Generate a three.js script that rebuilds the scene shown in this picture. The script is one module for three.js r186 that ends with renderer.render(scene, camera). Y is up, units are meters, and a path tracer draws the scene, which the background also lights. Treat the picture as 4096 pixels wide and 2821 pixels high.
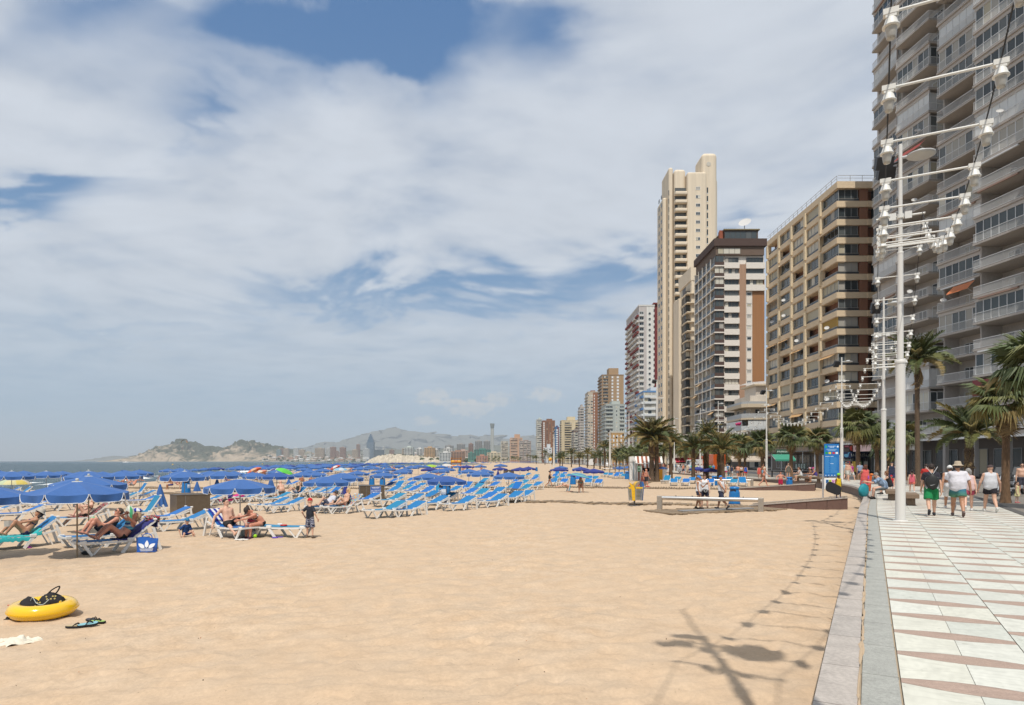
import * as THREE from 'three';
import { mergeGeometries, mergeVertices } from 'three/addons/utils/BufferGeometryUtils.js';
import { RoundedBoxGeometry } from 'three/addons/geometries/RoundedBoxGeometry.js';
import { createNoise2D, createNoise3D } from 'simplex-noise';

// ---------- camera, sky, sun, exposure ----------
const F = 2670, CX = 2048, HY = 1845, EYE = 1.75;          // focal length and horizon of the photograph (4096 x 2821)
const scene = new THREE.Scene();
const camera = new THREE.PerspectiveCamera(2 * Math.atan(HY / F) * 180 / Math.PI, 4096 / (2 * HY), 0.1, 60000);
camera.position.set(0, EYE, 0);
camera.lookAt(0, EYE, -10);
camera.setViewOffset(4096, 2 * HY, 0, 0, 4096, 2821);       // a shifted lens keeps verticals upright
const renderer = new THREE.WebGLRenderer({ antialias: true });
renderer.setSize(1024, 705);
renderer.toneMapping = THREE.LinearToneMapping;
renderer.toneMappingExposure = 0.97;
renderer.shadowMap.enabled = true;

function rngOf(seed) { let a = seed >>> 0; return () => { a = (a + 0x6D2B79F5) | 0; let t = Math.imul(a ^ (a >>> 15), 1 | a); t = (t + Math.imul(t ^ (t >>> 7), 61 | t)) ^ t; return ((t ^ (t >>> 14)) >>> 0) / 4294967296; }; }
const n2 = createNoise2D(rngOf(11)), n2b = createNoise2D(rngOf(12)), n3 = createNoise3D(rngOf(13));
const clamp = THREE.MathUtils.clamp, lerp = THREE.MathUtils.lerp, sstep = (a, b, x) => { const t = clamp((x - a) / (b - a), 0, 1); return t * t * (3 - 2 * t); };
function fbm(x, y, o = 4, f = n2) { let s = 0, a = 0.5; for (let i = 0; i < o; i++) { s += a * f(x, y); x = x * 2.03 + 17.1; y = y * 2.03 - 9.7; a *= 0.5; } return s; }

const SUN = new THREE.Vector3(-0.05, 0.862, 0.505).normalize();
const sun = new THREE.DirectionalLight(new THREE.Color().setRGB(1.0, 0.945, 0.86), 4.0);
sun.position.copy(SUN).multiplyScalar(300);
sun.target.position.set(0, 0, -40); sun.position.add(sun.target.position);
sun.castShadow = true;
sun.shadow.camera.left = -160; sun.shadow.camera.right = 160; sun.shadow.camera.top = 160; sun.shadow.camera.bottom = -160; sun.shadow.camera.far = 900; sun.shadow.mapSize.set(4096, 4096);
scene.add(sun, sun.target);

(function makeSky() {
const W = 4096, H = 2048, data = new Float32Array(W * H * 4);
const holes = [[-0.27, 0.655, 0.24, 0.06, -0.12, 0.95], [-0.21, 0.61, 0.1, 0.035, 0.5, 0.7], [-0.12, 0.69, 0.16, 0.04, 0.2, 0.6], [-0.44, 0.56, 0.12, 0.035, -0.55, 0.25], [-0.47, 0.5, 0.06, 0.03, -0.4, 0.35], [-0.15, 0.6, 0.06, 0.05, -0.6, 0.6],
[-0.735, 0.385, 0.07, 0.02, -0.05, 0.75], [-0.69, 0.4, 0.13, 0.013, 0.1, 0.3], [-0.2, 0.245, 0.26, 0.028, 0.03, 0.55], [0.1, 0.262, 0.2, 0.035, 0.12, 0.5], [0.2, 0.29, 0.07, 0.02, 0.1, 0.4],
[0.38, 0.25, 0.09, 0.06, 0.2, 0.5], [0.33, 0.34, 0.03, 0.025, 0.2, 0.4], [-0.55, 0.19, 0.2, 0.016, 0, 0.2], [-0.4, 0.68, 0.05, 0.04, 0.6, 0.35], [-0.66, 0.66, 0.12, 0.03, 0.5, 0.35], [0.03, 0.64, 0.05, 0.06, 0.4, 0.35]];
for (let row = 0; row < H; row++) {
const el = ((row + 0.5) / H - 0.5) * Math.PI, y = Math.sin(el), c = Math.cos(el);
for (let col = 0; col < W; col++) {
const k = (row * W + col) * 4;
data[k + 3] = 1;
if (y < -0.02) { data[k] = 0.3; data[k + 1] = 0.3; data[k + 2] = 0.28; continue; }
const az = ((col + 0.5) / W - 0.5) * 2 * Math.PI, x = c * Math.cos(az), z = c * Math.sin(az), yy = Math.max(y, 0);
const s = 1 / (yy + 0.1), px = x * s, pz = z * s;
const h = Math.exp(-yy * 3.2), h2 = Math.exp(-yy * 11);
let r = lerp(0.042, 0.36, h), g = lerp(0.14, 0.58, h), b = lerp(0.37, 0.80, h);
r = lerp(r, 0.40, h2); g = lerp(g, 0.50, h2); b = lerp(b, 0.585, h2);
const wx = px + 0.2 * n2(px * 0.7, pz * 0.7), wz = pz + 0.2 * n2b(px * 0.7 + 5, pz * 0.7);
const ca = 0.83, sa = 0.56, qx = wx * ca + wz * sa, qz = -wx * sa + wz * ca;
const broad = fbm(qx * 0.6 + 3.1, qz * 0.85 + 7.3, 4), strand = fbm(qx * 1.3, qz * 2.6, 5, n2b), fine = fbm(wx * 3.1, wz * 3.6, 6), patch = fbm(px * 1.6 + 9, pz * 1.9, 5, n2b);
let hole = 0;
if (z < -0.15) {
const u = x / -z, v = y / -z, hu = u + 0.05 * strand + 0.06 * fine, hv = v + 0.04 * strand + 0.02 * broad + 0.045 * fine;
for (const [a, bb, w, hh, t, d] of holes) { const du = hu - a, dv = hv - bb - t * du * 0.6; hole += d * Math.exp(-Math.pow((du / w) ** 2 + (dv / hh) ** 2, 0.85)); }
hole *= sstep(-0.15, -0.4, z);
} else hole = 0.45 * sstep(0.05, 0.5, broad);
let dens = 0.90 + 0.22 * broad + 0.15 * strand + 0.18 * fine + 0.24 * patch - 1.12 * hole;
dens = sstep(-0.02, 1.02, dens) * 0.93;
const low = sstep(0.0, 0.30, yy); dens *= lerp(0.2, 1, low) + 0.42 * (1 - low) * sstep(0.06, 0.16, yy);
const cb = 1 + 0.05 * fine + 0.06 * patch, cr = lerp(0.58, 0.67, low) * cb, cg = lerp(0.645, 0.715, low) * cb, cbb = lerp(0.71, 0.78, low) * cb;
r = lerp(r, cr, dens); g = lerp(g, cg, dens); b = lerp(b, cbb, dens);
if (z < -0.2 && yy < 0.2) {
const u = x / -z, v = y / -z;
for (const [a, bb, w, hh] of [[-0.116, 0.098, 0.03, 0.011], [-0.062, 0.078, 0.042, 0.016], [-0.02, 0.092, 0.025, 0.012], [-0.095, 0.088, 0.06, 0.006], [0.05, 0.1, 0.03, 0.012], [-0.13, 0.06, 0.02, 0.008]]) {
const q = ((u - a) / w) ** 2 + ((v - bb) / hh) ** 2 + 0.9 * fbm(u * 55, v * 90, 4), m = sstep(1.1, 0.1, q) * 0.5;
r = lerp(r, 0.72, m); g = lerp(g, 0.71, m); b = lerp(b, 0.70, m);
}
}
const cs = x * SUN.x + y * SUN.y + z * SUN.z, glow = 0.5 * Math.pow(Math.max(cs, 0), 12);
data[k] = r + glow; data[k + 1] = g + glow; data[k + 2] = b + glow * 0.95;
}
}
const t = new THREE.DataTexture(data, W, H, THREE.RGBAFormat, THREE.FloatType);
t.mapping = THREE.EquirectangularReflectionMapping; t.magFilter = THREE.LinearFilter; t.minFilter = THREE.LinearFilter; t.needsUpdate = true;
scene.background = t; scene.environment = t;
})();
scene.fog = new THREE.FogExp2(new THREE.Color().setRGB(0.80, 0.88, 0.95), 0.00007);

// ---------- helpers ----------
const V = (x, y, z) => new THREE.Vector3(x, y, z);
const RGB = (r, g, b) => new THREE.Color().setRGB(r, g, b);
const HEX = (h) => new THREE.Color(h);
const mats = new Map();
function mat(color, o = {}) {                                        // shared materials
const key = JSON.stringify([color, Object.entries(o).map(([k, v]) => [k, v?.uuid ?? v])]);
if (!mats.has(key)) {
const phys = ['transmission', 'clearcoat', 'sheen', 'specularIntensity'].some((k) => k in o);
const m = new (phys ? THREE.MeshPhysicalMaterial : THREE.MeshStandardMaterial)({ roughness: 0.7, metalness: 0, side: THREE.DoubleSide, ...o });
m.color = Array.isArray(color) ? RGB(...color) : HEX(color);
mats.set(key, m);
}
return mats.get(key);
}
const taken = new Map();
function numbered(n) { const k = taken.get(n) ?? 0; taken.set(n, k + 1); return k ? `${n}_${String(k).padStart(3, '0')}` : n; }
function M(name, geo, m, parent) { const o = new THREE.Mesh(geo, m); o.name = name; o.castShadow = o.receiveShadow = true; (parent ?? scene).add(o); return o; }
function part(name, geo, m, parent, x = 0, y = 0, z = 0, ry = 0) { const o = M(name, geo, m, parent); o.position.set(x, y, z); o.rotation.y = ry; return o; }
function thing(name, label, category, pos = [0, 0, 0], ry = 0, group) {
const o = new THREE.Group(); o.name = numbered(name); o.position.set(...pos); o.rotation.y = ry;
o.userData = { label, category }; if (group) o.userData.group = group;
scene.add(o); return o;
}
function single(name, label, category, geo, m, pos = [0, 0, 0], ry = 0, group) {
const o = M(numbered(name), geo, m); o.position.set(...pos); o.rotation.y = ry; o.userData = { label, category }; if (group) o.userData.group = group; return o;
}
function struct(name, geo, m) { const o = M(numbered(name), geo, m); o.userData = { kind: 'structure' }; return o; }
function copyOf(root, pos, ry, label, group) { const r = root.clone(); r.name = numbered(root.name.replace(/_\d{3}$/, '')); r.position.set(...pos); r.rotation.y = ry; r.userData = { ...root.userData, label: label ?? root.userData.label }; if (group) r.userData.group = group; scene.add(r); return r; }
function mg(list) {
const l = list.filter(Boolean).map((g) => { let q = g.index ? g.toNonIndexed() : g; q = q === g ? g.clone() : q; for (const k of Object.keys(q.attributes)) if (!['position', 'normal', 'uv'].includes(k)) q.deleteAttribute(k); if (!q.attributes.uv) q.setAttribute('uv', new THREE.BufferAttribute(new Float32Array(q.attributes.position.count * 2), 2)); q.clearGroups(); q.morphAttributes = {}; return q; });
return mergeGeometries(l, false);
}
function box(w, h, d, x = 0, y = 0, z = 0, ry = 0, rx = 0, rz = 0) { const g = new THREE.BoxGeometry(w, h, d); if (rx) g.rotateX(rx); if (rz) g.rotateZ(rz); if (ry) g.rotateY(ry); g.translate(x, y, z); return g; }
function rbox(w, h, d, r, x = 0, y = 0, z = 0, ry = 0) { const g = new RoundedBoxGeometry(w, h, d, 2, r); if (ry) g.rotateY(ry); g.translate(x, y, z); return g; }
const UPV = V(0, 1, 0);
function bar(a, b, r0, r1 = r0, seg = 6, open = false) {             // round bar from a to b
const d = b.clone().sub(a), L = d.length(), g = new THREE.CylinderGeometry(r1, r0, L, seg, 1, open);
g.translate(0, L / 2, 0); g.applyQuaternion(new THREE.Quaternion().setFromUnitVectors(UPV, d.normalize())); g.translate(a.x, a.y, a.z); return g;
}
function flat(a, b, w, t, up = UPV) {                                // flat bar from a to b: w across, t thick
const d = b.clone().sub(a), L = d.length(); d.normalize();
const s = new THREE.Vector3().crossVectors(up, d).normalize(), n = new THREE.Vector3().crossVectors(d, s);
const g = new THREE.BoxGeometry(w, t, L); g.applyMatrix4(new THREE.Matrix4().makeBasis(s, n, d)); g.translate((a.x + b.x) / 2, (a.y + b.y) / 2, (a.z + b.z) / 2); return g;
}
function cyl(r0, r1, h, seg, x = 0, y = 0, z = 0) { const g = new THREE.CylinderGeometry(r1, r0, h, seg); g.translate(x, y + h / 2, z); return g; }
function lathe(pts, seg = 24) { return new THREE.LatheGeometry(pts.map(([x, y]) => new THREE.Vector2(x, y)), seg); }
function grid(nu, nv, f, uvf) {                                      // sheet from f(u, v) -> [x, y, z]
const p = [], uv = [], ix = [];
for (let j = 0; j <= nv; j++) for (let i = 0; i <= nu; i++) { const a = f(i / nu, j / nv); p.push(...a); uv.push(...(uvf ? uvf(i / nu, j / nv, a) : [i / nu, j / nv])); }
for (let j = 0; j < nv; j++) for (let i = 0; i < nu; i++) { const a = j * (nu + 1) + i, b = a + 1, c = a + nu + 1, d = c + 1; ix.push(a, b, d, a, d, c); }
const g = new THREE.BufferGeometry(); g.setAttribute('position', new THREE.Float32BufferAttribute(p, 3)); g.setAttribute('uv', new THREE.Float32BufferAttribute(uv, 2)); g.setIndex(ix); g.computeVertexNormals(); return g;
}
function poly(pts, h, y = 0) {                                       // plan outline [x, z] pulled up by h
const s = new THREE.Shape(pts.map(([x, z]) => new THREE.Vector2(x, -z))), g = new THREE.ExtrudeGeometry(s, { depth: h, bevelEnabled: false }); g.rotateX(-Math.PI / 2); g.translate(0, y, 0); return g;
}
function texture(n, f, { srgb = true, repeat = 1, m = n } = {}) {    // f(u, v) -> [r, g, b] 0..1
const d = new Uint8Array(n * m * 4);
for (let j = 0; j < m; j++) for (let i = 0; i < n; i++) { const c = f(i / n, j / m), k = (j * n + i) * 4; d[k] = clamp(c[0], 0, 1) * 255; d[k + 1] = clamp(c[1], 0, 1) * 255; d[k + 2] = clamp(c[2], 0, 1) * 255; d[k + 3] = 255; }
const t = new THREE.DataTexture(d, n, m); t.wrapS = t.wrapT = THREE.RepeatWrapping; t.magFilter = THREE.LinearFilter; t.minFilter = THREE.LinearMipmapLinearFilter; if (srgb) t.colorSpace = THREE.SRGBColorSpace; t.repeat.set(repeat, repeat); t.needsUpdate = true; return t;
}
function canvasTex(w, h, draw) { const c = document.createElement('canvas'); c.width = w; c.height = h; const x = c.getContext('2d'); draw(x, w, h); const t = new THREE.CanvasTexture(c); t.colorSpace = THREE.SRGBColorSpace; return t; }
function tile(f, per) { return (u, v) => { const wu = sstep(0, 1, u), wv = sstep(0, 1, v); return lerp(lerp(f(u * per, v * per), f((u - 1) * per, v * per), wu), lerp(f(u * per, (v - 1) * per), f((u - 1) * per, (v - 1) * per), wu), wv); }; }
const SANDY = -0.6;
const shorePts = [[-75, 60], [-70, 0], [-66, -60], [-67, -100], [-77, -170], [-88, -250], [-88, -330], [-80, -420], [-50, -540], [-20, -680], [-30, -900], [-70, -1200], [-120, -1500], [-160, -1700]];
function shoreX(z) { for (let i = 0; i < shorePts.length - 1; i++) { const [x0, z0] = shorePts[i], [x1, z1] = shorePts[i + 1]; if (z <= z0 && z >= z1) return lerp(x0, x1, sstep(0, 1, (z0 - z) / (z0 - z1)) * 0.5 + 0.5 * (z0 - z) / (z0 - z1)); } return z > 60 ? -85 : -160; }
const SEA = -2.3;
function beachY(x, z) { const d = x - shoreX(z); return d > 70 ? SANDY : d > 20 ? lerp(-1.05, SANDY, (d - 20) / 50) : d > 0 ? lerp(SEA, -1.05, d / 20) : Math.max(SEA + d * 0.06, -6); }
function sandLumps(x, z) {
const d = -z; if (d > 120 || d < 0) return 0;
const f = sstep(120, 30, d), wx = x + 0.25 * n2(x * 0.8, z * 0.8);
let h = 0.035 * n2(x * 0.35, z * 0.35) + 0.02 * n2b(wx * 1.3 + 4, z * 1.9);
const rip = n2(x * 1.1 + z * 0.25, z * 3.4 - x * 0.8); h += 0.024 * (1 - Math.abs(rip)) + 0.013 * n2b(wx * 2.6, z * 4.5) + 0.004 * n2(x * 8, z * 9);
if (d < 60) { const c = 0.42, i0 = Math.floor(x / c), j0 = Math.floor(z / c); for (let i = i0 - 1; i <= i0 + 1; i++) for (let j = j0 - 1; j <= j0 + 1; j++) { const q = Math.sin(i * 127.1 + j * 311.7) * 43758.5453, a = q - Math.floor(q), b = (a * 57.3) % 1, e = (a * 91.7) % 1; if (a < 0.55 + 0.5 * n2(i * 0.09, j * 0.09)) { const t = e * 6.28, dx = x - (i + b) * c, dz = z - (j + e) * c, u = (dx * Math.cos(t) + dz * Math.sin(t)) / 0.17, v = (-dx * Math.sin(t) + dz * Math.cos(t)) / 0.095, r = u * u + v * v; h -= (0.03 * Math.exp(-r * r) - 0.011 * Math.exp(-Math.pow(r - 1.9, 2))) * (0.4 + 0.6 * b); } } }
return h * f;
}
function sandY(x, z) { return beachY(x, z) + sandLumps(x, z) - 0.02; }
function G(px, py, level) { const t = (EYE - level) / ((py - HY) / F); return V((px - CX) / F * t, level, -t); }
function S(px, py) { let p = G(px, py, SANDY); for (let i = 0; i < 6; i++) p = G(px, py, beachY(p.x, p.z) * 0.5 + p.y * 0.5); p.y = sandY(p.x, p.z); return p; }
function At(px, py, d) { return V((px - CX) / F * d, EYE + (HY - py) / F * d, -d); }

// ---------- beach ----------
const sandTex = (() => {
const a = tile((x, y) => n2(x, y), 6), b = tile((x, y) => n2b(x, y), 22), c = tile((x, y) => n2(x + 40, y), 70), r = rngOf(5), N = 1024, sp = new Float32Array(N * N);
for (let i = 0; i < 900; i++) sp[Math.floor(r() * N * N)] = r() < 0.7 ? -0.32 : 0.22;
for (let i = 0; i < 60; i++) { const k = Math.floor(r() * N * N); sp[k] = sp[k + 1] = sp[k + N] = -0.4; }
return texture(N, (u, v) => { const k = Math.floor(v * N) * N + Math.floor(u * N), n = 1 + 0.035 * a(u, v) + 0.03 * b(u, v) + 0.035 * c(u, v) + (r() - 0.5) * 0.05 + sp[k], w = 0.012 * a(v, u); return [0.852 * n + w, 0.75 * n, 0.63 * n - w]; });
})();
const sandBump = (() => { const b = tile((x, y) => n2b(x, y), 26), c = tile((x, y) => n2(x + 40, y), 90), r = rngOf(6); return texture(512, (u, v) => { const n = 0.5 + 0.22 * b(u, v) + 0.12 * c(u, v) + (r() - 0.5) * 0.12; return [n, n, n]; }, { srgb: false }); })();
(function beach() {
const xs = [], zs = [];
for (let x = -12; x <= 9; x += 0.075) xs.push(x);
let st = 0.075, x = 9; while (x < 90) { st = Math.min(st * 1.07, 6); x += st; xs.push(x); }
st = 0.075; x = -12; const lo = []; while (x > -330) { st = Math.min(st * 1.035, 9); x -= st; lo.push(x); }
xs.unshift(...lo.reverse());
let z = 14; while (z > -5) { z -= 0.5; zs.push(z); }
st = 0.05; while (z > -1900) { st = Math.min(Math.max(0.05, -z * 0.0085), 30); z -= st; zs.push(z); }
const p = new Float32Array(xs.length * zs.length * 3), uv = new Float32Array(xs.length * zs.length * 2), ix = [], w = xs.length;
zs.forEach((zz, j) => xs.forEach((xx, i) => { const k = j * w + i; p[k * 3] = xx; p[k * 3 + 1] = sandY(xx, zz); p[k * 3 + 2] = zz; uv[k * 2] = xx / 5; uv[k * 2 + 1] = zz / 5; }));
for (let j = 0; j < zs.length - 1; j++) for (let i = 0; i < w - 1; i++) { const a = j * w + i; ix.push(a, a + 1, a + w + 1, a, a + w + 1, a + w); }
const g = new THREE.BufferGeometry(); g.setAttribute('position', new THREE.BufferAttribute(p, 3)); g.setAttribute('uv', new THREE.BufferAttribute(uv, 2)); g.setIndex(ix); g.computeVertexNormals();
const pos = g.attributes.normal; for (let i = 0; i < pos.count; i++) if (pos.getY(i) < 0) pos.setXYZ(i, -pos.getX(i), -pos.getY(i), -pos.getZ(i));
const m = new THREE.MeshStandardMaterial({ map: sandTex, bumpMap: sandBump, bumpScale: 0.012, roughness: 0.95, side: THREE.DoubleSide }); m.color = RGB(0.715, 0.705, 0.70);
struct('sand_beach', g, m);
})();
// ---------- sea ----------
const seaBump = (() => { const a = tile((x, y) => n2(x, y * 1.0), 9), b = tile((x, y) => n2b(x, y), 27), c = tile((x, y) => n2(x + 9, y), 64); return texture(1024, (u, v) => { const n = 0.5 + 0.2 * a(u, v) + 0.16 * (1 - 2 * Math.abs(b(u, v))) + 0.08 * c(u, v); return [n, n, n]; }, { srgb: false }); })();
(function sea() {
const zs = [], xs = [];
let z = 80; while (z > -45000) { zs.push(z); z -= Math.max(6, Math.abs(z) * 0.06); }
for (const a of [-45000, -20000, -9000, -4000, -2000, -1200, -700]) xs.push(a);
for (let a = -400; a <= 120; a += 10) xs.push(a);
for (const a of [400, 1500, 6000, 20000, 45000]) xs.push(a);
const p = [], uv = [], ix = [], w = xs.length;
for (const zz of zs) for (const xx of xs) { const f = sstep(1500, 100, Math.hypot(xx, zz)); p.push(xx, SEA + f * (0.10 * n2(xx * 0.02, zz * 0.06)), zz); uv.push(xx / 26, zz / 17); }
for (let j = 0; j < zs.length - 1; j++) for (let i = 0; i < w - 1; i++) { const a = j * w + i; ix.push(a, a + 1, a + w + 1, a, a + w + 1, a + w); }
const g = new THREE.BufferGeometry(); g.setAttribute('position', new THREE.Float32BufferAttribute(p, 3)); g.setAttribute('uv', new THREE.Float32BufferAttribute(uv, 2)); g.setIndex(ix); g.computeVertexNormals();
const pos = g.attributes.normal; for (let i = 0; i < pos.count; i++) if (pos.getY(i) < 0) pos.setXYZ(i, -pos.getX(i), -pos.getY(i), -pos.getZ(i));
const m = new THREE.MeshPhysicalMaterial({ roughness: 0.2, bumpMap: seaBump, bumpScale: 1.6, specularIntensity: 1, ior: 1.33, side: THREE.DoubleSide }); m.color = RGB(0.012, 0.06, 0.085);
struct('sea', g, m);
const foam = mat([0.85, 0.87, 0.87], { roughness: 0.95 });
const r = rngOf(21), list = [];
for (let k = 0; k < 26; k++) {
const z0 = -60 - k * 22 - r() * 14, L = 14 + r() * 26, off = -7 - r() * 12, wd = 0.8 + r() * 1.8;
list.push(grid(28, 4, (u, v) => { const zz = z0 - u * L, e = Math.sin(u * Math.PI), n = n2(zz * 0.3, k), x = shoreX(zz) + off + 2.2 * n2(zz * 0.05, k * 3); return [x + (v - 0.5) * wd * e * (1 + 0.8 * n), SEA + 0.06 + 0.32 * e * Math.sin(v * Math.PI) * (1 + 0.5 * n), zz]; }));
}
const o = struct('surf_foam', mg(list), foam); o.userData = { kind: 'stuff', label: 'white foam of small waves breaking along the shore', category: 'surf' };
})();
{ const r = rngOf(23), n = 300, o = new THREE.InstancedMesh(new THREE.IcosahedronGeometry(1, 0), mat([1, 1, 1], { roughness: 0.9 }), n), m = new THREE.Matrix4(), cs = [[0.06, 0.035, 0.02], [0.12, 0.07, 0.04], [0.5, 0.46, 0.4], [0.03, 0.025, 0.02], [0.4, 0.14, 0.04]]; for (let i = 0; i < n; i++) { const z = -4.5 - Math.pow(r(), 1.7) * 34, x = lerp(-0.78 * -z, (-z - 6) * 0.5 + 1.5, r()), k = 0.003 + 0.006 * r() * r(); m.compose(V(x, sandY(x, z) + k * 0.3, z), new THREE.Quaternion().setFromEuler(new THREE.Euler(r() * 6, r() * 6, r() * 6)), V(k * (1 + 2 * r()), k * 0.7, k)); o.setMatrixAt(i, m); o.setColorAt(i, RGB(...cs[Math.floor(r() * 5)])); } o.name = 'sand_debris'; o.userData = { kind: 'stuff', label: 'tiny bits of weed and shell scattered on the sand', category: 'debris' }; scene.add(o); }

// ---------- promenade ----------
const kerbCurve = new THREE.CatmullRomCurve3([[-11.98, 21.68], [-7.27, 12.85], [2.152, -4.787], [11.6, -22.4], [21.0, -40.1], [24.9, -50], [27.3, -62], [28.6, -76], [29.1, -92], [29.6, -112], [30.8, -140], [34, -200], [39, -290], [43, -400], [42, -560], [28, -760], [0, -1000], [-60, -1400], [-90, -1620]].map(([x, z]) => V(x, 0, z)), false, 'centripetal');
const kerb = (() => { const N = 4000, pts = kerbCurve.getPoints(N), L = [0]; for (let i = 1; i <= N; i++) L.push(L[i - 1] + pts[i].distanceTo(pts[i - 1])); return { pts, L }; })();
const promLevel = (z) => -0.35 * sstep(60, 84, -z);
let kerbAt = 0;
function PT(s, w = 0, dy = 0) {                                       // s metres along the kerb, w metres inland
const { pts, L } = kerb; let i = kerbAt; if (L[i] > s) i = 0; while (i < L.length - 2 && L[i + 1] < s) i++; kerbAt = i;
const t = (s - L[i]) / (L[i + 1] - L[i]), a = pts[i], b = pts[i + 1], dx = (b.x - a.x), dz = (b.z - a.z), l = Math.hypot(dx, dz), z = lerp(a.z, b.z, t);
return V(lerp(a.x, b.x, t) - dz / l * w, promLevel(z) + dy, z + dx / l * w);
}
function headAt(s) { const a = PT(s), b = PT(s + 0.05); return Math.atan2(-(b.x - a.x), -(b.z - a.z)); }   // turn about y of an object whose -z looks along the kerb
const S0 = (() => { let best = 0, bd = 1e9; for (let s = 0; s < 60; s += 0.02) { const d = Math.abs(PT(s).z + 4.787); if (d < bd) { bd = d; best = s; } } return best; })();   // where the kerb enters the picture
function strip(s0, s1, w0, w1, y, n, uvk = 0.2, nw = 1) { return grid(n, nw, (u, v) => { const p = PT(lerp(s0, s1, u), lerp(w0, w1, v), y); return [p.x, p.y, p.z]; }, (u, v) => [lerp(s0, s1, u) * uvk, lerp(w0, w1, v) * uvk]); }
const speckle = (a, b, c, k, seed) => { const r = rngOf(seed), f = tile((x, y) => n2(x, y), 5), h = tile((x, y) => n2b(x, y), 30); return texture(512, (u, v) => { const n = 1 + k * (r() - 0.5) + 0.05 * f(u, v) + 0.06 * h(u, v); return [a * n, b * n, c * n]; }); };
const graniteTex = speckle(0.67, 0.675, 0.655, 0.22, 31), copingTex = speckle(0.66, 0.632, 0.605, 0.12, 32), redTex = speckle(0.64, 0.56, 0.51, 0.30, 33), greyTex = speckle(0.62, 0.60, 0.57, 0.12, 34), asphaltTex = speckle(0.36, 0.36, 0.37, 0.2, 35);
const marbleTex = [41, 42, 43].map((seed) => { const f = createNoise2D(rngOf(seed)), g = tile((x, y) => f(x * 0.4, y * 2.2), 4), h = tile((x, y) => f(x + 8, y * 3), 9), r = rngOf(seed + 5), sp = [...Array(26)].map(() => [r(), r(), 0.003 + 0.012 * r() * r(), r()]); return texture(512, (u, v) => { const w = 1 - Math.abs(g(u, v)), vein = Math.pow(w, 7) * 0.10 * (0.5 + 0.5 * h(u, v)), st = sp.reduce((a, [x, y, q, k]) => Math.hypot(u - x, v - y) < q ? a + 0.05 + 0.1 * k : a, 0), n = 1 - vein - st + 0.03 * h(v, u) + 0.025 * g(v * 1.0, u) + (r() - 0.5) * 0.015; return [0.85 * n, 0.85 * n, 0.82 * n - 0.01 - st * 0.1]; }); });
const texMat = (t, c, rough, extra = {}) => { const m = new THREE.MeshStandardMaterial({ map: t, roughness: rough, side: THREE.DoubleSide, ...extra }); m.color = RGB(...c); return m; };
const marbleM = [[0.97, 0.97, 0.97], [0.90, 0.905, 0.91], [0.95, 0.94, 0.91], [0.86, 0.88, 0.88]].map((c, i) => texMat(marbleTex[i % 3], c, 0.42)), redM = texMat(redTex, [1, 0.98, 0.97], 0.7), graniteM = texMat(graniteTex, [0.80, 0.79, 0.77], 0.75), copingM = [[1, 0.99, 0.98], [0.92, 0.92, 0.92], [0.97, 0.95, 0.93]].map((c) => texMat(copingTex, c, 0.85)), greyM = texMat(greyTex, [0.55, 0.53, 0.51], 0.85), asphaltM = texMat(asphaltTex, [0.75, 0.75, 0.77], 0.9), wallM = texMat(copingTex, [0.36, 0.31, 0.31], 0.85);
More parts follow.
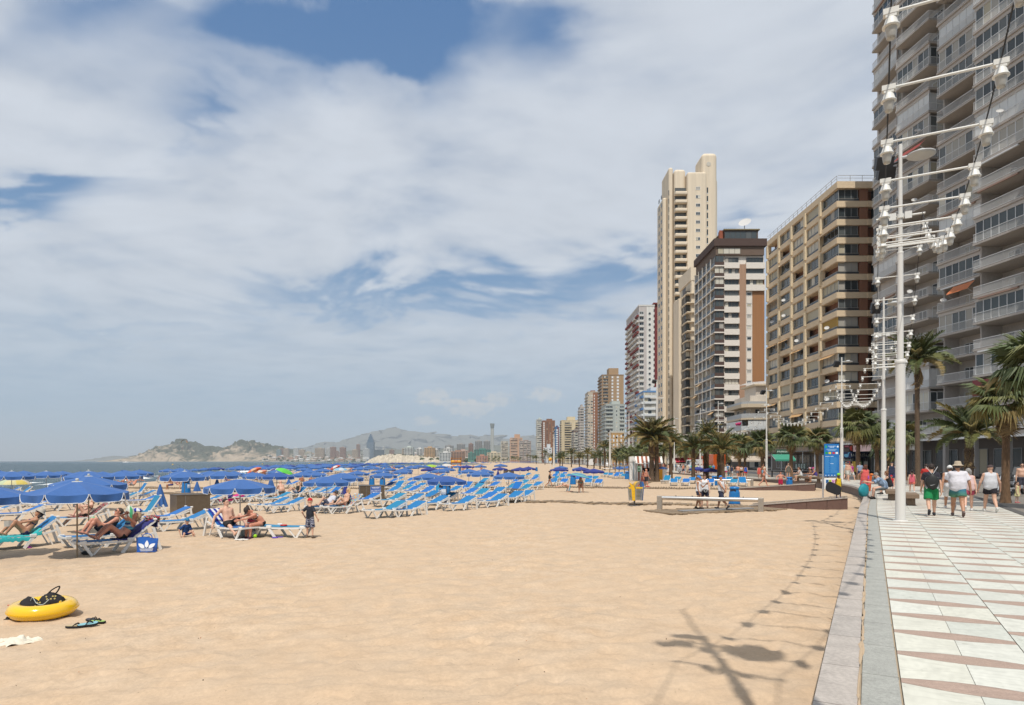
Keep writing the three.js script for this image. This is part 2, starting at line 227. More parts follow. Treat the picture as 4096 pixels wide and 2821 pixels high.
(function promenade() {
const g = new THREE.Group(); g.name = 'promenade'; g.userData = { kind: 'structure' }; scene.add(g);
M('mortar_bed', strip(1, 900, 0.06, 4.78, -0.022, 500), mat([0.40, 0.32, 0.23], { roughness: 0.95 }), g);
const wall = grid(420, 1, (u, v) => { const p = PT(lerp(1, 900, u * u), 0.04, -0.05 - v * 1.6); return [p.x, p.y, p.z]; }, (u, v) => [lerp(1, 900, u * u) * 0.3, v * 0.5]);
M('retaining_wall', wall, wallM, g);
const r = rngOf(51);
const stone = (s0, s1, w0, w1, y, th) => { const n = 3, c = 0.006; return mg([grid(n, 1, (u, v) => { const p = PT(lerp(s0 + c, s1 - c, u), lerp(w0 + c, w1 - c, v), y); return [p.x, p.y, p.z]; }, (u, v) => [lerp(s0, s1, u) * 0.55 + w0, lerp(w0, w1, v) * 0.55]),
...[[s0, s0 + c, w0, w1], [s1, s1 - c, w0, w1]].map(([a, b]) => grid(1, 2, (u, v) => { const p = PT(u ? b : a, lerp(w0, w1, v), u ? y : y - th); return [p.x, p.y, p.z]; })),
...[[w0, w0 + c], [w1, w1 - c]].map(([a, b]) => grid(n, 1, (u, v) => { const p = PT(lerp(s0, s1, u), v ? b : a, v ? y : y - th); return [p.x, p.y, p.z]; }))]); };
let s = S0 - 4, k = 0; const farC = [], farG = [];
while (s < S0 + 230) { const L = 0.98 + (k % 3) * 0.05, q = stone(s, s + L - 0.004, 0.0, 0.292, 0.012, 0.12); if (s < S0 + 95) M('coping_stone', q, copingM[Math.floor(r() * 3)], g); else farC.push(q); s += L; k++; }
s = S0 - 4; while (s < S0 + 230) { const L = 1.0, q = stone(s, s + L - 0.003, 0.305, 0.575, 0.0, 0.06); if (s < S0 + 95) M('kerb_stone', q, graniteM, g); else farG.push(q); s += L; }
M('coping_run', mg(farC), copingM[0], g).userData.kind = 'stuff'; M('kerb_run', mg(farG), graniteM, g).userData.kind = 'stuff';
const P = 0.885, W = 1.025, lens = (t) => 0.062 + 0.085 * Math.sin(Math.PI * t);
const sheet = (s0, w0, tA, tB, lo, hi, n) => grid(n, 1, (u, v) => { const t = lerp(tA, tB, u), p = PT(s0 + (v ? hi(t) : lo(t)), w0 + t * W, 0); return [p.x, p.y, p.z]; }, (u, v) => { const t = lerp(tA, tB, u); return [w0 * 0.37 + t * 0.5 + s0 * 0.313, s0 * 0.71 + (v ? 0.4 : 0)]; });
const slabFar = [[], [], []], bandFar = []; let slabs = 0, bands = 0;
for (let row = -3; row < 175; row++) for (let lane = 0; lane < 4; lane++) {
const s0 = S0 + row * P + (lane % 2) * P / 2 + 0.05, w0 = 0.583 + lane * W; if (s0 < 2 || s0 > kerb.L[kerb.L.length - 1]) continue;
const gap = 0.0022 + 0.0006 * Math.floor(r() * 3), e = 0.004, lo = (t) => lens(t) + gap, hi = (t) => P - lens(t) - gap;
const near = row < 40;
for (let q = 0; q < 2; q++) { const x = sheet(s0, w0, q ? 0.5 + e / 2 : e, q ? 1 - e : 0.5 - e / 2, lo, hi, 4), mi = Math.floor(r() * 4); if (near && slabs < 300) { M('paving_slab', x, marbleM[mi], g); slabs++; } else slabFar[mi % 3].push(x); }
const b = sheet(s0, w0, e, 1 - e, (t) => -lens(t) + gap, (t) => lens(t) - gap, 8); if (near && bands < 160) { M('stone_band', b, redM, g); bands++; } else bandFar.push(b);
}
slabFar.forEach((l, i) => { M('paving_slabs', mg(l), marbleM[i], g).userData.kind = 'stuff'; });
M('stone_bands', mg(bandFar), redM, g).userData.kind = 'stuff';
M('paving_far', strip(S0 + 154, 880, 0.58, 4.7, 0.002, 200), texMat(greyTex, [0.95, 0.95, 0.93], 0.7), g);
M('drain_strip', strip(1, 900, 4.70, 4.98, 0.003, 400), mat([0.09, 0.085, 0.08], { roughness: 0.9 }), g);
})();
struct('inland_pavement', strip(1, 1000, 4.78, 60, -0.01, 220, 0.25, 10), greyM);
struct('road', strip(1, 1000, 10.5, 17.2, 0.004, 260), asphaltM);
{ const r = rngOf(53), l = []; for (let i = 0; i < 150; i++) { const s = S0 - 1 + r() * 48, w = 0.298 + (r() - 0.5) * 0.02, L = 0.2 + r() * 0.8, b = 0.006 + 0.012 * r(); l.push(grid(10, 3, (u, v) => { const e = Math.sin(u * Math.PI), p = PT(s + u * L, w + (v - 0.5) * 2 * b * e * (1 + 0.6 * n2(u * 4 + i, v * 2)), (w < 0.3 ? 0.014 : 0.003) + 0.006 * e * Math.sin(v * Math.PI)); return [p.x, p.y, p.z]; })); } const o = M('blown_sand', mg(l), mat([0.44, 0.33, 0.22], { roughness: 1 })); o.userData = { kind: 'stuff', label: 'thin drifts of sand blown onto the kerb and paving', category: 'sand' }; }

// ---------- ramps, decks, boardwalks ----------
const plankTex = (() => { const f = tile((x, y) => n2(x * 0.5, y * 6), 6), r = rngOf(61); return texture(256, (u, v) => { const n = 1 + 0.12 * f(u, v) + (r() - 0.5) * 0.06; return [0.66 * n, 0.59 * n, 0.50 * n]; }); })();
const plankM = [[0.62, 0.58, 0.54], [0.72, 0.67, 0.6], [0.55, 0.52, 0.5]].map((c) => texMat(plankTex, c, 0.9));
const rustM = texMat(speckle(0.60, 0.50, 0.46, 0.14, 63), [0.42, 0.36, 0.34], 0.8), steelM = mat([0.62, 0.60, 0.57], { metalness: 1, roughness: 0.28 }), galvM = mat([0.55, 0.56, 0.57], { metalness: 0.8, roughness: 0.45 });
function ramp(label, a, b, wide, drop) {                              // from the promenade edge a down to the sand at b
const t = thing('beach_ramp', label, 'ramp', [a.x, 0, a.z], 0), d = V(b.x - a.x, 0, b.z - a.z), L = d.length(); d.normalize();
t.rotation.y = Math.atan2(-d.z, d.x);                               // local x runs down the ramp, z to its side
const y0 = a.y - 0.01, y1 = b.y + 0.06, at = (x) => lerp(y0, y1, x / L);
for (const z of [-wide / 2, wide / 2]) {
const n = 5; for (let i = 0; i < n; i++) { const x0 = L * i / n + 0.008, x1 = L * (i + 1) / n - 0.008, s = new THREE.Shape([[x0, drop - 0.4], [x1, drop - 0.4], [x1, at(x1) - 0.03], [x0, at(x0) - 0.03]].map((p) => new THREE.Vector2(...p))), q = new THREE.ExtrudeGeometry(s, { depth: 0.09, bevelEnabled: false }); q.translate(0, 0, z - 0.045); part('side_panel', q, rustM, t); }
const c = box(L, 0.05, 0.16); c.rotateZ(Math.atan2(y1 - y0, L)); part('edge_cap', c, copingM[2], t, L / 2, (y0 + y1) / 2 - 0.01, z);
}
const n = Math.floor(L / 0.145), pg = box(0.132, 0.035, wide - 0.2);
for (let i = 0; i < n; i++) { const o = part('plank', pg, plankM[i % 3], t, (i + 0.5) * 0.145, at((i + 0.5) * 0.145) - 0.03, 0); o.rotation.z = Math.atan2(y1 - y0, L); }
return t;
}
const r1 = V(16.55, 0, -32.9), r1b = V(12.5, SANDY + 0.03, -34.9);
ramp('reddish walled plank ramp beside the blue beach notice board', r1, r1b, 1.7, SANDY);
const r2 = V(24.2, 0, -53.2), r2b = V(18.4, SANDY + 0.03, -56.0);
ramp('farther reddish walled plank ramp with a woman in black bikini walking up', r2, r2b, 2.2, SANDY);
function boardwalk(label, pts, wide, step, fine, edge) {
const t = thing('boardwalk', label, 'boardwalk'); const c = new THREE.CatmullRomCurve3(pts.map(([x, z]) => V(x, 0, z))), L = c.getLength(), n = Math.floor(L / step), pg = box(step * 0.9, 0.05, wide), far = [];
for (let i = 0; i < n; i++) { const u = (i + 0.5) / n, p = c.getPointAt(u), d = c.getTangentAt(u), ry = Math.atan2(-d.z, d.x), y = sandY(p.x, p.z) + 0.035 + 0.006 * n2(i * 0.7, 3); if (i < fine) part('plank', pg, plankM[(i * 7 + (i >> 2)) % 3], t, p.x, y, p.z, ry); else { const q = pg.clone(); q.rotateY(ry); q.translate(p.x, y, p.z); far.push(q); } }
if (far.length) part('plank_run', mg(far), plankM[0], t).userData.kind = 'stuff';
if (edge) for (const sgn of [-1, 1]) { const e = []; for (let i = 0; i < Math.floor(L / 0.22); i++) { const u = (i + 0.5) * 0.22 / L; if (u > 1) break; const p = c.getPointAt(u), d = c.getTangentAt(u), q = V(p.x - d.z * sgn * wide / 2, 0, p.z + d.x * sgn * wide / 2), y = sandY(q.x, q.z); e.push(bar(V(q.x, y - 0.02, q.z), V(q.x + d.x * 0.2, y + 0.09, q.z + d.z * 0.2), 0.045, 0.05, 5)); } part('log_edge', mg(e), plankM[2], t).userData.kind = 'stuff'; }
return t;
}
boardwalk('weathered plank boardwalk running behind the yellow recycling bin', [[12.4, -34.9], [6, -36.8], [-2, -40.3], [-10, -44.6], [-24, -52], [-40, -61]], 1.3, 0.15, 150, false);
boardwalk('far plank boardwalk edged with short logs', [[18.2, -56.1], [10, -58.2], [2, -59.6], [-10, -60.5], [-24, -63], [-40, -68]], 1.5, 0.16, 120, true);
boardwalk('plank path curving to the striped kiosk', [[11, -59.2], [12, -64], [13.6, -70], [15.6, -77]], 1.4, 0.16, 80, false);
(function deck() {
const a = S(2560, 2062), b = S(3150, 2055), t = thing('shower_deck', 'sandy plank deck under the long steel wash rail', 'deck', [9.6, 0, -31.7], Math.atan2(1.9, 4.2));
for (let i = 0; i < 42; i++) part('plank', box(0.15, 0.05, 2.3 + 0.35 * n2(i * 0.5, 9)), plankM[(i * 5) % 3], t, -3.2 + i * 0.162, SANDY + 0.022 + 0.012 * n2(i * 0.3, 4), 0.2 * n2(i * 0.4, 2));
for (let i = 0; i < 3; i++) part('drain_plate', rbox(1.4, 0.05, 0.4, 0.01), mat([0.28, 0.28, 0.28], { roughness: 0.7, metalness: 0.3 }), t, -1.5 + i * 1.43, SANDY + 0.07, 0.25);
})();
function washRail(label, a, b, h, r) {
const t = thing('wash_rail', label, 'rail', [a.x, 0, a.z], Math.atan2(-(b.z - a.z), b.x - a.x)), L = Math.hypot(b.x - a.x, b.z - a.z);
part('beam', bar(V(0.1, h - r, 0), V(L - 0.1, h - r, 0), r, r, 20), steelM, t, 0, SANDY, 0);
for (const x of [0, L]) part('post', rbox(0.24, h + 0.3, 0.22, 0.015), mat([0.50, 0.46, 0.40], { metalness: 1, roughness: 0.42 }), t, x, SANDY + (h - 0.3) / 2, 0);
for (let i = 1; i < 6; i++) part('tap', mg([cyl(0.02, 0.02, 0.035, 8), cyl(0.035, 0.03, 0.012, 8, 0, 0.03, 0)]), mat([0.15, 0.15, 0.15], { metalness: 0.8, roughness: 0.4 }), t, L * i / 6, SANDY + h - 0.005, 0);
return t;
}
{ const a = S(2639, 2038), b = S(3044, 2049); washRail('long steel tube wash rail in front of three people in white tops', a, b, 0.66, 0.10); }
{ const a = S(2812, 1943), b = S(3008, 1944); washRail('smaller steel wash rail beyond the plank boardwalk', a, b, 0.62, 0.09); }
{ const a = S(2410, 1884), b = S(2462, 1884); washRail('pale steel wash rail far down by the beach masts', a, b, 0.62, 0.09); }

// ---------- buildings ----------
const UB = new THREE.BoxGeometry(1, 1, 1);
function bx(name, parent, x0, x1, y0, y1, z0, z1, m) { const o = M(name, UB, m, parent); o.position.set((x0 + x1) / 2, (y0 + y1) / 2, (z0 + z1) / 2); o.scale.set(Math.max(Math.abs(x1 - x0), 0.001), Math.max(Math.abs(y1 - y0), 0.001), Math.max(Math.abs(z1 - z0), 0.001)); return o; }
const plaster = (() => { const f = tile((x, y) => n2(x, y), 4), h = tile((x, y) => n2b(x * 3, y * 0.6), 9), r = rngOf(71); return texture(512, (u, v) => { const n = 0.93 + 0.03 * f(u, v) + 0.03 * h(u, v) + (r() - 0.5) * 0.03; return [n, n, n]; }); })();
const wallMat = (c, rough = 0.85) => mat(c, { roughness: rough, map: plaster });
const glass = [mat([0.035, 0.045, 0.05], { roughness: 0.12, specularIntensity: 1 }), mat([0.06, 0.075, 0.08], { roughness: 0.15, specularIntensity: 1 }), mat([0.10, 0.11, 0.11], { roughness: 0.2, specularIntensity: 1 })];
const blindM = [mat([0.42, 0.38, 0.28], { roughness: 0.6 }), mat([0.55, 0.52, 0.44], { roughness: 0.6 }), mat([0.36, 0.34, 0.30], { roughness: 0.6 })], shutterM = mat([0.62, 0.63, 0.62], { roughness: 0.5 }), frameM = { w: mat([0.66, 0.67, 0.67], { roughness: 0.5 }), d: mat([0.06, 0.05, 0.045], { roughness: 0.5 }), g: mat([0.3, 0.31, 0.31], { roughness: 0.5 }), n: mat([0.12, 0.09, 0.07], { roughness: 0.5 }) };
const rb = rngOf(77);
const anyPane = (k = 0.3) => rb() < k ? blindM[Math.floor(rb() * 3)] : glass[Math.floor(rb() * 3)];
const winCache = new Map();
function winGeo(w, h, n, fr) {
const key = [w.toFixed(2), h.toFixed(2), n, fr].join();
if (!winCache.has(key)) { const l = [box(w, fr, 0.08, 0, h / 2 - fr / 2, 0), box(w, fr, 0.08, 0, -h / 2 + fr / 2, 0)]; for (let i = 0; i <= n; i++) l.push(box(fr, h - 2 * fr, 0.08, -w / 2 + fr / 2 + (w - fr) * i / n, 0, 0)); const pw = (w - fr) / n - fr; winCache.set(key, { f: mg(l), p: new THREE.BoxGeometry(pw, h - 2 * fr, 0.015), pw, step: (w - fr) / n }); }
return winCache.get(key);
}
function win(parent, x, y, z, turn, w, h, n, fm, k = 0.3, fr = 0.07) {
const g = new THREE.Group(); g.name = 'window'; g.position.set(x, y, z); g.rotation.y = turn; parent.add(g);
const q = winGeo(w, h, n, fr); M('frame', q.f, fm, g); const all = rb() < 0.5, m0 = anyPane(k);
for (let i = 0; i < n; i++) part('pane', q.p, all ? m0 : anyPane(k), g, -w / 2 + fr / 2 + q.step * (i + 0.5), 0, -0.02); return g;
}
const FRONT = -Math.PI / 2;                                           // a window turned so looks to the sea (-x)
function building(name, label, x, z, group) { return thing(name, label, 'building', [x, 0, z], 0, group); }

(function nearTower() {
const fh = 3.0, base = 5.2, NF = 23, conc = wallMat([0.52, 0.47, 0.42]), soffit = wallMat([0.50, 0.455, 0.41]), wallW = wallMat([0.60, 0.555, 0.51]), railW = mat([0.72, 0.72, 0.71], { roughness: 0.45 });
const t = building('apartment_tower', 'tall grey balcony tower at the near end of the seafront', 54, -77);
bx('core_wall', t, 3.2, 20, base - 0.2, base + NF * fh + 3, -27.5, 22, wallW);
const bays = [{ x: 1.7, z: -19.6, L: 7.2, d: 2.6, y: 0.05 }, { x: 0.25, z: -9.9, L: 6.2, d: 3.4, y: -0.12 }, { x: 0.25, z: -0.4, L: 6.4, d: 3.6, y: -0.14 }, { x: -0.6, z: 7.4, L: 6.4, d: 4.2, y: -0.14 }, { x: -0.4, z: 16.4, L: 6.4, d: 4.2, y: -0.14 }];
const awn = (parent, L, m, z0, w) => { const g = grid(8, 4, (u, v) => [-v * 1.0 - 0.05, -v * 0.95 - (v > 0.95 ? 0.08 : 0), -(z0 + u * w)]); part('awning', g, m, parent, 0, 2.72, 0); part('awning_arm', mg([bar(V(-0.05, 1.2, -z0 - 0.05), V(-1.0, 1.76, -z0 - 0.05), 0.02), bar(V(-0.05, 1.2, -z0 - w + 0.05), V(-1.0, 1.76, -z0 - w + 0.05), 0.02)]), railW, parent); };
const orange = mat([0.62, 0.17, 0.035], { roughness: 0.8, transmission: 0.25 }), red = mat([0.28, 0.05, 0.04], { roughness: 0.85 }), maroon = mat([0.19, 0.045, 0.05], { roughness: 0.85 });
bays.forEach((b, bi) => {
const railG = (() => { const l = [box(0.06, 0.05, b.L, 0, 1.02, -b.L / 2), box(0.05, 0.04, b.L, 0, 0.1, -b.L / 2), box(b.d, 0.05, 0.06, b.d / 2, 1.02, 0), box(b.d, 0.04, 0.05, b.d / 2, 0.1, 0)]; for (let z = 0; z <= b.L; z += 0.125) l.push(box(0.022, 0.9, 0.022, 0, 0.56, -z)); for (let x = 0.12; x <= b.d; x += 0.125) l.push(box(0.022, 0.9, 0.022, x, 0.56, 0)); return mg(l); })();
const slabG = poly([[-0.06, 0.06], [b.d, 0.06], [b.d, -b.L - 0.06], [-0.06, -b.L - 0.06]], 0.24);
for (let f = 0; f <= NF; f++) {
const y = base + f * fh, g = new THREE.Group(); g.name = 'balcony'; g.position.set(b.x, y, b.z); g.rotation.y = -b.y; t.add(g);
M('slab', slabG, f % 2 ? conc : soffit, g); if (f === NF) break;
M('railing', railG, railW, g).position.y = 0.24;
const q = rb(), top = fh - 1.15, m = bi === 0 ? 0.75 : 0.55;
if (q < m) {                                                    // glazed in
const hh = fh - 0.24 - 0.35, n = bi === 0 ? 5 : 6, wg = winGeo(b.L - 0.25, hh, n, 0.07); const wf = M('window_frame', wg.f, frameM.w, g); wf.rotation.y = FRONT; wf.position.set(0.2, 0.24 + hh / 2, -b.L / 2);
const blind = rb() < 0.25, m0 = anyPane(0.35);
for (let i = 0; i < n; i++) { const o = part('pane', wg.p, blind ? shutterM : rb() < 0.55 ? m0 : anyPane(0.25), g, 0.22, 0.24 + hh / 2, -b.L / 2 + (i - (n - 1) / 2) * wg.step); o.rotation.y = FRONT; }
const sg = winGeo(b.d - 0.5, hh, 3, 0.07); const sf = M('window_frame', sg.f, frameM.w, g); sf.position.set(b.d / 2 + 0.1, 0.24 + hh / 2, -0.16);
for (let i = 0; i < 3; i++) part('pane', sg.p, blind ? shutterM : anyPane(0.3), g, b.d / 2 + 0.1 + (i - 1) * sg.step, 0.24 + hh / 2, -0.19);
bx('lintel', g, 0.12, 0.3, fh - 0.4, fh, -b.L + 0.02, -0.05, wallW);
} else {                                                        // open loggia: room wall set back, a door and a window in it
bx('back_wall', g, b.d - 0.6, b.d - 0.5, 0.24, fh, -b.L, -0.05, wallW);
win(g, b.d - 0.66, 1.3, -b.L * 0.28, FRONT, 1.9, 2.05, 2, frameM.w, 0.35); win(g, b.d - 0.66, 1.45, -b.L * 0.72, FRONT, 1.5, 1.4, 2, frameM.w, 0.5);
bx('side_wall', g, 0.9, b.d, 0.24, fh, -b.L, -b.L + 0.12, wallW);
if (q > 0.9) part('balcony_table', mg([cyl(0.35, 0.35, 0.03, 12, 0.9, 0.95, -2), cyl(0.03, 0.03, 0.7, 6, 0.9, 0.25, -2)]), railW, g);
}
if ((bi === 2 && f === 5) || (bi === 0 && f === 9) || (bi === 3 && f === 22)) awn(g, b.L, orange, 0.6, b.L * 0.5);
if ((bi === 1 && f === 12) || (bi === 2 && f === 19)) awn(g, b.L, bi === 1 ? red : orange, 0.3, b.L * 0.8);
if (bi === 3 && f === 1) bx('awning', g, -0.12, -0.08, 0.9, 2.7, -b.L, 0, maroon);
if (rb() < 0.13) dish(g, -0.25, 1.35, -b.L * rb());
if (rb() < 0.2) bx('awning_box', g, -0.12, 0.1, fh - 0.2, fh - 0.04, -b.L * 0.9, -b.L * 0.1, rb() < 0.5 ? wallMat([0.42, 0.28, 0.22]) : railW);
}
bx('recess_wall', t, b.x + b.d, 3.3, base, base + NF * fh, b.z - b.L, b.z - 0.1, wallW);
});
for (let f = 0; f < NF; f++) for (const z of [-18.2, -8.6, 1.0, 9.2]) win(t, 3.14, base + f * fh + 1.5, z, FRONT, 1.2, 1.5, 2, frameM.w, 0.3);
part('down_pipe', bar(V(1.55, base, -19.2), V(1.55, base + NF * fh, -19.2), 0.12), mat([0.3, 0.26, 0.23], { roughness: 0.6 }), t);
bx('roof_parapet', t, 1.5, 20, base + NF * fh, base + NF * fh + 1.1, -27.4, 22, conc);
bx('terrace_slab', t, -1.4, 4, base - 0.62, base - 0.2, -26, 22, conc);
const tr = [box(0.06, 0.06, 48, -1.35, base + 0.95, -2), box(0.05, 0.05, 48, -1.35, base + 0.02, -2)]; for (let z = 0; z < 48; z += 0.14) tr.push(box(0.022, 0.9, 0.022, -1.35, base + 0.5, -26 + z)); part('terrace_railing', mg(tr), railW, t);
for (let i = 0; i < 11; i++) bx('canopy_beam', t, -2.9, -1.3, base - 0.9, base - 0.75, -25 + i * 4.4, -24.85 + i * 4.4, railW);
bx('canopy_edge', t, -3.0, -2.86, base - 0.95, base - 0.7, -26, 22, railW);
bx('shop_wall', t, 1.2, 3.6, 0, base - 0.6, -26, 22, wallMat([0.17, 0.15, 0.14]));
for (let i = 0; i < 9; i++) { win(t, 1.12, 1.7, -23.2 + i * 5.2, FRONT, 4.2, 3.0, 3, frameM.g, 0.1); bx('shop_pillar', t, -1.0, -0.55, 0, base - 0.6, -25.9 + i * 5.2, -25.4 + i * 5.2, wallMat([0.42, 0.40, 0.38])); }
const signs = [[-25.6, 5.2, '#e8c9c6', '#6b1f24', 'mo'], [-20.2, 3.4, '#a9cf8d', '#3e8a2a', 'go'], [-16.6, 6.5, '#b9b5ae', '#3a3733', '']];
for (const [z, w, bg, fg, txt] of signs) { const tx = canvasTex(256, 64, (c) => { c.fillStyle = bg; c.fillRect(0, 0, 256, 64); c.fillStyle = fg; c.font = 'bold 52px sans-serif'; c.fillText(txt, 30, 50); if (!txt) for (let i = 0; i < 7; i++) { c.beginPath(); c.ellipse(20 + i * 36, 22 + (i * 17) % 24, 6 + i % 3 * 4, 5 + i % 2 * 4, 0, 0, 7); c.fill(); } }); const o = part('shop_sign', box(w, 1.0, 0.12), [mat('#888888'), mat('#888888'), mat('#888888'), mat('#888888'), mat('#ffffff', { map: tx, roughness: 0.6 }), mat('#888888')], t, -1.5, base - 1.5, z + w / 2, FRONT); }
})();
function dish(parent, x, y, z, s = 0.36) { const g = lathe([[0, 0], [s * 0.5, 0.03], [s * 0.85, 0.09], [s, 0.14]], 14); g.rotateX(-0.9); g.rotateY(2.6); const o = part('satellite_dish', mg([g, bar(V(0, 0, 0), V(0.05, -0.3, -0.1), 0.02)]), mat([0.5, 0.49, 0.47], { roughness: 0.6 }), parent, x, y, z); return o; }

(function sandBlock() {
const fh = 3.02, base = 4.6, NF = 14, L = 30, bw = L / 5, beige = wallMat([0.76, 0.60, 0.41]), fin = wallMat([0.76, 0.62, 0.42]), brick = wallMat([0.28, 0.13, 0.075]), smoke = mat([0.05, 0.055, 0.06], { roughness: 0.25, specularIntensity: 1 }), rail = mat([0.42, 0.40, 0.36], { metalness: 0.6, roughness: 0.4 });
const t = building('apartment_block', 'sand coloured apartment block with staggered fins and angled corner balconies', 53.9, -110.5);
bx('core_wall', t, 1.3, 22, 0, base + NF * fh + 0.2, -L + 0.3, -1.3, brick);
const ang = (o) => [[6.2, -1.2], [6.2, 0.2 + o], [9.3, 2.0 + o], [22, 2.0 + o], [22, -1.2]], angG = poly(ang(0), 0.98), angR = poly(ang(-0.12), 0.4), glz = poly(ang(-0.45), 1.55);
for (let f = 0; f < NF; f++) {
const y = base + f * fh;
for (let b = 0; b < 5; b++) {
const z0 = -b * bw, z1 = z0 - bw;
bx('balcony_parapet', t, -0.12, 1.3, y, y + 0.98, z1 + 0.001, z0 - (b ? 0.001 : 0), beige);
bx('smoked_panel', t, 0.02, 0.06, y + 0.98, y + 1.36, z1 + 0.6, z0 - 0.08, smoke); bx('handrail', t, 0.0, 0.07, y + 1.4, y + 1.45, z1 + 0.6, z0 - 0.08, rail);
bx('fin', t, -0.42, 0.5, y + 0.42 + (b % 2) * 0.25, y + fh - 0.12 + (b % 2) * 0.25, z1, z1 + 0.6, fin);
const q = rb();
if (q < 0.8) win(t, 0.22, y + 2.0, (z0 + z1) / 2 + 0.27, FRONT, bw - 0.7, 2.0, 4, frameM.g, 0.22, 0.06);
else if (q < 0.9) bx('blind', t, 0.1, 0.14, y + 1.2, y + fh, z1 + 0.62, z0 - 0.06, rb() < 0.4 ? mat([0.36, 0.22, 0.05], { roughness: 0.9 }) : blindM[0]);
bx('ceiling', t, 0, 1.3, y + fh - 0.09, y + fh - 0.002, z1 + 0.02, z0 - 0.02, beige);
if (rb() < 0.16) dish(t, -0.35, y + 1.6, (z0 + z1) / 2, 0.42);
if (rb() < 0.14) { const g = grid(5, 3, (u, v) => [-v * 0.9, -v * 0.55, (u - 0.5) * (bw - 1.2)]); part('awning', g, mat([0.45, 0.27, 0.12], { roughness: 0.9 }), t, -0.1, y + fh - 0.1, (z0 + z1) / 2); }
}
bx('balcony_parapet', t, 0.001, 5.0, y, y + 0.98, -1.3, 0.02, beige); bx('smoked_panel', t, 0.1, 3.6, y + 0.98, y + 1.36, -0.16, -0.12, smoke); bx('handrail', t, 0.1, 3.6, y + 1.4, y + 1.45, -0.16, -0.1, rail);
win(t, 1.9, y + 2.0, -0.35, 0, 3.2, 2.0, 3, frameM.g, 0.3, 0.06);
bx('pillar', t, 3.75, 5.1, y + 0.98, y + fh, -1.2, -0.12, brick); bx('pillar_parapet', t, 5.0, 6.25, y, y + 0.97, -1.2, 0.12, beige);
part('angled_parapet', angG, beige, t, 0, y, 0); part('smoked_panel', angR, smoke, t, 0, y + 0.98, 0);
const open = rb() < 0.4; if (!open) { part('glazed_loggia', glz, anyPane(0.35), t, 0, y + 1.4, 0); for (const x of [7.6, 9.25, 10.8, 12.4]) bx('mullion', t, x - 0.05, x + 0.05, y + 1.38, y + fh, x < 9 ? 0.4 : 1.5, x < 9 ? 0.62 : 1.62, frameM.g); } else win(t, 7.6, y + 1.9, -1.15, 0, 1.6, 2.0, 2, frameM.w, 0.3);
}
const yt = base + NF * fh; bx('roof_fascia', t, -0.2, 22, yt, yt + 1.1, -L, 0.3, beige); part('roof_corner', poly(ang(0.2), 1.1), beige, t, 0, yt - 0.001, 0);
const rl = [box(0.05, 0.05, L, -0.1, yt + 2.1, -L / 2), box(0.04, 0.04, L, -0.1, yt + 1.65, -L / 2), box(22, 0.05, 0.05, 11, yt + 2.1, 0.2), box(22, 0.04, 0.04, 11, yt + 1.65, 0.2)]; for (let z = 0; z <= L; z += 1.9) rl.push(box(0.05, 1.05, 0.05, -0.1, yt + 1.6, -z)); for (let x = 2; x < 22; x += 2) rl.push(box(0.05, 1.05, 0.05, x, yt + 1.6, 0.2)); part('roof_railing', mg(rl), mat([0.32, 0.3, 0.28], { metalness: 0.5, roughness: 0.5 }), t);
bx('plinth_wall', t, 0.6, 22, 0, base, -L, -0.5, wallMat([0.20, 0.17, 0.15])); bx('bar_fascia', t, -2.2, 1, 3.2, 4.3, -24, 0.2, wallMat([0.30, 0.22, 0.17])); for (let i = 0; i < 5; i++) win(t, 0.55, 1.6, -3 - i * 5.4, FRONT, 4.4, 2.6, 3, frameM.w, 0.05);
for (let i = 0; i < 6; i++) bx('terrace_post', t, -3.6, -3.5, 0, 3.4, -23.5 + i * 4.6, -23.4 + i * 4.6, frameM.w); bx('terrace_roof', t, -3.8, 0, 3.4, 3.55, -24, 0, wallMat([0.25, 0.22, 0.2]));
})();

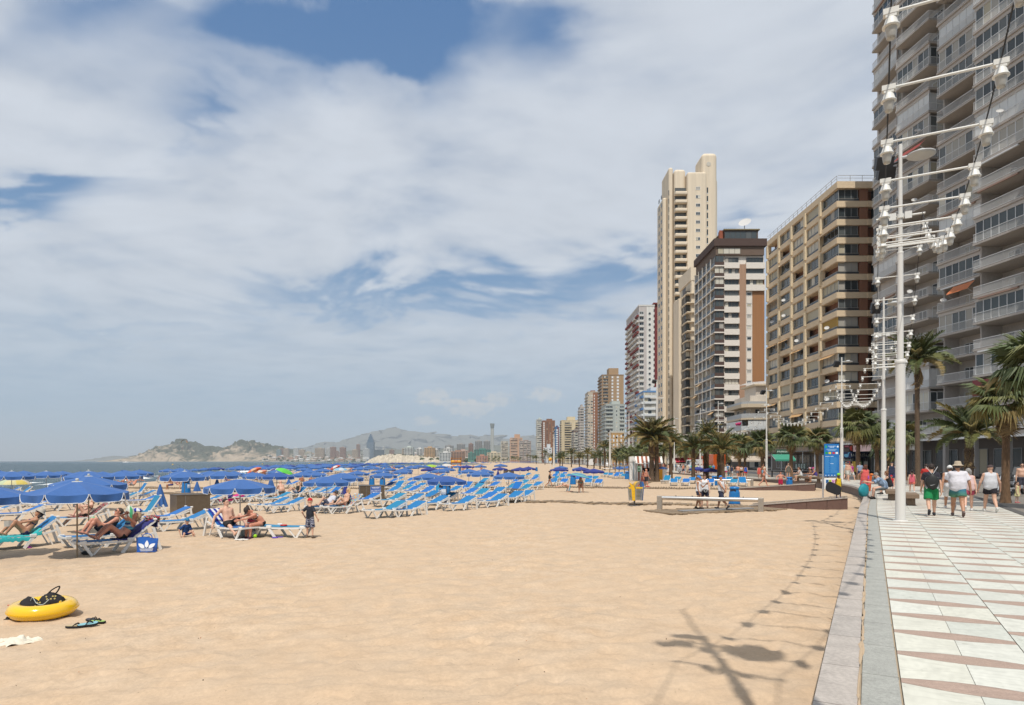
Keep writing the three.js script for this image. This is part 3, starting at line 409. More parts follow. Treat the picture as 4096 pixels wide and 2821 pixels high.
(function lowWhite() {
const fh = 3.02, t = building('low_apartment_block', 'low cream block with wide wraparound balconies between the two big blocks', 56.4, -163), white = wallMat([0.66, 0.60, 0.52]), cream = wallMat([0.66, 0.55, 0.40]), rail = mat([0.40, 0.41, 0.41], { roughness: 0.35 });
bx('core_wall', t, 2.6, 16, 0, 18, -14, -2.4, white); bx('penthouse', t, 4.6, 15, 18, 20.6, -12, -4, white); bx('penthouse_roof', t, 4.0, 16, 20.6, 21.0, -13, -3, cream);
for (let f = 0; f < 5; f++) { const y = 3.0 + f * fh; part('balcony_slab', poly([[0.8, -15], [0, -1.2], [1.2, 0], [16, 0], [16, -15]], f === 4 ? 0.85 : 0.42, y - 0.15), cream, t); const h = f === 4 ? 0.55 : 1.05, y1 = f === 4 ? y + 0.72 : y + 0.3; part('balcony_panel', mg([flat(V(0.86, y1 + h / 2, -14.9), V(0.08, y1 + h / 2, -1.2), 0.03, h), flat(V(0.08, y1 + h / 2, -1.2), V(1.26, y1 + h / 2, -0.08), 0.03, h), flat(V(1.26, y1 + h / 2, -0.08), V(16, y1 + h / 2, -0.08), 0.03, h)]), f === 2 ? wallMat([0.62, 0.64, 0.64]) : rail, t);
if (f < 4) { win(t, 4.4, y + 1.5, -2.36, 0, 1.2, 2.1, 1, frameM.w, 0.2); win(t, 11, y + 1.5, -2.36, 0, 1.6, 2.1, 2, frameM.w, 0.5); win(t, 2.56, y + 1.5, -6, FRONT, 1.8, 2.1, 2, frameM.w, 0.3); win(t, 2.56, y + 1.5, -11, FRONT, 1.8, 2.1, 2, frameM.w, 0.3); }
if (f === 2) { for (let i = 0; i < 4; i++) bx('shutter', t, 1.4 + i * 1.25, 2.6 + i * 1.25, y + 1.3, y + 2.7, -0.3, -0.24, shutterM); for (let i = 0; i < 6; i++) bx('shutter', t, 0.3, 0.36, y + 1.3, y + 2.7, -13.4 + i * 2.0, -11.5 + i * 2.0, shutterM); } }
for (const [x, z] of [[0.02, -3.4], [0.02, -3.0], [0.04, -2.2], [0.0, -4.6]]) part('flower_pot', mg([cyl(0.12, 0.16, 0.25, 8), new THREE.IcosahedronGeometry(0.3, 1).translate(0, 0.45, 0)]), mat([0.55, 0.04, 0.16], { roughness: 0.9 }), t, x, 10.6, z);
part('pergola', mg([0, 1, 2, 3, 4].map((i) => bar(V(1.5, 21 - 0.0, -1 - i * 1.4), V(9, 21.6, -1 - i * 1.4), 0.06))), mat([0.7, 0.68, 0.66]), t);
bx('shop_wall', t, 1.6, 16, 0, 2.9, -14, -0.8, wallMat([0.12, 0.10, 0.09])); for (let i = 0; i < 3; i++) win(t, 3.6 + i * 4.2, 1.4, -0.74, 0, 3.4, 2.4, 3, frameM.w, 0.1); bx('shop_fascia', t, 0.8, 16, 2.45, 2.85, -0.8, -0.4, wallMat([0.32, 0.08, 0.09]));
})();

(function brownWhite() {
const fh = 3.03, base = 3.5, NF = 18, L = 20, white = wallMat([0.80, 0.74, 0.66]), brown = wallMat([0.085, 0.05, 0.04]), brick = wallMat([0.36, 0.17, 0.07]), lattice = wallMat([0.42, 0.26, 0.17]);
const t = building('brown_white_tower', 'white and brown tower with brick column and dark corner balconies', 55.3, -182);
bx('core_wall', t, 1.6, 13.8, 0, base + NF * fh, -L, -1.0, white); bx('brick_wall', t, 10.6, 13.9, 0, base + NF * fh - 6, -L, -0.9, brick); bx('brick_column', t, 6.9, 8.7, 0, base + (NF - 1) * fh + 0.6, -1.0, -0.55, lattice);
for (let f = 0; f < NF; f++) { const y = base + f * fh;
for (let b = 0; b < 5; b++) { const z0 = -b * 4; bx('balcony_slab', t, -0.1, 1.6, y - 0.12, y + 0.2, z0 - 4, z0, white); bx('balcony_panel', t, 0, 0.06, y + 0.2, y + 1.1, z0 - 3.85, z0 - 0.15, mat([0.045, 0.055, 0.065], { roughness: 0.3, specularIntensity: 1 })); win(t, 0.3 + (rb() < 0.25 ? 1.0 : 0), y + 1.95, z0 - 2, FRONT, 3.7, 1.7, 4, frameM.d, 0.2, 0.06); bx('divider', t, -0.1, 1.6, y + 0.2, y + fh - 0.12, z0 - 4.001, z0 - 3.82, white); if (rb() < 0.08) part('awning', grid(4, 2, (u, v) => [-v * 1.1, -v * 0.8, (u - 0.5) * 3.4]), mat([0.5, 0.33, 0.17], { roughness: 0.9 }), t, 0, y + 2.7, z0 - 2); }
bx('corner_slab', t, -0.1, 2.7, y - 0.12, y + 0.2, -1.6, 0.05, white); bx('corner_panel', t, 0, 2.6, y + 0.2, y + 1.1, -0.06, 0, brown); win(t, 1.3, y + 1.98, -0.3, 0, 2.5, 1.75, 2, frameM.n, 0.3, 0.07);
bx('white_band', t, 2.7, 6.9, y - 0.5, y + 1.05, -1.0, -0.35, white); win(t, 4.9, y + 1.78, -0.85, 0, 3.7, 1.4, 4, frameM.n, 0.45, 0.06);
if (f > NF - 4) { bx('white_band', t, 8.7, 13.9, y - 0.6, y + 1.05, -1.0, -0.3, white); win(t, 11.2, y + 1.75, -0.8, 0, 4.6, 1.35, 5, frameM.d, 0.4, 0.06); } else { bx('lobby_band', t, 9.0, 10.4, y - 0.9, y + 1.1, -1.0, -0.86, white); win(t, 9.7, y + 1.6, -0.9, 0, 1.2, 0.8, 1, frameM.w, 0.3); }
}
const yt = base + NF * fh; bx('top_storey', t, 0.4, 13.6, yt, yt + 2.4, -L, -0.3, wallMat([0.16, 0.11, 0.08])); win(t, 4.0, yt + 1.1, -0.26, 0, 6.2, 1.6, 4, frameM.d, 0.9); bx('roof_band', t, -0.2, 14.2, yt + 2.4, yt + 4.4, -L - 0.3, 0.2, brown);
bx('penthouse', t, 3.2, 12.4, yt + 4.4, yt + 7.2, -14, -1.6, wallMat([0.12, 0.09, 0.07])); win(t, 7.6, yt + 5.9, -1.55, 0, 8.8, 2.0, 6, frameM.d, 0.0); bx('penthouse_roof', t, 2.9, 12.8, yt + 7.2, yt + 7.5, -14.5, -1.2, wallMat([0.24, 0.19, 0.1])); part('hipped_roof', (() => { const g = new THREE.CylinderGeometry(2.6, 5.4, 1.3, 4, 1); g.rotateY(Math.PI / 4); g.scale(0.95, 1, 1); return g; })(), brown, t, 8, yt + 8.1, -7); part('chimney', mg([box(1.1, 2.0, 1.1), cyl(0.3, 0.3, 0.4, 8, -0.2, 1, 0), cyl(0.3, 0.3, 0.4, 8, 0.3, 1, 0)]), wallMat([0.35, 0.1, 0.05]), t, 2.6, yt + 6.2, -3); dish(t, 9.6, yt + 10.2, -4, 1.7); part('mast', bar(V(9.6, yt + 8, -4.4), V(9.6, yt + 10.2, -4.2), 0.1), frameM.g, t);
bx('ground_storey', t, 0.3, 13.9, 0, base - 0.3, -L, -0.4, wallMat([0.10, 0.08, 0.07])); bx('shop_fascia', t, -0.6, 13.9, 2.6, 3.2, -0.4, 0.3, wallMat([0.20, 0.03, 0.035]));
})();

(function creamTower() {
const cream = wallMat([0.80, 0.68, 0.52]), t = building('cream_skyscraper', 'very tall cream skyscraper with rounded crown and round emblem', 55.6, -240), fh = 3.03;
const PG = new RoundedBoxGeometry(4.4, 1.25, 2.8, 2, 0.35), rr = (w, h, d, r) => new RoundedBoxGeometry(w, h, d, 3, r);
part('main_shaft', rr(7, 106, 14, 0.7), cream, t, 11.1, 53, -7.4); part('front_shaft', rr(4.2, 108, 12, 1.2), cream, t, 5.5, 54, -8.4); part('stair_shaft', rr(5.6, 122, 10, 1.5), cream, t, 15.8, 52.3, -5.9); part('rear_shaft', rr(5, 105, 12, 0.8), cream, t, 16.8, 52, -9); part('fin_shaft', rr(1.6, 110, 12, 0.75), cream, t, 2.4, 54, -9.4); part('fin_shaft', rr(1.5, 99, 10, 0.7), cream, t, 0.8, 49.5, -11);
part('emblem', cyl(0.8, 0.8, 0.1, 24).rotateX(Math.PI / 2), wallMat([0.62, 0.58, 0.5]), t, 15.4, 109, -0.9);
for (let f = 0; f < 33; f++) { const y = 4 + f * fh; if (y > 100) break;
part('parapet', PG, cream, t, 5.5, y + 0.62, -1.9); win(t, 5.5, y + 2.1, -2.3, 0, 4.0, 1.75, 4, frameM.d, 0.15, 0.06); win(t, 11.4, y + 2.1, -0.36, 0, 1.6, 1.15, 2, frameM.w, 0.3, 0.09); bx('slot_window', t, 14.7, 15.2, y + 0.6, y + 2.6, -0.95, -0.86, glass[0]); bx('slot_sill', t, 14.65, 15.25, y + 0.4, y + 0.6, -0.95, -0.8, frameM.w);
for (let k = 0; k < 2; k++) bx('side_window', t, -0.06, 0.06, y + 1.2, y + 2.5, -9 - k * 4, -7.5 - k * 4, glass[0]); bx('slot_window', t, 1.5, 1.7, y + 0.8, y + 2.6, -3.5, -3.4, glass[0]); }
const w = building('dark_balcony_wing', 'narrow cream wing with stacked dark balconies before the cream skyscraper', 55.6, -214), dk = mat([0.05, 0.045, 0.04], { roughness: 0.35, specularIntensity: 1 });
bx('core_wall', w, 2.2, 11, 0, 62, -16, -1, cream); bx('side_fin', w, 0, 1.8, 0, 56, -16, -8.5, cream); bx('end_fin', w, 6.4, 11, 0, 66, -3, -0.2, cream); part('sloping_crown', poly([[2, -1], [6.4, 0], [11, 0], [11, -16], [1.8, -16]], 4.4, 60), cream, w); win(w, 8.4, 62.6, 0.04, 0, 2.2, 1.9, 2, frameM.g, 0.8);
for (let f = 0; f < 18; f++) { const y = 4.2 + f * fh; bx('balcony_slab', w, 0.6, 6.5, y - 0.15, y + 0.15, -3.2, -0.1, cream); bx('balcony_panel', w, 3.4, 6.4, y + 0.15, y + 1.15, -0.25, -0.18, dk); bx('balcony_panel', w, 0.6, 3.3, y + 0.15, y + 1.15, -2.6, -2.5, dk); if (rb() < 0.75) { win(w, 4.9, y + 1.95, -0.45, 0, 2.9, 1.7, 2, frameM.n, 0.35); win(w, 2.0, y + 1.95, -2.7, 0, 2.5, 1.7, 2, frameM.n, 0.2); } else win(w, 4.4, y + 1.7, -0.98, 0, 2.4, 2.1, 2, frameM.n, 0.1); for (let k = 0; k < 3; k++) { bx('balcony_slab', w, 0.55, 2.3, y - 0.15, y + 0.15, -3.4 - k * 1.8, -2.6 - k * 1.8, cream); win(w, 0.9, y + 1.6, -3.6 - k * 1.9, FRONT, 1.6, 2.2, 2, frameM.n, 0.15); } }
})();

function block(name, label, pxL, pxC, pxR, yTop, d, o) {
const xc = (pxC - CX) / F * d, W = (pxR - pxC) / F * d, H = (HY - yTop) / F * d + EYE, L = o.L ?? Math.max(8, Math.min(26, (() => { const k = (pxL - CX) / F; return k > 0.004 ? xc / k - d : 20; })()));
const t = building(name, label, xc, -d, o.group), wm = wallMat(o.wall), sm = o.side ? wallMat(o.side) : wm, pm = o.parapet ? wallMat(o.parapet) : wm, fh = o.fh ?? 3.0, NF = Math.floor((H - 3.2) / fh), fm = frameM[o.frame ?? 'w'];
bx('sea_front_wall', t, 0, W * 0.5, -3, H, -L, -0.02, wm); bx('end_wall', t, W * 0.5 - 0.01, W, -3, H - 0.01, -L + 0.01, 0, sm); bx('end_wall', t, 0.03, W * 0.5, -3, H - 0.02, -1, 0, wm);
if (o.crown !== 0) bx('roof_house', t, W * 0.35, W * 0.8, H, H + (o.crown ?? 3), -L * 0.7, -L * 0.2, sm);
bx('roof_rim', t, -0.15, W + 0.15, H - 0.5, H + 0.35, -L - 0.15, 0.15, o.rim ? wallMat(o.rim) : pm);
const ends = o.ends ?? [[0.06, 0.34, 'b'], [0.42, 0.56, 'w'], [0.68, 0.94, 'w']], nf = o.front ?? 3;
for (let f = 0; f < NF; f++) { const y = 3.2 + f * fh;
for (const [a, b, k] of ends) { const x0 = W * a, x1 = W * b, xm = (x0 + x1) / 2, w = x1 - x0;
if (k === 'w') win(t, xm, y + 1.5, 0.03, 0, w, o.wh ?? 1.3, w > 3 ? 3 : w > 1.6 ? 2 : 1, fm, o.blind ?? 0.35, 0.08);
else if (k === 's') bx('square_window', t, x0, x1, y + 0.5, y + 2.3, 0, 0.12, frameM.w);
else if (k === 'o') { part('round_window', cyl(w / 2, w / 2, 0.1, 14).rotateX(Math.PI / 2), glass[0], t, xm, y + 1.5, 0.0); part('round_frame', new THREE.TorusGeometry(w / 2, 0.12, 6, 16), frameM.g, t, xm, y + 1.5, 0.1); }
else { bx('balcony_parapet', t, x0, x1, y - 0.1, y + 0.95, 0, k === 'g' ? 0.25 : 0.9, pm); win(t, xm, y + 1.8, 0.05, 0, w - 0.1, 1.65, w > 3 ? 4 : 2, fm, o.blind ?? 0.35, 0.08); }
}
const bw = L / nf; for (let b = 0; b < nf; b++) { const zm = -bw * (b + 0.5); bx('balcony_parapet', t, -1.0, 0, y - 0.1, y + 0.95, zm - bw * 0.44, zm + bw * 0.44, rb() < (o.mix ?? 0) ? wallMat(o.alt) : pm); win(t, -0.04, y + 1.75, zm, FRONT, bw * 0.8, 1.6, 3, fm, o.blind ?? 0.35, 0.1); if (rb() < (o.awn ?? 0)) bx('awning', t, -1.15, -1.0, y + 1.9, y + 2.8, zm - bw * 0.4, zm + bw * 0.4, wallMat(o.awnC ?? [0.55, 0.38, 0.1])); }
}
return t;
}
const ROW = 'towers along the seafront';
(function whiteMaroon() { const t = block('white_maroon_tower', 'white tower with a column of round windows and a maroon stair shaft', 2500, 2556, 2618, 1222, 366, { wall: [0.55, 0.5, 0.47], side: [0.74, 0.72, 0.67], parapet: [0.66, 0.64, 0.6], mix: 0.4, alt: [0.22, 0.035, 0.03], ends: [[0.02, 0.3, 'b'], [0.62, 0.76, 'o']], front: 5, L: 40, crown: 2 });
const x = 8.5, H = 88; bx('stair_shaft', t, x, x + 6.2, 0, H, -9, -0.6, wallMat([0.19, 0.03, 0.028])); for (let f = 0; f < 28; f++) { bx('landing', t, x + 4.4, x + 6.3, 2 + f * 3, 2.25 + f * 3, -1, 0.3, wallMat([0.26, 0.05, 0.04])); const g = box(2.3, 0.22, 0.5, 0, 0, 0, 0, 0, f % 2 ? 0.85 : -0.85); part('stair_flight', g, wallMat([0.30, 0.07, 0.055]), t, x + 5.3, 3.6 + f * 3, -0.1); bx('vent', t, x - 0.5, x + 0.0, 2.6 + f * 3, 4.1 + f * 3, -0.3, 0.05, glass[1]); } bx('shaft_cap', t, x - 0.6, x + 6.6, H, H + 0.6, -9.4, 0.4, wallMat([0.24, 0.04, 0.035])); })();
block('white_blue_block', 'low white block with blue slab edges and a blue awning', 2545, 2575, 2674, 1566, 330, { wall: [0.62, 0.66, 0.68], side: [0.66, 0.68, 0.68], parapet: [0.7, 0.72, 0.72], rim: [0.12, 0.26, 0.5], ends: [[0.02, 0.62, 'b'], [0.64, 0.98, 'b']], front: 3, blind: 0.75, mix: 0.25, alt: [0.10, 0.22, 0.45], crown: 2.5 });
block('grey_green_block', 'pale grey green apartment block before the tall brown tower', 2398, 2424, 2500, 1618, 520, { wall: [0.42, 0.45, 0.42], side: [0.47, 0.5, 0.46], ends: [[0.0, 0.36, 'b'], [0.52, 0.6, 'w'], [0.72, 0.96, 'b']], blind: 0.5, group: ROW });
block('ochre_block', 'small ochre block at the foot of the grey green block', 2440, 2446, 2496, 1729, 480, { wall: [0.50, 0.30, 0.12], rim: [0.62, 0.55, 0.45], ends: [[0.12, 0.24, 's'], [0.4, 0.52, 's'], [0.72, 0.84, 's']], front: 2, L: 18, crown: 0, group: ROW });
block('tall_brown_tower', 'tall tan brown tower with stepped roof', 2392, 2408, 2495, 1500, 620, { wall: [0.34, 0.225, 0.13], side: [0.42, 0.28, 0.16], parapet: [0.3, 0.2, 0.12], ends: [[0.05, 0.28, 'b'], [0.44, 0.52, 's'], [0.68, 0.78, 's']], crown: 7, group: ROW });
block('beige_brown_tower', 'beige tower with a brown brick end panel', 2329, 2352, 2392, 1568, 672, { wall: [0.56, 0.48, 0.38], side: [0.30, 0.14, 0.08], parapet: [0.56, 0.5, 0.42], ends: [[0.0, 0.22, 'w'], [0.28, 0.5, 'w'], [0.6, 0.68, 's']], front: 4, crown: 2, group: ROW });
block('grey_stepped_tower', 'grey stepped tower beside the beige and brown tower', 2313, 2320, 2336, 1628, 740, { wall: [0.42, 0.37, 0.34], parapet: [0.6, 0.55, 0.5], ends: [[0.1, 0.9, 'b']], front: 3, group: ROW });
block('curved_brown_block', 'lower dark block with rounded balconies', 2282, 2294, 2320, 1720, 790, { wall: [0.16, 0.11, 0.09], parapet: [0.5, 0.48, 0.42], ends: [[0.05, 0.95, 'b']], front: 4, crown: 2, group: ROW });
block('cream_banded_tower', 'cream tower with banded brown balconies and a blank cream strip', 2234, 2246, 2316, 1682, 850, { wall: [0.60, 0.50, 0.33], side: [0.66, 0.56, 0.38], ends: [[0.18, 0.58, 'b'], [0.8, 0.98, 'b']], blind: 0.25, awn: 0.08, frame: 'n', crown: 5, group: ROW });
block('blue_maroon_tower', 'slim tower with blue balconies and maroon end wall of white windows', 2207, 2222, 2236, 1708, 900, { wall: [0.08, 0.19, 0.36], side: [0.17, 0.045, 0.045], parapet: [0.07, 0.2, 0.42], ends: [[0.2, 0.75, 's']], awn: 0.1, crown: 2, group: ROW });
block('small_white_block', 'small white block among palms at the foot of the brown tower', 2172, 2180, 2208, 1792, 860, { wall: [0.66, 0.68, 0.7], ends: [[0.1, 0.35, 'w'], [0.6, 0.85, 'w']], front: 2, crown: 5, group: ROW });
block('dark_brown_tower', 'dark brown brick tower with curved balconies', 2146, 2170, 2220, 1683, 1000, { wall: [0.22, 0.105, 0.06], side: [0.25, 0.12, 0.065], parapet: [0.27, 0.14, 0.09], ends: [[0.06, 0.18, 's'], [0.32, 0.42, 'w'], [0.56, 0.66, 'w'], [0.8, 0.9, 'w']], frame: 'n', front: 4, crown: 3, group: ROW });
block('slim_white_tower', 'slim white tower with yellow awnings', 2126, 2148, 2168, 1678, 1080, { wall: [0.52, 0.52, 0.46], parapet: [0.62, 0.62, 0.58], side: [0.5, 0.56, 0.52], ends: [[0.05, 0.95, 'b']], awn: 0.3, awnC: [0.6, 0.42, 0.06], front: 3, crown: 3, group: ROW });
block('grey_gridded_block', 'grey block with a grid of pale columns', 2062, 2078, 2124, 1765, 1150, { wall: [0.28, 0.22, 0.2], parapet: [0.5, 0.46, 0.43], ends: [[0.05, 0.3, 'b'], [0.36, 0.62, 'b'], [0.68, 0.95, 'b']], front: 3, crown: 2, group: ROW });
block('peach_block', 'peach block with long balconies and a stepped top', 2033, 2040, 2090, 1752, 1280, { wall: [0.52, 0.33, 0.22], parapet: [0.56, 0.38, 0.27], ends: [[0.05, 0.6, 'b'], [0.7, 0.95, 'w']], front: 3, crown: 7, group: ROW });
block('green_white_block', 'white block with green awnings at the far bend of the beach', 1999, 2004, 2033, 1766, 1380, { wall: [0.52, 0.54, 0.48], parapet: [0.55, 0.5, 0.42], ends: [[0.05, 0.95, 'b']], awn: 0.35, awnC: [0.08, 0.35, 0.24], front: 3, crown: 0, group: ROW });
(function cornerShop() {
const z = -103.2, X = (p) => (p - CX) / F * 103.2, t = building('corner_shop', 'low corner shop under a navy sign between the palms', X(3352), z), W = X(3530) - X(3352);
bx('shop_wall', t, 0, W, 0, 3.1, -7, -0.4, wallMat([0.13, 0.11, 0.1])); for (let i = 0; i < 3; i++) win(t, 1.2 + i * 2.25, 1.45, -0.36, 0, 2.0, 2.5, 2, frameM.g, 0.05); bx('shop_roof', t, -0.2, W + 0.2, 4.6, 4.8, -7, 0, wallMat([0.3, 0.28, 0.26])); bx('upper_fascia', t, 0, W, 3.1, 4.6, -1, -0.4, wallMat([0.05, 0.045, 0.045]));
const tx = canvasTex(1024, 176, (c) => { c.fillStyle = '#1d2745'; c.fillRect(0, 0, 1024, 176); c.fillStyle = '#4f86a8'; c.beginPath(); c.ellipse(150, 105, 60, 46, 0.3, 0, 7); c.fill(); c.fillRect(190, 30, 22, 60); c.beginPath(); c.ellipse(215, 32, 30, 12, -0.4, 0, 7); c.fill(); c.fillStyle = '#d9dccf'; c.font = 'bold 92px serif'; c.fillText('LA BALLEÑA AZUL', 268, 124, 600); c.strokeStyle = '#8d93a8'; c.lineWidth = 8; c.beginPath(); c.ellipse(940, 88, 30, 52, 0, 0, 7); c.stroke(); });
part('name_sign', box(W - 0.6, 0.98, 0.1), [mat('#1d2745'), mat('#1d2745'), mat('#1d2745'), mat('#1d2745'), mat('#ffffff', { map: tx, roughness: 0.5 }), mat('#1d2745')], t, W / 2 + 0.2, 2.7, -0.3);
const disc = (x, y, a, b) => { part('round_sign', cyl(0.42, 0.42, 0.1, 20).rotateX(Math.PI / 2), mat(a, { roughness: 0.5 }), t, x, y, -0.28); part('round_sign_face', cyl(0.34, 0.34, 0.03, 20).rotateX(Math.PI / 2), mat(b, { roughness: 0.5 }), t, x, y, -0.23); };
disc(2.35, 3.75, '#7d2a24', '#4a7a60'); disc(4.15, 3.72, '#1d1a18', '#c7a13f'); disc(5.2, 3.72, '#1d1a18', '#33281c'); disc(0.4, 3.7, '#20201f', '#b9a8a4'); bx('neon_panel', t, 1.2, 1.9, 3.9, 4.5, -0.4, -0.3, wallMat([0.22, 0.06, 0.1])); bx('neon_panel', t, 4.7, 5.3, 4.1, 4.55, -0.4, -0.3, wallMat([0.22, 0.06, 0.1]));
for (let i = 0; i < 7; i++) bx('postcard_rack', t, 0.3 + i * 0.9, 0.75 + i * 0.9, 0.1, 1.7, 0.2, 0.5, mat(['#3f7f9f', '#a4483f', '#c9a94c', '#7b9f6a', '#d8d4cb', '#35507f', '#b56a8f'][i], { roughness: 0.7 }));
})();

// ---------- far shore: hills, mountains, headland, town ----------
function ridge(name, pts, d, depth, nu, colorAt, o = {}) {            // land whose skyline passes through [px, y] at distance d; slopes down to the sea towards the viewer
const prof = (px) => { if (px <= pts[0][0]) return pts[0][1]; for (let i = 0; i < pts.length - 1; i++) if (px <= pts[i + 1][0]) { const t = (px - pts[i][0]) / (pts[i + 1][0] - pts[i][0]); return lerp(pts[i][1], pts[i + 1][1], sstep(0, 1, t) * 0.5 + t * 0.5); } return pts[pts.length - 1][1]; };
const x0 = (pts[0][0] - CX) / F * d, x1 = (pts[pts.length - 1][0] - CX) / F * d, nv = o.nv ?? 26, col = [];
const g = grid(nu, nv, (u, v) => { const x = lerp(x0, x1, u), px = x / d * F + CX, H = (HY - prof(px)) / F * d + EYE - SEA, f = v < 0.62 ? Math.pow(v / 0.62, o.pow ?? 0.8) : 1 - Math.pow((v - 0.62) / 0.38, 2) * 0.9, z = -d + (0.62 - v) * depth, k = o.k ?? 0.012, n = fbm(x * k, z * k, 5), rg = 1 - Math.abs(fbm(x * k * 0.8 + 7, z * k * 0.25, 3, n2b)) * 2, y = SEA - 1 + Math.max(0, H) * clamp(f * (1 + (o.rough ?? 0.22) * n * (v < 0.6 ? 1 : 0.15)) + (v > 0.05 && v < 0.55 ? (rg - 0.6) * 0.12 : 0), 0, 1.12); colorAt && col.push(...colorAt(x, y, z, f, n, px)); return [x + depth * 0.06 * n2(z * 0.01, x * 0.004), y, z]; });
if (colorAt) g.setAttribute('color', new THREE.Float32BufferAttribute(col, 3));
return g;
}
const vcM = new THREE.MeshStandardMaterial({ vertexColors: true, roughness: 0.95, side: THREE.DoubleSide });
{ const hillPts = [[528, 1846], [560, 1838], [600, 1824], [650, 1802], [690, 1782], [720, 1769], [737, 1765], [762, 1769], [800, 1784], [840, 1790], [880, 1792], [920, 1790], [945, 1783], [965, 1772], [985, 1768], [1012, 1770], [1050, 1779], [1090, 1784], [1130, 1791], [1170, 1798], [1220, 1808], [1300, 1820], [1400, 1832], [1480, 1842]];
struct('rocky_hills', ridge('hills', hillPts, 5900, 900, 330, (x, y, z, f, n, px) => { const scrub = sstep(0.3, 0.62, f + 0.9 * n2(x * 0.011, z * 0.011) * 0.5 + 0.5 * fbm(x * 0.03, z * 0.03, 3) + (px > 830 && px < 940 ? 0.45 : 0) - (px > 985 && px < 1060 ? 0.1 : 0)), sp = fbm(x * 0.06, z * 0.06, 2) > 0.28 ? 0.6 : 0, s = clamp(Math.max(scrub, sp), 0, 1), b = 1 + 0.25 * n; return [lerp(0.36 * b, 0.06, s), lerp(0.285 * b, 0.065, s), lerp(0.205 * b, 0.04, s)]; }, { rough: 0.5, pow: 0.62, nv: 34 }), vcM).userData.kind = 'structure'; }
struct('distant_hills', ridge('d', [[340, 1846], [380, 1840], [420, 1832], [460, 1823], [500, 1829], [540, 1822], [600, 1828], [640, 1846]], 11500, 1200, 60, null, { rough: 0.15 }), mat([0.14, 0.14, 0.12], { roughness: 1 }));
struct('mountains', ridge('m', [[1120, 1846], [1180, 1806], [1250, 1792], [1300, 1776], [1350, 1768], [1400, 1751], [1440, 1738], [1480, 1731], [1540, 1724], [1590, 1713], [1640, 1722], [1690, 1730], [1750, 1740], [1830, 1744], [1920, 1746], [1990, 1748], [2040, 1757], [2100, 1752], [2180, 1742], [2300, 1752], [2450, 1765], [2700, 1800]], 14000, 3600, 150, null, { rough: 0.3, k: 0.0011 }), mat([0.13, 0.125, 0.10], { roughness: 1 }));
struct('foothills', ridge('m', [[1230, 1846], [1300, 1822], [1420, 1800], [1500, 1805], [1560, 1797], [1640, 1803], [1760, 1795], [1850, 1790], [1960, 1780], [2040, 1788], [2120, 1800], [2300, 1805]], 7200, 1600, 110, null, { rough: 0.3, k: 0.003 }), mat([0.12, 0.12, 0.085], { roughness: 1 }));
struct('town_slope', ridge('t', [[1040, 1846], [1100, 1842], [1180, 1832], [1300, 1822], [1420, 1817], [1520, 1818], [1640, 1822], [1800, 1820], [2000, 1822], [2200, 1825]], 5200, 1500, 140, (x, y, z, f, n) => { const g = fbm(x * 0.02, z * 0.02, 3) > 0 ? 1 : 0; return [lerp(0.30, 0.07, g), lerp(0.26, 0.08, g), lerp(0.20, 0.05, g)]; }, { rough: 0.2, pow: 1.1 }), vcM);
struct('rock_headland', ridge('r', [[1480, 1850], [1492, 1838], [1520, 1826], [1560, 1818], [1600, 1817], [1650, 1822], [1720, 1826], [1800, 1828], [1870, 1834], [1935, 1850]], 1720, 130, 260, (x, y, z, f, n) => { const c = fbm(x * 0.12, y * 0.2 + z * 0.1, 4), s = f > 0.93 && fbm(x * 0.05, z * 0.05, 2) > -0.1 ? 1 : 0, b = 1 + 0.5 * c; return [lerp(0.46 * b, 0.09, s), lerp(0.40 * b, 0.09, s), lerp(0.31 * b, 0.05, s)]; }, { rough: 0.5, k: 0.05, pow: 0.4, nv: 30 }), vcM);
struct('bay_land', poly([[60, -640], [400, -500], [900, -1200], [900, -1900], [-250, -1900], [-215, -1690], [-80, -1560], [10, -1050], [48, -700]], 2.0, SEA - 0.35), mat([0.32, 0.28, 0.22], { roughness: 1 }));
function farTower(label, p0, p1, yt, yb, d, c, o = {}) {
const x0 = (p0 - CX) / F * d, W = (p1 - p0) / F * d, H = EYE + (HY - yt) / F * d, y0 = EYE + (HY - yb) / F * d - 12, D = o.D ?? Math.min(W, 26), t = thing(o.name ?? 'far_tower', label, 'building', [x0, 0, -d], 0, o.group), fh = o.fh ?? 3.2;
bx('wall', t, 0, W, y0, H, -D, 0, wallMat(c)); bx('roof_rim', t, -0.3, W + 0.3, H, H + 1.2, -D - 0.3, 0.3, wallMat(o.rim ?? c)); if (o.top !== 0) bx('roof_house', t, W * 0.3, W * 0.7, H + 1.2, H + 4.5, -D * 0.7, -D * 0.3, wallMat(o.rim ?? c));
const cols = o.cols ?? Math.max(2, Math.round(W / 7)), nf = Math.floor((H - y0 - 13) / fh), l = [], b = [];
for (let f = 0; f < nf; f++) { const y = H - (f + 1) * fh; for (let k = 0; k < cols; k++) { const w = W / cols; l.push(box(w * 0.7, fh * 0.5, 0.2, w * (k + 0.5), y + fh * 0.5, 0.05)); if (o.bal) b.push(box(w * 0.86, fh * 0.35, 1.2, w * (k + 0.5), y + 0.1, 0.6)); } for (let k = 0; k < 3; k++) l.push(box(0.2, fh * 0.5, D * 0.22, -0.05, y + fh * 0.5, -D * (k + 0.5) / 3)); }
if (l.length) part('windows', mg(l), glass[1], t).userData.kind = 'stuff'; if (b.length) part('balconies', mg(b), wallMat(o.bc ?? c), t).userData.kind = 'stuff';
return t;
}
const W_ = [0.66, 0.65, 0.62], C_ = [0.55, 0.44, 0.33], B_ = [0.40, 0.24, 0.18], G_ = [0.40, 0.37, 0.34];
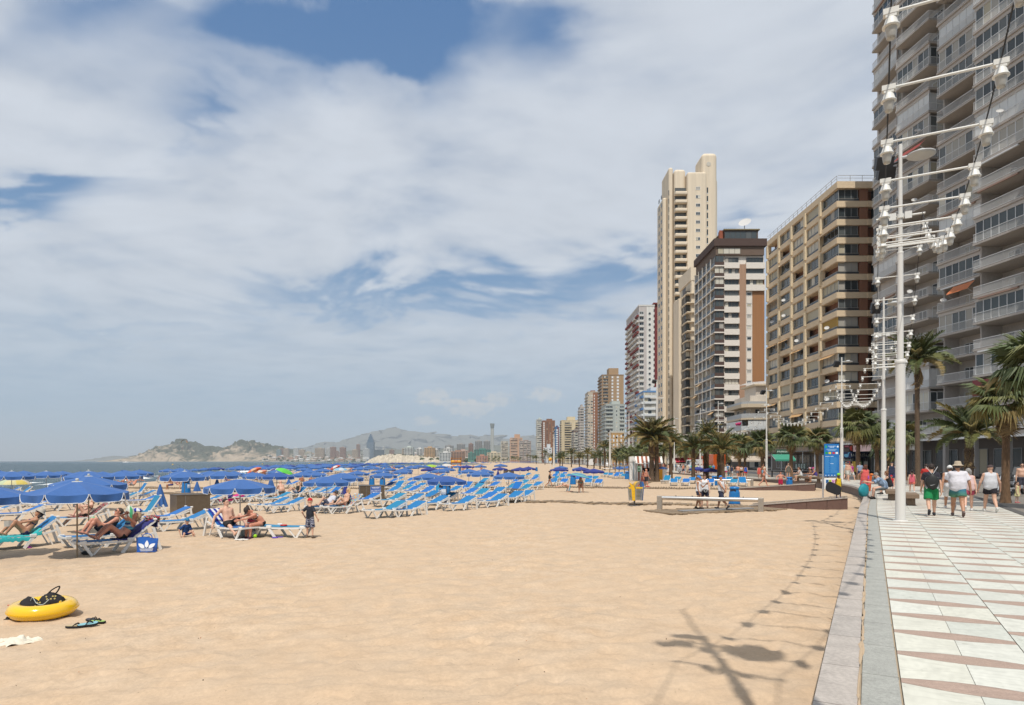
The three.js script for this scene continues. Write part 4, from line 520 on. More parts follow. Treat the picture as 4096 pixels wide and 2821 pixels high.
[['white hotel with green glass at the left end of the rock', 1616, 1652, 1791, 1829, 1760, [0.58, 0.62, 0.58], 1], ['low cream house behind the rock hotel', 1608, 1630, 1796, 1826, 1850, C_, 0], ['white apartment house in the middle of the rock', 1665, 1690, 1797, 1838, 1740, W_, 1], ['ochre hotel with long balconies on the rock', 1697, 1737, 1793, 1842, 1700, [0.55, 0.38, 0.22], 1], ['plain white block beside the ochre hotel', 1737, 1752, 1800, 1840, 1730, W_, 0], ['white block with chequered windows behind the bay', 1757, 1803, 1813, 1848, 1620, W_, 0], ['white stepped church-like block over the old town', 1775, 1808, 1795, 1846, 1800, W_, 0], ['brown terrace block of the old town', 1803, 1858, 1808, 1849, 1640, [0.42, 0.26, 0.18], 1], ['pinkish old-town block above the bay', 1830, 1872, 1804, 1849, 1760, [0.55, 0.40, 0.33], 0], ['teal netted scaffold block beside the bay', 1872, 1896, 1814, 1846, 1600, [0.10, 0.26, 0.22], 0], ['long teal netted building under works', 1896, 1962, 1801, 1830, 1660, [0.09, 0.25, 0.21], 0], ['cream hotel under the concrete tower', 1948, 2001, 1813, 1848, 1560, [0.62, 0.54, 0.4], 1], ['low terracotta block by the far promenade', 1905, 1950, 1826, 1850, 1540, [0.48, 0.25, 0.18], 0], ['grey brown flats behind the white stepped block', 1780, 1813, 1784, 1815, 3000, G_, 1], ['grey brown flats in the middle of the old town skyline', 1827, 1859, 1778, 1815, 2900, G_, 1], ['slim grey brown flats beside the middle flats', 1874, 1892, 1776, 1815, 2850, B_, 1], ['tall grey brown flats left of the concrete tower', 1900, 1928, 1766, 1815, 2800, G_, 1], ['tall grey brown flats touching the concrete tower', 1934, 1960, 1766, 1815, 2780, G_, 1],
['wide beige tower block of the western town', 1259, 1295, 1794, 1830, 4600, C_, 1], ['white ribbed tower of the western town', 1302, 1320, 1794, 1830, 4650, W_, 0], ['reddish tower beside the white ribbed one', 1320, 1341, 1790, 1830, 4620, B_, 1], ['isolated reddish tower on the slope', 1358, 1381, 1791, 1832, 4550, B_, 1], ['beige block left of the slim red tower', 1408, 1431, 1800, 1832, 4500, C_, 1], ['slim dark red tower in the western town', 1425, 1438, 1779, 1830, 4600, B_, 0], ['round white block before the glass skyscraper', 1451, 1476, 1796, 1830, 4300, W_, 0], ['dark glass slab beside the skyscraper', 1496, 1534, 1801, 1830, 4350, [0.12, 0.15, 0.18], 0], ['thin white tower beside the dark slab', 1530, 1538, 1788, 1825, 4500, W_, 0], ['small reddish block right of the skyscraper', 1557, 1575, 1801, 1825, 4600, B_, 1],
['teal tower on the hillside', 1105, 1121, 1800, 1832, 5100, [0.25, 0.34, 0.36], 0], ['dusky red tower on the hillside', 1121, 1133, 1796, 1832, 5150, B_, 1], ['orange beige tower on the hillside', 1133, 1153, 1795, 1834, 5050, C_, 1], ['white twin tower at the hill foot', 1173, 1192, 1794, 1832, 5000, W_, 0], ['pink beige slab at the hill foot', 1194, 1217, 1800, 1832, 4950, C_, 1], ['wide cream block at the hill foot', 1218, 1244, 1809, 1834, 4900, [0.62, 0.55, 0.42], 1], ['small brown tower by the beach palms', 1341, 1352, 1806, 1828, 4800, B_, 0]
].forEach(([label, p0, p1, yt, yb, d, c, bal]) => farTower(label, p0, p1, yt, yb, d, c, { bal, bc: c.map((v) => Math.min(0.7, v * 1.25)) }));
(function glassTower() { const d = 4400, k = d / F, t = thing('glass_skyscraper', 'tall blue glass skyscraper with stepped crown in the distance', 'building', [(1483 - CX) * k, 0, -d]), m = mat([0.09, 0.14, 0.20], { roughness: 0.25, specularIntensity: 1 }), h = (y) => EYE + (HY - y) * k; [[28, 1770], [23, 1762], [19, 1756], [15, 1749], [10, 1743], [5, 1736]].forEach(([w, y], i) => { bx('tier', t, -w * k / 2, w * k / 2, 0, h(y), -w * k / 2, w * k / 2, m); }); for (let i = -4; i <= 4; i++) bx('rib', t, i * 3.1 * k - 0.6, i * 3.1 * k + 0.6, 0, h(1771), 14 * k, 14 * k + 1, mat([0.3, 0.33, 0.36])); part('spire', bar(V(0, h(1738), 0), V(0, h(1732), 0), 2, 0.5), frameM.w, t); })();
(function concreteTower() { const d = 3300, k = d / F, t = thing('concrete_tower', 'slender pale concrete tower with flared top standing alone', 'building', [(1969 - CX) * k, 0, -d]), h = (y) => EYE + (HY - y) * k, c = wallMat([0.42, 0.42, 0.38]); part('shaft', mg([box(13 * k, h(1712), 10 * k, 0, h(1712) / 2, 0)]), c, t); part('flared_top', (() => { const g = new THREE.CylinderGeometry(13 * k, 9.4 * k, h(1695) - h(1712), 4); g.rotateY(Math.PI / 4); return g; })(), c, t, 0, (h(1695) + h(1712)) / 2, 0); bx('light_rib', t, -1.5 * k, 1 * k, 0, h(1712), 5 * k, 5.6 * k, wallMat([0.55, 0.54, 0.5])); })();
(function houses() {
const r = rngOf(91), roofs = [wallMat([0.35, 0.17, 0.1]), wallMat([0.5, 0.45, 0.4]), wallMat([0.60, 0.58, 0.55])], walls = [wallMat([0.64, 0.62, 0.58]), wallMat([0.58, 0.48, 0.38]), wallMat([0.5, 0.38, 0.3]), wallMat([0.6, 0.6, 0.58])], rg = (() => { const g = new THREE.CylinderGeometry(0.25, 0.72, 0.4, 4); g.rotateY(Math.PI / 4); return g; })(), trees = [];
for (let i = 0; i < 190; i++) { const west = i < 120, px = west ? 1060 + r() * 560 : 1600 + r() * 420, v = r(), d = west ? 4250 + v * 700 : 1650 + v * 600, yb = west ? 1847 - v * 27 : 1843 - v * 22, w = (west ? 14 : 9) + r() * (west ? 22 : 9), h = (west ? 6 : 5) + r() * 8, x = (px - CX) / F * d, y = EYE + (HY - yb) / F * d, t = thing('far_house', west ? 'tiny pale house on the western town slope' : 'small old-town house packed above the bay', 'house', [x, y - 3, -d], r() * 0.6 - 0.3, west ? 'houses on the western slope' : 'old town houses'); bx('wall', t, -w / 2, w / 2, -8, h, -w * 0.4, w * 0.4, walls[Math.floor(r() * 4)]); const rf = M('roof', rg, roofs[Math.floor(r() * 3)], t); rf.position.y = h + 0.2 * w * 0.25; rf.scale.set(w, w * 0.35, w * 0.85); const wn = []; for (let k = 0; k < 3; k++) wn.push(box(w * 0.14, h * 0.3, 0.4, (k - 1) * w * 0.3, h * 0.55, w * 0.4)); part('windows', mg(wn), glass[1], t);
if (i % 2) for (let q = 0; q < 3; q++) { const g = new THREE.IcosahedronGeometry(3 + r() * 5, 1); const p = g.attributes.position; for (let k = 0; k < p.count; k++) { const f = 1 + 0.35 * n3(p.getX(k) * 0.4 + i, p.getY(k) * 0.4, p.getZ(k) * 0.4); p.setXYZ(k, p.getX(k) * f, p.getY(k) * 0.8 * f, p.getZ(k) * f); } g.translate(x + (r() - 0.5) * 60, y + 1, -d + 14 + r() * 10); g.computeVertexNormals(); trees.push(g); } }
const o = M('town_trees', mg(trees), mat([0.05, 0.065, 0.03], { roughness: 1 })); o.userData = { kind: 'stuff', label: 'dark green trees scattered among the far town houses', category: 'trees' };
})();
(function water() {
const buoy = (px, py, s) => { const p = G(px, py, SEA); single('buoy', 'small yellow buoy floating on the bay', 'buoy', mg([new THREE.SphereGeometry(s, 10, 8).scale(1, 0.75, 1), cyl(0.1 * s, 0.1 * s, s * 0.7, 6, 0, s * 0.5, 0)]), mat([0.7, 0.42, 0.03], { roughness: 0.5 }), [p.x, SEA + s * 0.3, p.z], 0, 'yellow buoys'); };
for (const [px, py] of [[690, 1860], [1049, 1858], [1237, 1856], [1331, 1855], [1394, 1854]]) buoy(px, py, 0.9);
const b = G(503, 1851, SEA), k = -b.z / F, t = thing('motor_boat', 'small white motor boat speeding off the headland', 'boat', [b.x, SEA, b.z], 0), hull = new THREE.ExtrudeGeometry(new THREE.Shape([[-9, 0], [9, 0], [10, 2.4], [-12, 2.6]].map((q) => new THREE.Vector2(q[0] * k, q[1] * k))), { depth: 5 * k, bevelEnabled: false }); part('hull', hull, W_m(), t); part('cabin', box(6 * k, 2 * k, 3 * k, 1 * k, 3.4 * k, 2.4 * k), W_m(), t); part('wake', grid(10, 2, (u, v) => [10 * k + u * 60 * k, 0.15 * k + 0.5 * k * Math.sin(v * 3.14) * (1 - u), v * 5 * k]), mat([0.8, 0.82, 0.82], { roughness: 1 }), t);
const p = At(737, 1768, 2600), q = 2600 / F, ps = thing('parasail', 'rainbow coloured parasail canopy over the headland', 'parasail', [p.x, p.y, p.z]); const cols = ['#c9962b', '#c9962b', '#b9452a', '#c9962b', '#2f6a6a', '#b9452a', '#3b5f8f', '#c9962b', '#b9452a', '#c9962b']; cols.forEach((c, i) => part('canopy_panel', grid(3, 6, (u, v) => { const a = lerp(Math.PI * (i) / 10, Math.PI * (i + 1) / 10, u) + 0.0, e = lerp(-0.35, 0.9, v), rr = 13 * q; return [-Math.cos(a) * rr * Math.cos(e * 0.6), Math.sin(a) * rr * 0.85 - 4 * q + Math.sin(e) * 2 * q, Math.sin(e) * 6 * q]; }), mat(c, { roughness: 0.8 }), ps)); const line = []; for (const x of [-12, -6, 0, 6, 12]) line.push(bar(V(x * q, -3 * q, 0), V(-8 * q, -24 * q, 0), 0.12 * q, 0.12 * q, 3)); part('lines', mg(line), mat('#554d49'), ps); part('rider', new THREE.CapsuleGeometry(1.1 * q, 2.2 * q, 3, 6).translate(-8 * q, -26 * q, 0), mat('#8a3b33'), ps);
const gl = At(1180, 1719, 120), g = thing('gull', 'white gull gliding over the bay', 'bird', [gl.x, gl.y, gl.z], 0.4); part('body', new THREE.SphereGeometry(0.09, 8, 6).scale(1, 0.9, 2.6), mat('#b9b7b2'), g); for (const s of [-1, 1]) part('wing', grid(6, 2, (u, v) => [s * u * 0.6, 0.16 * Math.sin(u * 2.2) - u * 0.1, (v - 0.5) * 0.2 * (1 - u * 0.7)]), mat('#8f8d8a'), g);
function W_m() { return mat([0.75, 0.75, 0.74], { roughness: 0.4 }); }
const pb = G(1480, 1855.5, SEA), pt = thing('banana_boat_jetty', 'low white floating jetty with people off the rock', 'jetty', [pb.x, SEA, pb.z]); part('deck', box(70 * 0.37, 0.8, 3, 0, 0.6, 0), W_m(), pt); for (let i = 0; i < 7; i++) part('rail_post', bar(V(-12 + i * 4, 1, 0), V(-12 + i * 4, 3 + (i % 3), 0), 0.15), mat('#7fa3b5'), pt);
})();

// ---------- palms ----------
const leafG = [[0.11, 0.135, 0.035], [0.15, 0.155, 0.04], [0.085, 0.115, 0.035]].map((c) => mat(c, { roughness: 0.6, transmission: 0.22 })), leafY = [[0.24, 0.19, 0.05], [0.30, 0.22, 0.08]].map((c) => mat(c, { roughness: 0.75, transmission: 0.2 })), leafDead = mat([0.34, 0.23, 0.11], { roughness: 0.9 });
const trunkTex = (() => { const f = tile((x, y) => n2(x * 2, y), 5), r = rngOf(81); return texture(256, (u, v) => { const n = 0.9 + 0.18 * f(u, v) + (r() - 0.5) * 0.16; return [0.50 * n, 0.42 * n, 0.34 * n]; }); })();
const trunkM = texMat(trunkTex, [0.62, 0.60, 0.58], 0.95), trunkM2 = texMat(trunkTex, [0.85, 0.72, 0.6], 0.95);
const tri = (P, a, b, c) => P.push(...a, ...b, ...c);
function fromTris(P) { const g = new THREE.BufferGeometry(); g.setAttribute('position', new THREE.Float32BufferAttribute(P, 3)); g.computeVertexNormals(); return g; }
function spine(len, up, droop, n) { const pts = [V(0, 0, 0)]; let a = up; for (let i = 0; i < n; i++) { const p = pts[i]; pts.push(V(0, p.y + Math.sin(a) * len / n, p.z + Math.cos(a) * len / n)); a -= droop / n * (0.5 + i / n); } return pts; }
function dateFrond(len, droop, seed, low) {
const r = rngOf(seed), n = 10, sp = spine(len, 0, droop, n), P = [], per = low ? 2 : 4;
for (let i = 0; i < n; i++) { const a = sp[i], b = sp[i + 1], w = 0.03 * (1 - i / n) + 0.006; tri(P, [-w, a.y, a.z], [w, a.y, a.z], [0, b.y, b.z]); tri(P, [w, a.y, a.z], [0, a.y - w, a.z], [0, b.y, b.z]); }
for (let i = 1; i < n; i++) for (let k = 0; k < per; k++) { const t = k / per, a = sp[i].clone().lerp(sp[i + 1], t), u = (i + t) / n, L = (low ? 1.15 : 1) * len * 0.17 * (0.35 + 0.9 * Math.sin(Math.PI * Math.min(1, u * 0.86 + 0.12))), w = low ? 0.04 : 0.021;
for (const s of [-1, 1]) { const fw = 0.55 + 0.3 * r(), lift = 0.35 - 0.5 * r() * u, q = V(s * L * 0.8, a.y + L * lift, a.z + L * fw), q2 = V(s * L * 0.55, a.y + L * lift * 0.9 + 0.02, a.z + L * fw * 0.55); tri(P, [0, a.y, a.z - w], [q2.x, q2.y, q2.z + w], [q.x, q.y - L * 0.12, q.z]); tri(P, [0, a.y, a.z + w], [q2.x, q2.y - 0.01, q2.z - w], [q.x, q.y - L * 0.12, q.z]); } }
return fromTris(P);
}
function fanLeaf(len, rad, droop, seed, low) {
const r = rngOf(seed), P = [], sp = spine(len, 0, 0.25, 4), e = sp[4], n = low ? 13 : 25;
for (let i = 0; i < 4; i++) { const a = sp[i], b = sp[i + 1], w = 0.022; tri(P, [-w, a.y, a.z], [w, a.y, a.z], [w * 0.7, b.y, b.z]); tri(P, [-w, a.y, a.z], [w * 0.7, b.y, b.z], [-w * 0.7, b.y, b.z]); }
for (let i = 0; i < n; i++) { const a = lerp(-2.0, 2.0, i / (n - 1)), L = rad * (1 - 0.18 * Math.abs(a) / 2) * (0.88 + 0.24 * r()), da = 2.0 / n * 1.25, at = (k, q, y) => [Math.sin(q) * L * k, e.y + y - 0.2 * L * k * Math.abs(Math.sin(q)) * 0.5, e.z + Math.cos(q) * L * k];
const m0 = at(0.6, a - da, -0.02), m1 = at(0.6, a + da, -0.02), m = at(0.62, a, 0.035), tip = at(1.0, a + (r() - 0.5) * 0.12, -droop * L * (0.5 + 0.8 * r())); tri(P, [0, e.y, e.z], m0, m); tri(P, [0, e.y, e.z], m, m1); tri(P, m0, tip, m); tri(P, m, tip, m1); }
return fromTris(P);
}
const DF = { hi: [0.4, 0.7, 1.05, 1.5].map((d, i) => dateFrond(2.6, d, 90 + i, false)), lo: [0.4, 0.75, 1.2, 1.6].map((d, i) => dateFrond(2.6, d, 95 + i, true)) };
const FF = { hi: [0.15, 0.3, 0.5, 0.9].map((d, i) => fanLeaf(0.95, 0.95, d, 100 + i, false)), lo: [0.15, 0.35, 0.6, 0.9].map((d, i) => fanLeaf(0.95, 0.95, d, 105 + i, true)) };
function trunkGeo(h, r0, r1, rough, seed) { const nv = Math.max(10, Math.floor(h * 9)), k = Math.max(1, Math.round(h * 5)); return grid(14, nv, (u, v) => { const a = u * Math.PI * 2, d = Math.abs(((a / Math.PI * 3.5 + v * k) % 1 + 1) % 1 - 0.5) + Math.abs(((-a / Math.PI * 3.5 + v * k) % 1 + 1) % 1 - 0.5), r = lerp(r0, r1, Math.pow(v, 0.6)) * (1 + rough * (d - 0.5) + 0.05 * n2(a * 0.8, v * h + seed)) * (1 + 0.5 * Math.exp(-v * h * 3)); return [Math.cos(a) * r + 0.06 * h * 0.1 * Math.sin(v * 2 + seed), v * h - 0.1, Math.sin(a) * r]; }, (u, v) => [u * 2, v * h * 0.8]); }
function palm(o) {                                                    // o: type, x, y, z, h, s, hi, label, n, dead, group
const t = thing(o.type === 'fan' ? 'fan_palm' : 'date_palm', o.label, 'palm tree', [o.x, o.y, o.z], 0, o.group), r = rngOf(o.seed ?? 1), s = (o.s ?? 1) * 0.78, hi = o.hi;
part('trunk', trunkGeo(o.h, (o.r ?? 0.2) * 0.85, (o.r ?? 0.2) * 0.72, o.rough ?? 0.22, o.seed ?? 1), o.tm ?? trunkM, t);
const n = o.n ?? (hi ? 40 : 24), set = o.type === 'fan' ? (hi ? FF.hi : FF.lo) : (hi ? DF.hi : DF.lo), merged = [[], [], []];
const crown = new THREE.Group(); crown.name = 'crown'; crown.position.y = o.h - 0.05; t.add(crown);
for (let i = 0; i < n; i++) {
const u = (i + 0.5) / n, el = lerp(1.35, o.low ?? -0.35, Math.pow(u, 0.85)) + (r() - 0.5) * 0.25, az = i * 2.39996 + (r() - 0.5) * 0.4, vi = clamp(Math.floor(u * 3.2 + r() * 0.9), 0, 3), k = s * (0.8 + 0.35 * r()) * (u < 0.15 ? 0.8 : 1), mi = r() < (o.dry ?? 0.15) + (u > 0.8 ? 0.35 : 0) ? 3 + Math.floor(r() * 2) : Math.floor(r() * 3), m = mi < 3 ? leafG[mi] : leafY[mi - 3];
const e = new THREE.Euler(-el, az, (r() - 0.5) * 0.5, 'YXZ');
if (hi) { const f = M('frond', set[vi], m, crown); f.rotation.copy(e); f.scale.setScalar(k); f.position.y = 0.25 * (1 - u); }
else { const g = set[vi].clone(); g.applyMatrix4(new THREE.Matrix4().compose(V(0, 0.25 * (1 - u), 0), new THREE.Quaternion().setFromEuler(e), V(k, k, k))); merged[mi < 3 ? mi : mi - 2].push(g); }
}
if (!hi) { merged.forEach((l, i) => { if (l.length) M('fronds', mg(l), i === 0 ? leafG[0] : i === 1 ? (o.type === 'fan' ? leafG[1] : leafY[0]) : leafG[2], crown).userData.kind = 'stuff'; }); }
for (let i = 0; i < (o.dead ?? 6); i++) { const g = set[3], f = M('dead_frond', g, leafDead, crown); f.rotation.set(1.2 + 0.3 * r(), r() * 7, 0, 'YXZ'); f.scale.setScalar(s * (0.5 + 0.25 * r())); f.position.y = -0.2 - r() * 0.3; }
return t;
}
function palmAt(type, px, by, cy, o, level = 0, dFix) { const b = dFix ? V((px - CX) / F * dFix, level, -dFix) : level === 'sand' ? S(px, by) : G(px, by, level), d = -b.z, h = EYE + (HY - cy) / F * d - b.y; return palm({ type, x: b.x, y: b.y, z: b.z, h, ...o }); }
palmAt('date', 3672, 1946, 1446, { label: 'tallest date palm with slim trunk before the grey balcony tower', hi: true, s: 1.15, r: 0.2, seed: 3, n: 44, low: 0.0, rough: 0.3 });
palmAt('date', 3878, 1974, 1742, { label: 'short thick-trunked date palm behind the walkers', hi: true, s: 1.0, r: 0.27, seed: 4, n: 42, rough: 0.55, low: 0.05 });
palmAt('fan', 4025, 2011, 1610, { label: 'fan palm with bare brown trunk at the right edge of the promenade', hi: true, s: 1.1, r: 0.19, seed: 5, n: 40, rough: 0.12, tm: trunkM2, dead: 12 });
palmAt('fan', 4165, 2040, 1470, { label: 'fan palm whose leaves reach in at the right edge', hi: true, s: 1.2, r: 0.2, seed: 6, n: 40, tm: trunkM2 });
palmAt('fan', 3432, 1917, 1705, { label: 'fan palm with hanging dry leaves beside the navy shop sign', hi: true, s: 1.45, r: 0.24, seed: 7, dead: 26, tm: trunkM2 });
palmAt('fan', 3508, 1917, 1742, { label: 'fan palm covering the end of the navy shop sign', hi: true, s: 1.2, r: 0.24, seed: 8, tm: trunkM2 });
palmAt('fan', 3620, 1921, 1745, { label: 'fan palm partly hidden by the nearest lamp post', hi: true, s: 1.1, r: 0.2, seed: 9, tm: trunkM2 });
palmAt('fan', 3166, 1913, 1752, { label: 'fan palm behind the woman in a black bandeau', hi: true, s: 1.35, r: 0.24, seed: 10, tm: trunkM2 }, -0.15);
palmAt('fan', 3270, 1908, 1762, { label: 'fan palm behind the blue beach notice board', hi: true, s: 1.35, r: 0.2, seed: 11, tm: trunkM2 }, -0.15);
palmAt('fan', 3050, 1908, 1776, { label: 'fan palm just behind the slim lamp post by the terrace', hi: true, s: 1.5, r: 0.3, seed: 12, tm: trunkM2 }, -0.3);
palmAt('fan', 2958, 1904, 1783, { label: 'fan palm with double crown before the cream terraces', hi: false, s: 1.6, r: 0.26, seed: 13, tm: trunkM2 }, -0.35);
palmAt('fan', 2979, 1902, 1790, { label: 'slimmer fan palm close beside the double-crowned palm', hi: false, s: 1.3, r: 0.2, seed: 14, tm: trunkM2 }, -0.35);
const BP = [[2606, 1927, 1752, 1.5, 0.34, 'stout date palm directly before the striped kiosk'], [2627, 1927, 1768, 1.15, 0.3, 'date palm squeezed beside the kiosk wall'], [2684, 1921, 1772, 0.95, 0.26, 'date palm between the kiosk and the loungers'], [2774, 1920, 1792, 1.15, 0.28, 'date palm behind the dark blue parasols'], [2821, 1919, 1797, 1.1, 0.27, 'date palm at the wall behind the trio in white'], [2829, 1917, 1738, 1.05, 0.24, 'taller date palm rising over the trio in white'], [2877, 1922, 1793, 1.35, 0.3, 'broad date palm with yellowing fronds on the sand'], [2890, 1924, 1803, 1.0, 0.3, 'leaning date palm stump-trunked beside the broad one']];
BP.forEach(([px, by, cy, s, r, label], i) => palmAt('date', px, by, cy, { label, hi: i < 3 || i === 6, s, r, seed: 20 + i, dry: 0.45, n: i < 3 ? 40 : 30, rough: 0.4, low: 0.15 }, 'sand'));
[[2566, 1740, 150], [2580, 1792, 140], [2600, 1800, 150], [2655, 1800, 150], [2690, 1780, 160], [2722, 1795, 150], [2745, 1808, 140], [2790, 1796, 150], [2858, 1800, 150], [2905, 1806, 130], [2528, 1815, 170], [2508, 1820, 180], [2545, 1818, 160], [2640, 1812, 170], [2480, 1818, 200], [2465, 1822, 200], [3560, 1800, 80]].forEach(([px, cy, d], i) => palmAt(i % 3 ? 'fan' : 'date', px, 0, cy, { label: 'small dark palm in the inland row behind the kiosk', group: 'inland palms', hi: false, s: 1.4 + (i % 3) * 0.25, r: 0.2, seed: 40 + i, n: 22, dead: 3 }, -0.35, d));
[[2286, 1815, 255], [2318, 1832, 240], [2350, 1816, 240], [2400, 1826, 200], [2418, 1793, 170], [2376, 1833, 230], [2438, 1835, 190], [2250, 1828, 270], [2240, 1835, 260], [2180, 1812, 420], [2208, 1826, 420], [2145, 1833, 520]].forEach(([px, cy, d], i) => palmAt('date', px, 0, cy, { label: 'date palm in the row along the far promenade wall', group: 'far palms along the promenade', hi: false, s: 1.35, r: 0.24, seed: 60 + i, dry: 0.4, n: 22, dead: 2, low: 0.1 }, -0.6, d));
for (let i = 0; i < 46; i++) { const r = rngOf(400 + i), s = S0 + 260 + i * 26 + r() * 12, w = r() < 0.5 ? 6.5 : 14 + r() * 10, p = PT(s, w, -0.1); palm({ type: r() < 0.5 ? 'date' : 'fan', x: p.x, y: p.y, z: p.z, h: 4.5 + r() * 5, label: 'tiny palm in the distant row along the bay', group: 'distant palms', hi: false, s: 1.7, r: 0.25, seed: 500 + i, n: 14, dead: 0 }); }

// ---------- lamp posts and strings of lamps ----------
const poleM = mat([0.62, 0.60, 0.56], { roughness: 0.5 }), lampM = mat([0.66, 0.65, 0.61], { roughness: 0.4 }), jarM = mat([0.60, 0.58, 0.53], { roughness: 0.28, transmission: 0.45 }), blackM = mat([0.025, 0.025, 0.028], { roughness: 0.5 }), cableM = mat([0.03, 0.03, 0.032], { roughness: 0.8 });
const POLE_TOP = 11.0, BARY = 8.9, RUNG = 1.1;
const polePts = [[-7.4, 15.6], [1.85, -1.9], [11.35, -19.5], [21.0, -37.7], [29.4, -59.5], [30.9, -81], [30.6, -99], [31.6, -112], [32.6, -134]].map(([x, z]) => V(x, promLevel(z), z));
{ let s = S0 + 152; for (let i = 0; i < 22; i++) { polePts.push(PT(s, 1.1)); s += 20 + i * 0.6; } }
const poleGeo = [mg([lathe([[0.2, 0], [0.2, 0.03], [0.135, 0.04], [0.13, 4.6], [0.15, 4.61], [0.15, 4.7], [0.085, 4.72], [0.075, 7.8], [0.085, 7.81], [0.085, 7.86], [0.06, 7.87], [0.05, POLE_TOP], [0, POLE_TOP]], 18)]), lathe([[0.14, 0], [0.13, 4.6], [0.085, 4.7], [0.05, POLE_TOP], [0, POLE_TOP]], 7)];
const floodGeo = mg([box(0.46, 0.36, 0.24, -0.42, 10.5, 0.12, 0.3, 0.5), box(0.46, 0.36, 0.24, -0.36, 10.4, -0.42, 0.3, 0.5), bar(V(0, 10.5, 0), V(-0.3, 10.5, -0.15), 0.03)]);
const discGeo = mg([lathe([[0, 0.14], [0.12, 0.13], [0.16, 0.06], [0.36, 0.02], [0.38, -0.02], [0.3, -0.06], [0, -0.08]], 20).translate(0.52, 10.6, 0), bar(V(0, 10.6, 0), V(0.3, 10.62, 0), 0.045)]);
const crossGeo = mg([bar(V(-0.62, BARY, 0), V(0.62, BARY, 0), 0.03), box(0.18, 0.2, 0.02, -0.2, BARY, 0.06), box(0.18, 0.2, 0.02, 0.2, BARY, 0.06), cyl(0.1, 0.1, 0.12, 10, 0, BARY - 0.06, 0)]);
const poleLabels = ['lamp post behind the viewpoint', 'lamp post beside the viewpoint', 'nearest thick white lamp post on the marble promenade', 'second white lamp post behind the bench', 'third white lamp post rising beside the blue notice board', 'fourth white lamp post by the terrace with palms', 'fifth white lamp post before the brown and white tower'];
polePts.forEach((p, i) => {
const nx = polePts[Math.min(i + 1, polePts.length - 1)], pv = polePts[Math.max(i - 1, 0)], ry = Math.atan2(-(nx.x - pv.x), -(nx.z - pv.z)), far = i > 7;
const t = thing('lamp_post', poleLabels[i] ?? 'slender white lamp post in the row along the far promenade', 'lamp post', [p.x, p.y, p.z], ry, i < poleLabels.length ? undefined : 'far lamp posts');
part('pole', poleGeo[far ? 1 : 0], poleM, t); part('floodlight', floodGeo, blackM, t); const d = part('lamp_head', discGeo, mat([0.45, 0.45, 0.44], { roughness: 0.45 }), t); part('cross_bar', crossGeo, lampM, t);
if (i === 1 || (i > 3 && i % 2)) part('mast_rod', bar(V(0, POLE_TOP, 0), V(0, POLE_TOP + 3.4, 0), 0.025), mat([0.18, 0.12, 0.1]), t);
});
const lampShade = mg([box(0.17, 0.07, 0.1, 0, 0.0, 0), box(0.12, 0.05, 0.09, 0, -0.05, 0), lathe([[0.05, -0.07], [0.062, -0.085], [0.085, -0.16], [0.098, -0.17], [0.1, -0.185], [0.08, -0.19], [0.02, -0.19]], 16)]), lampJar = lathe([[0.07, -0.19], [0.066, -0.24], [0.055, -0.305], [0.045, -0.33], [0, -0.335]], 14);
const RODG = bar(V(-RUNG / 2, 0, 0), V(RUNG / 2, 0, 0), 0.016, 0.016, 7);
const lampLow0 = mg([box(0.16, 0.07, 0.1, 0, 0, 0), lathe([[0.05, -0.07], [0.1, -0.17], [0.07, -0.19], [0.055, -0.31], [0, -0.33]], 7)]);
for (const g of [lampShade, lampJar]) g.scale(0.86, 0.86, 0.86);
const lampLow = lampLow0.scale(0.92, 0.92, 0.92);
for (let i = 0; i < polePts.length - 1; i++) {
const a = polePts[i], b = polePts[i + 1], L = Math.hypot(b.x - a.x, b.z - a.z), n = Math.max(8, Math.round(L / 1.12)), dx = (b.x - a.x) / L, dz = (b.z - a.z) / L, near = i < 4, mid = i < 8, ry = Math.atan2(-dx, -dz);
const t = thing('lamp_string', ['string of lamps hanging behind the viewpoint', 'nearest string of rung-mounted lamps dropping across the grey tower', 'second string of lamps between the two thick posts', 'third string of lamps swooping before the sand coloured block', 'fourth string of lamps before the low cream block'][i] ?? 'string of small white lamps between far posts', 'string lights', [a.x, 0, a.z], ry, i > 4 ? 'far lamp strings' : undefined);
const at = (u) => V(0, lerp(a.y, b.y, u) + BARY - 4 * 3.0 * u * (1 - u), -u * L), merged = [], cab = [[], []];
for (let k = 1; k < n; k++) { const p = at(k / n);
if (mid) { const rg = new THREE.Group(); rg.name = 'rung'; rg.position.copy(p); t.add(rg); M('rod', RODG, lampM, rg); for (const s of [-1, 1]) { if (near) { const l = M('shade', lampShade, lampM, rg); l.position.set(s * RUNG / 2, 0, 0); const j = M('jar', lampJar, jarM, rg); j.position.set(s * RUNG / 2, 0, 0); } else { const l = M('lamp', lampLow, lampM, rg); l.position.set(s * RUNG / 2, 0, 0); } } }
else if (i < 20) { merged.push(box(RUNG, 0.03, 0.03, p.x, p.y, p.z), lampLow.clone().translate(p.x - RUNG / 2, p.y, p.z), lampLow.clone().translate(p.x + RUNG / 2, p.y, p.z)); } else if (k % 2) merged.push(box(RUNG, 0.06, 0.05, p.x, p.y, p.z), box(0.16, 0.25, 0.16, -RUNG / 2, p.y - 0.12, p.z), box(0.16, 0.25, 0.16, RUNG / 2, p.y - 0.12, p.z)); }
if (merged.length) part('lamps', mg(merged), lampM, t).userData.kind = 'stuff';
for (const s of [-1, 1]) { const pts = []; for (let k = 0; k <= 24; k++) { const p = at(k / 24); pts.push(V(s * RUNG / 2, p.y + 0.03, p.z)); } part('cable', new THREE.TubeGeometry(new THREE.CatmullRomCurve3(pts), 24, mid ? 0.009 : 0.016, 4), cableM, t); }
}

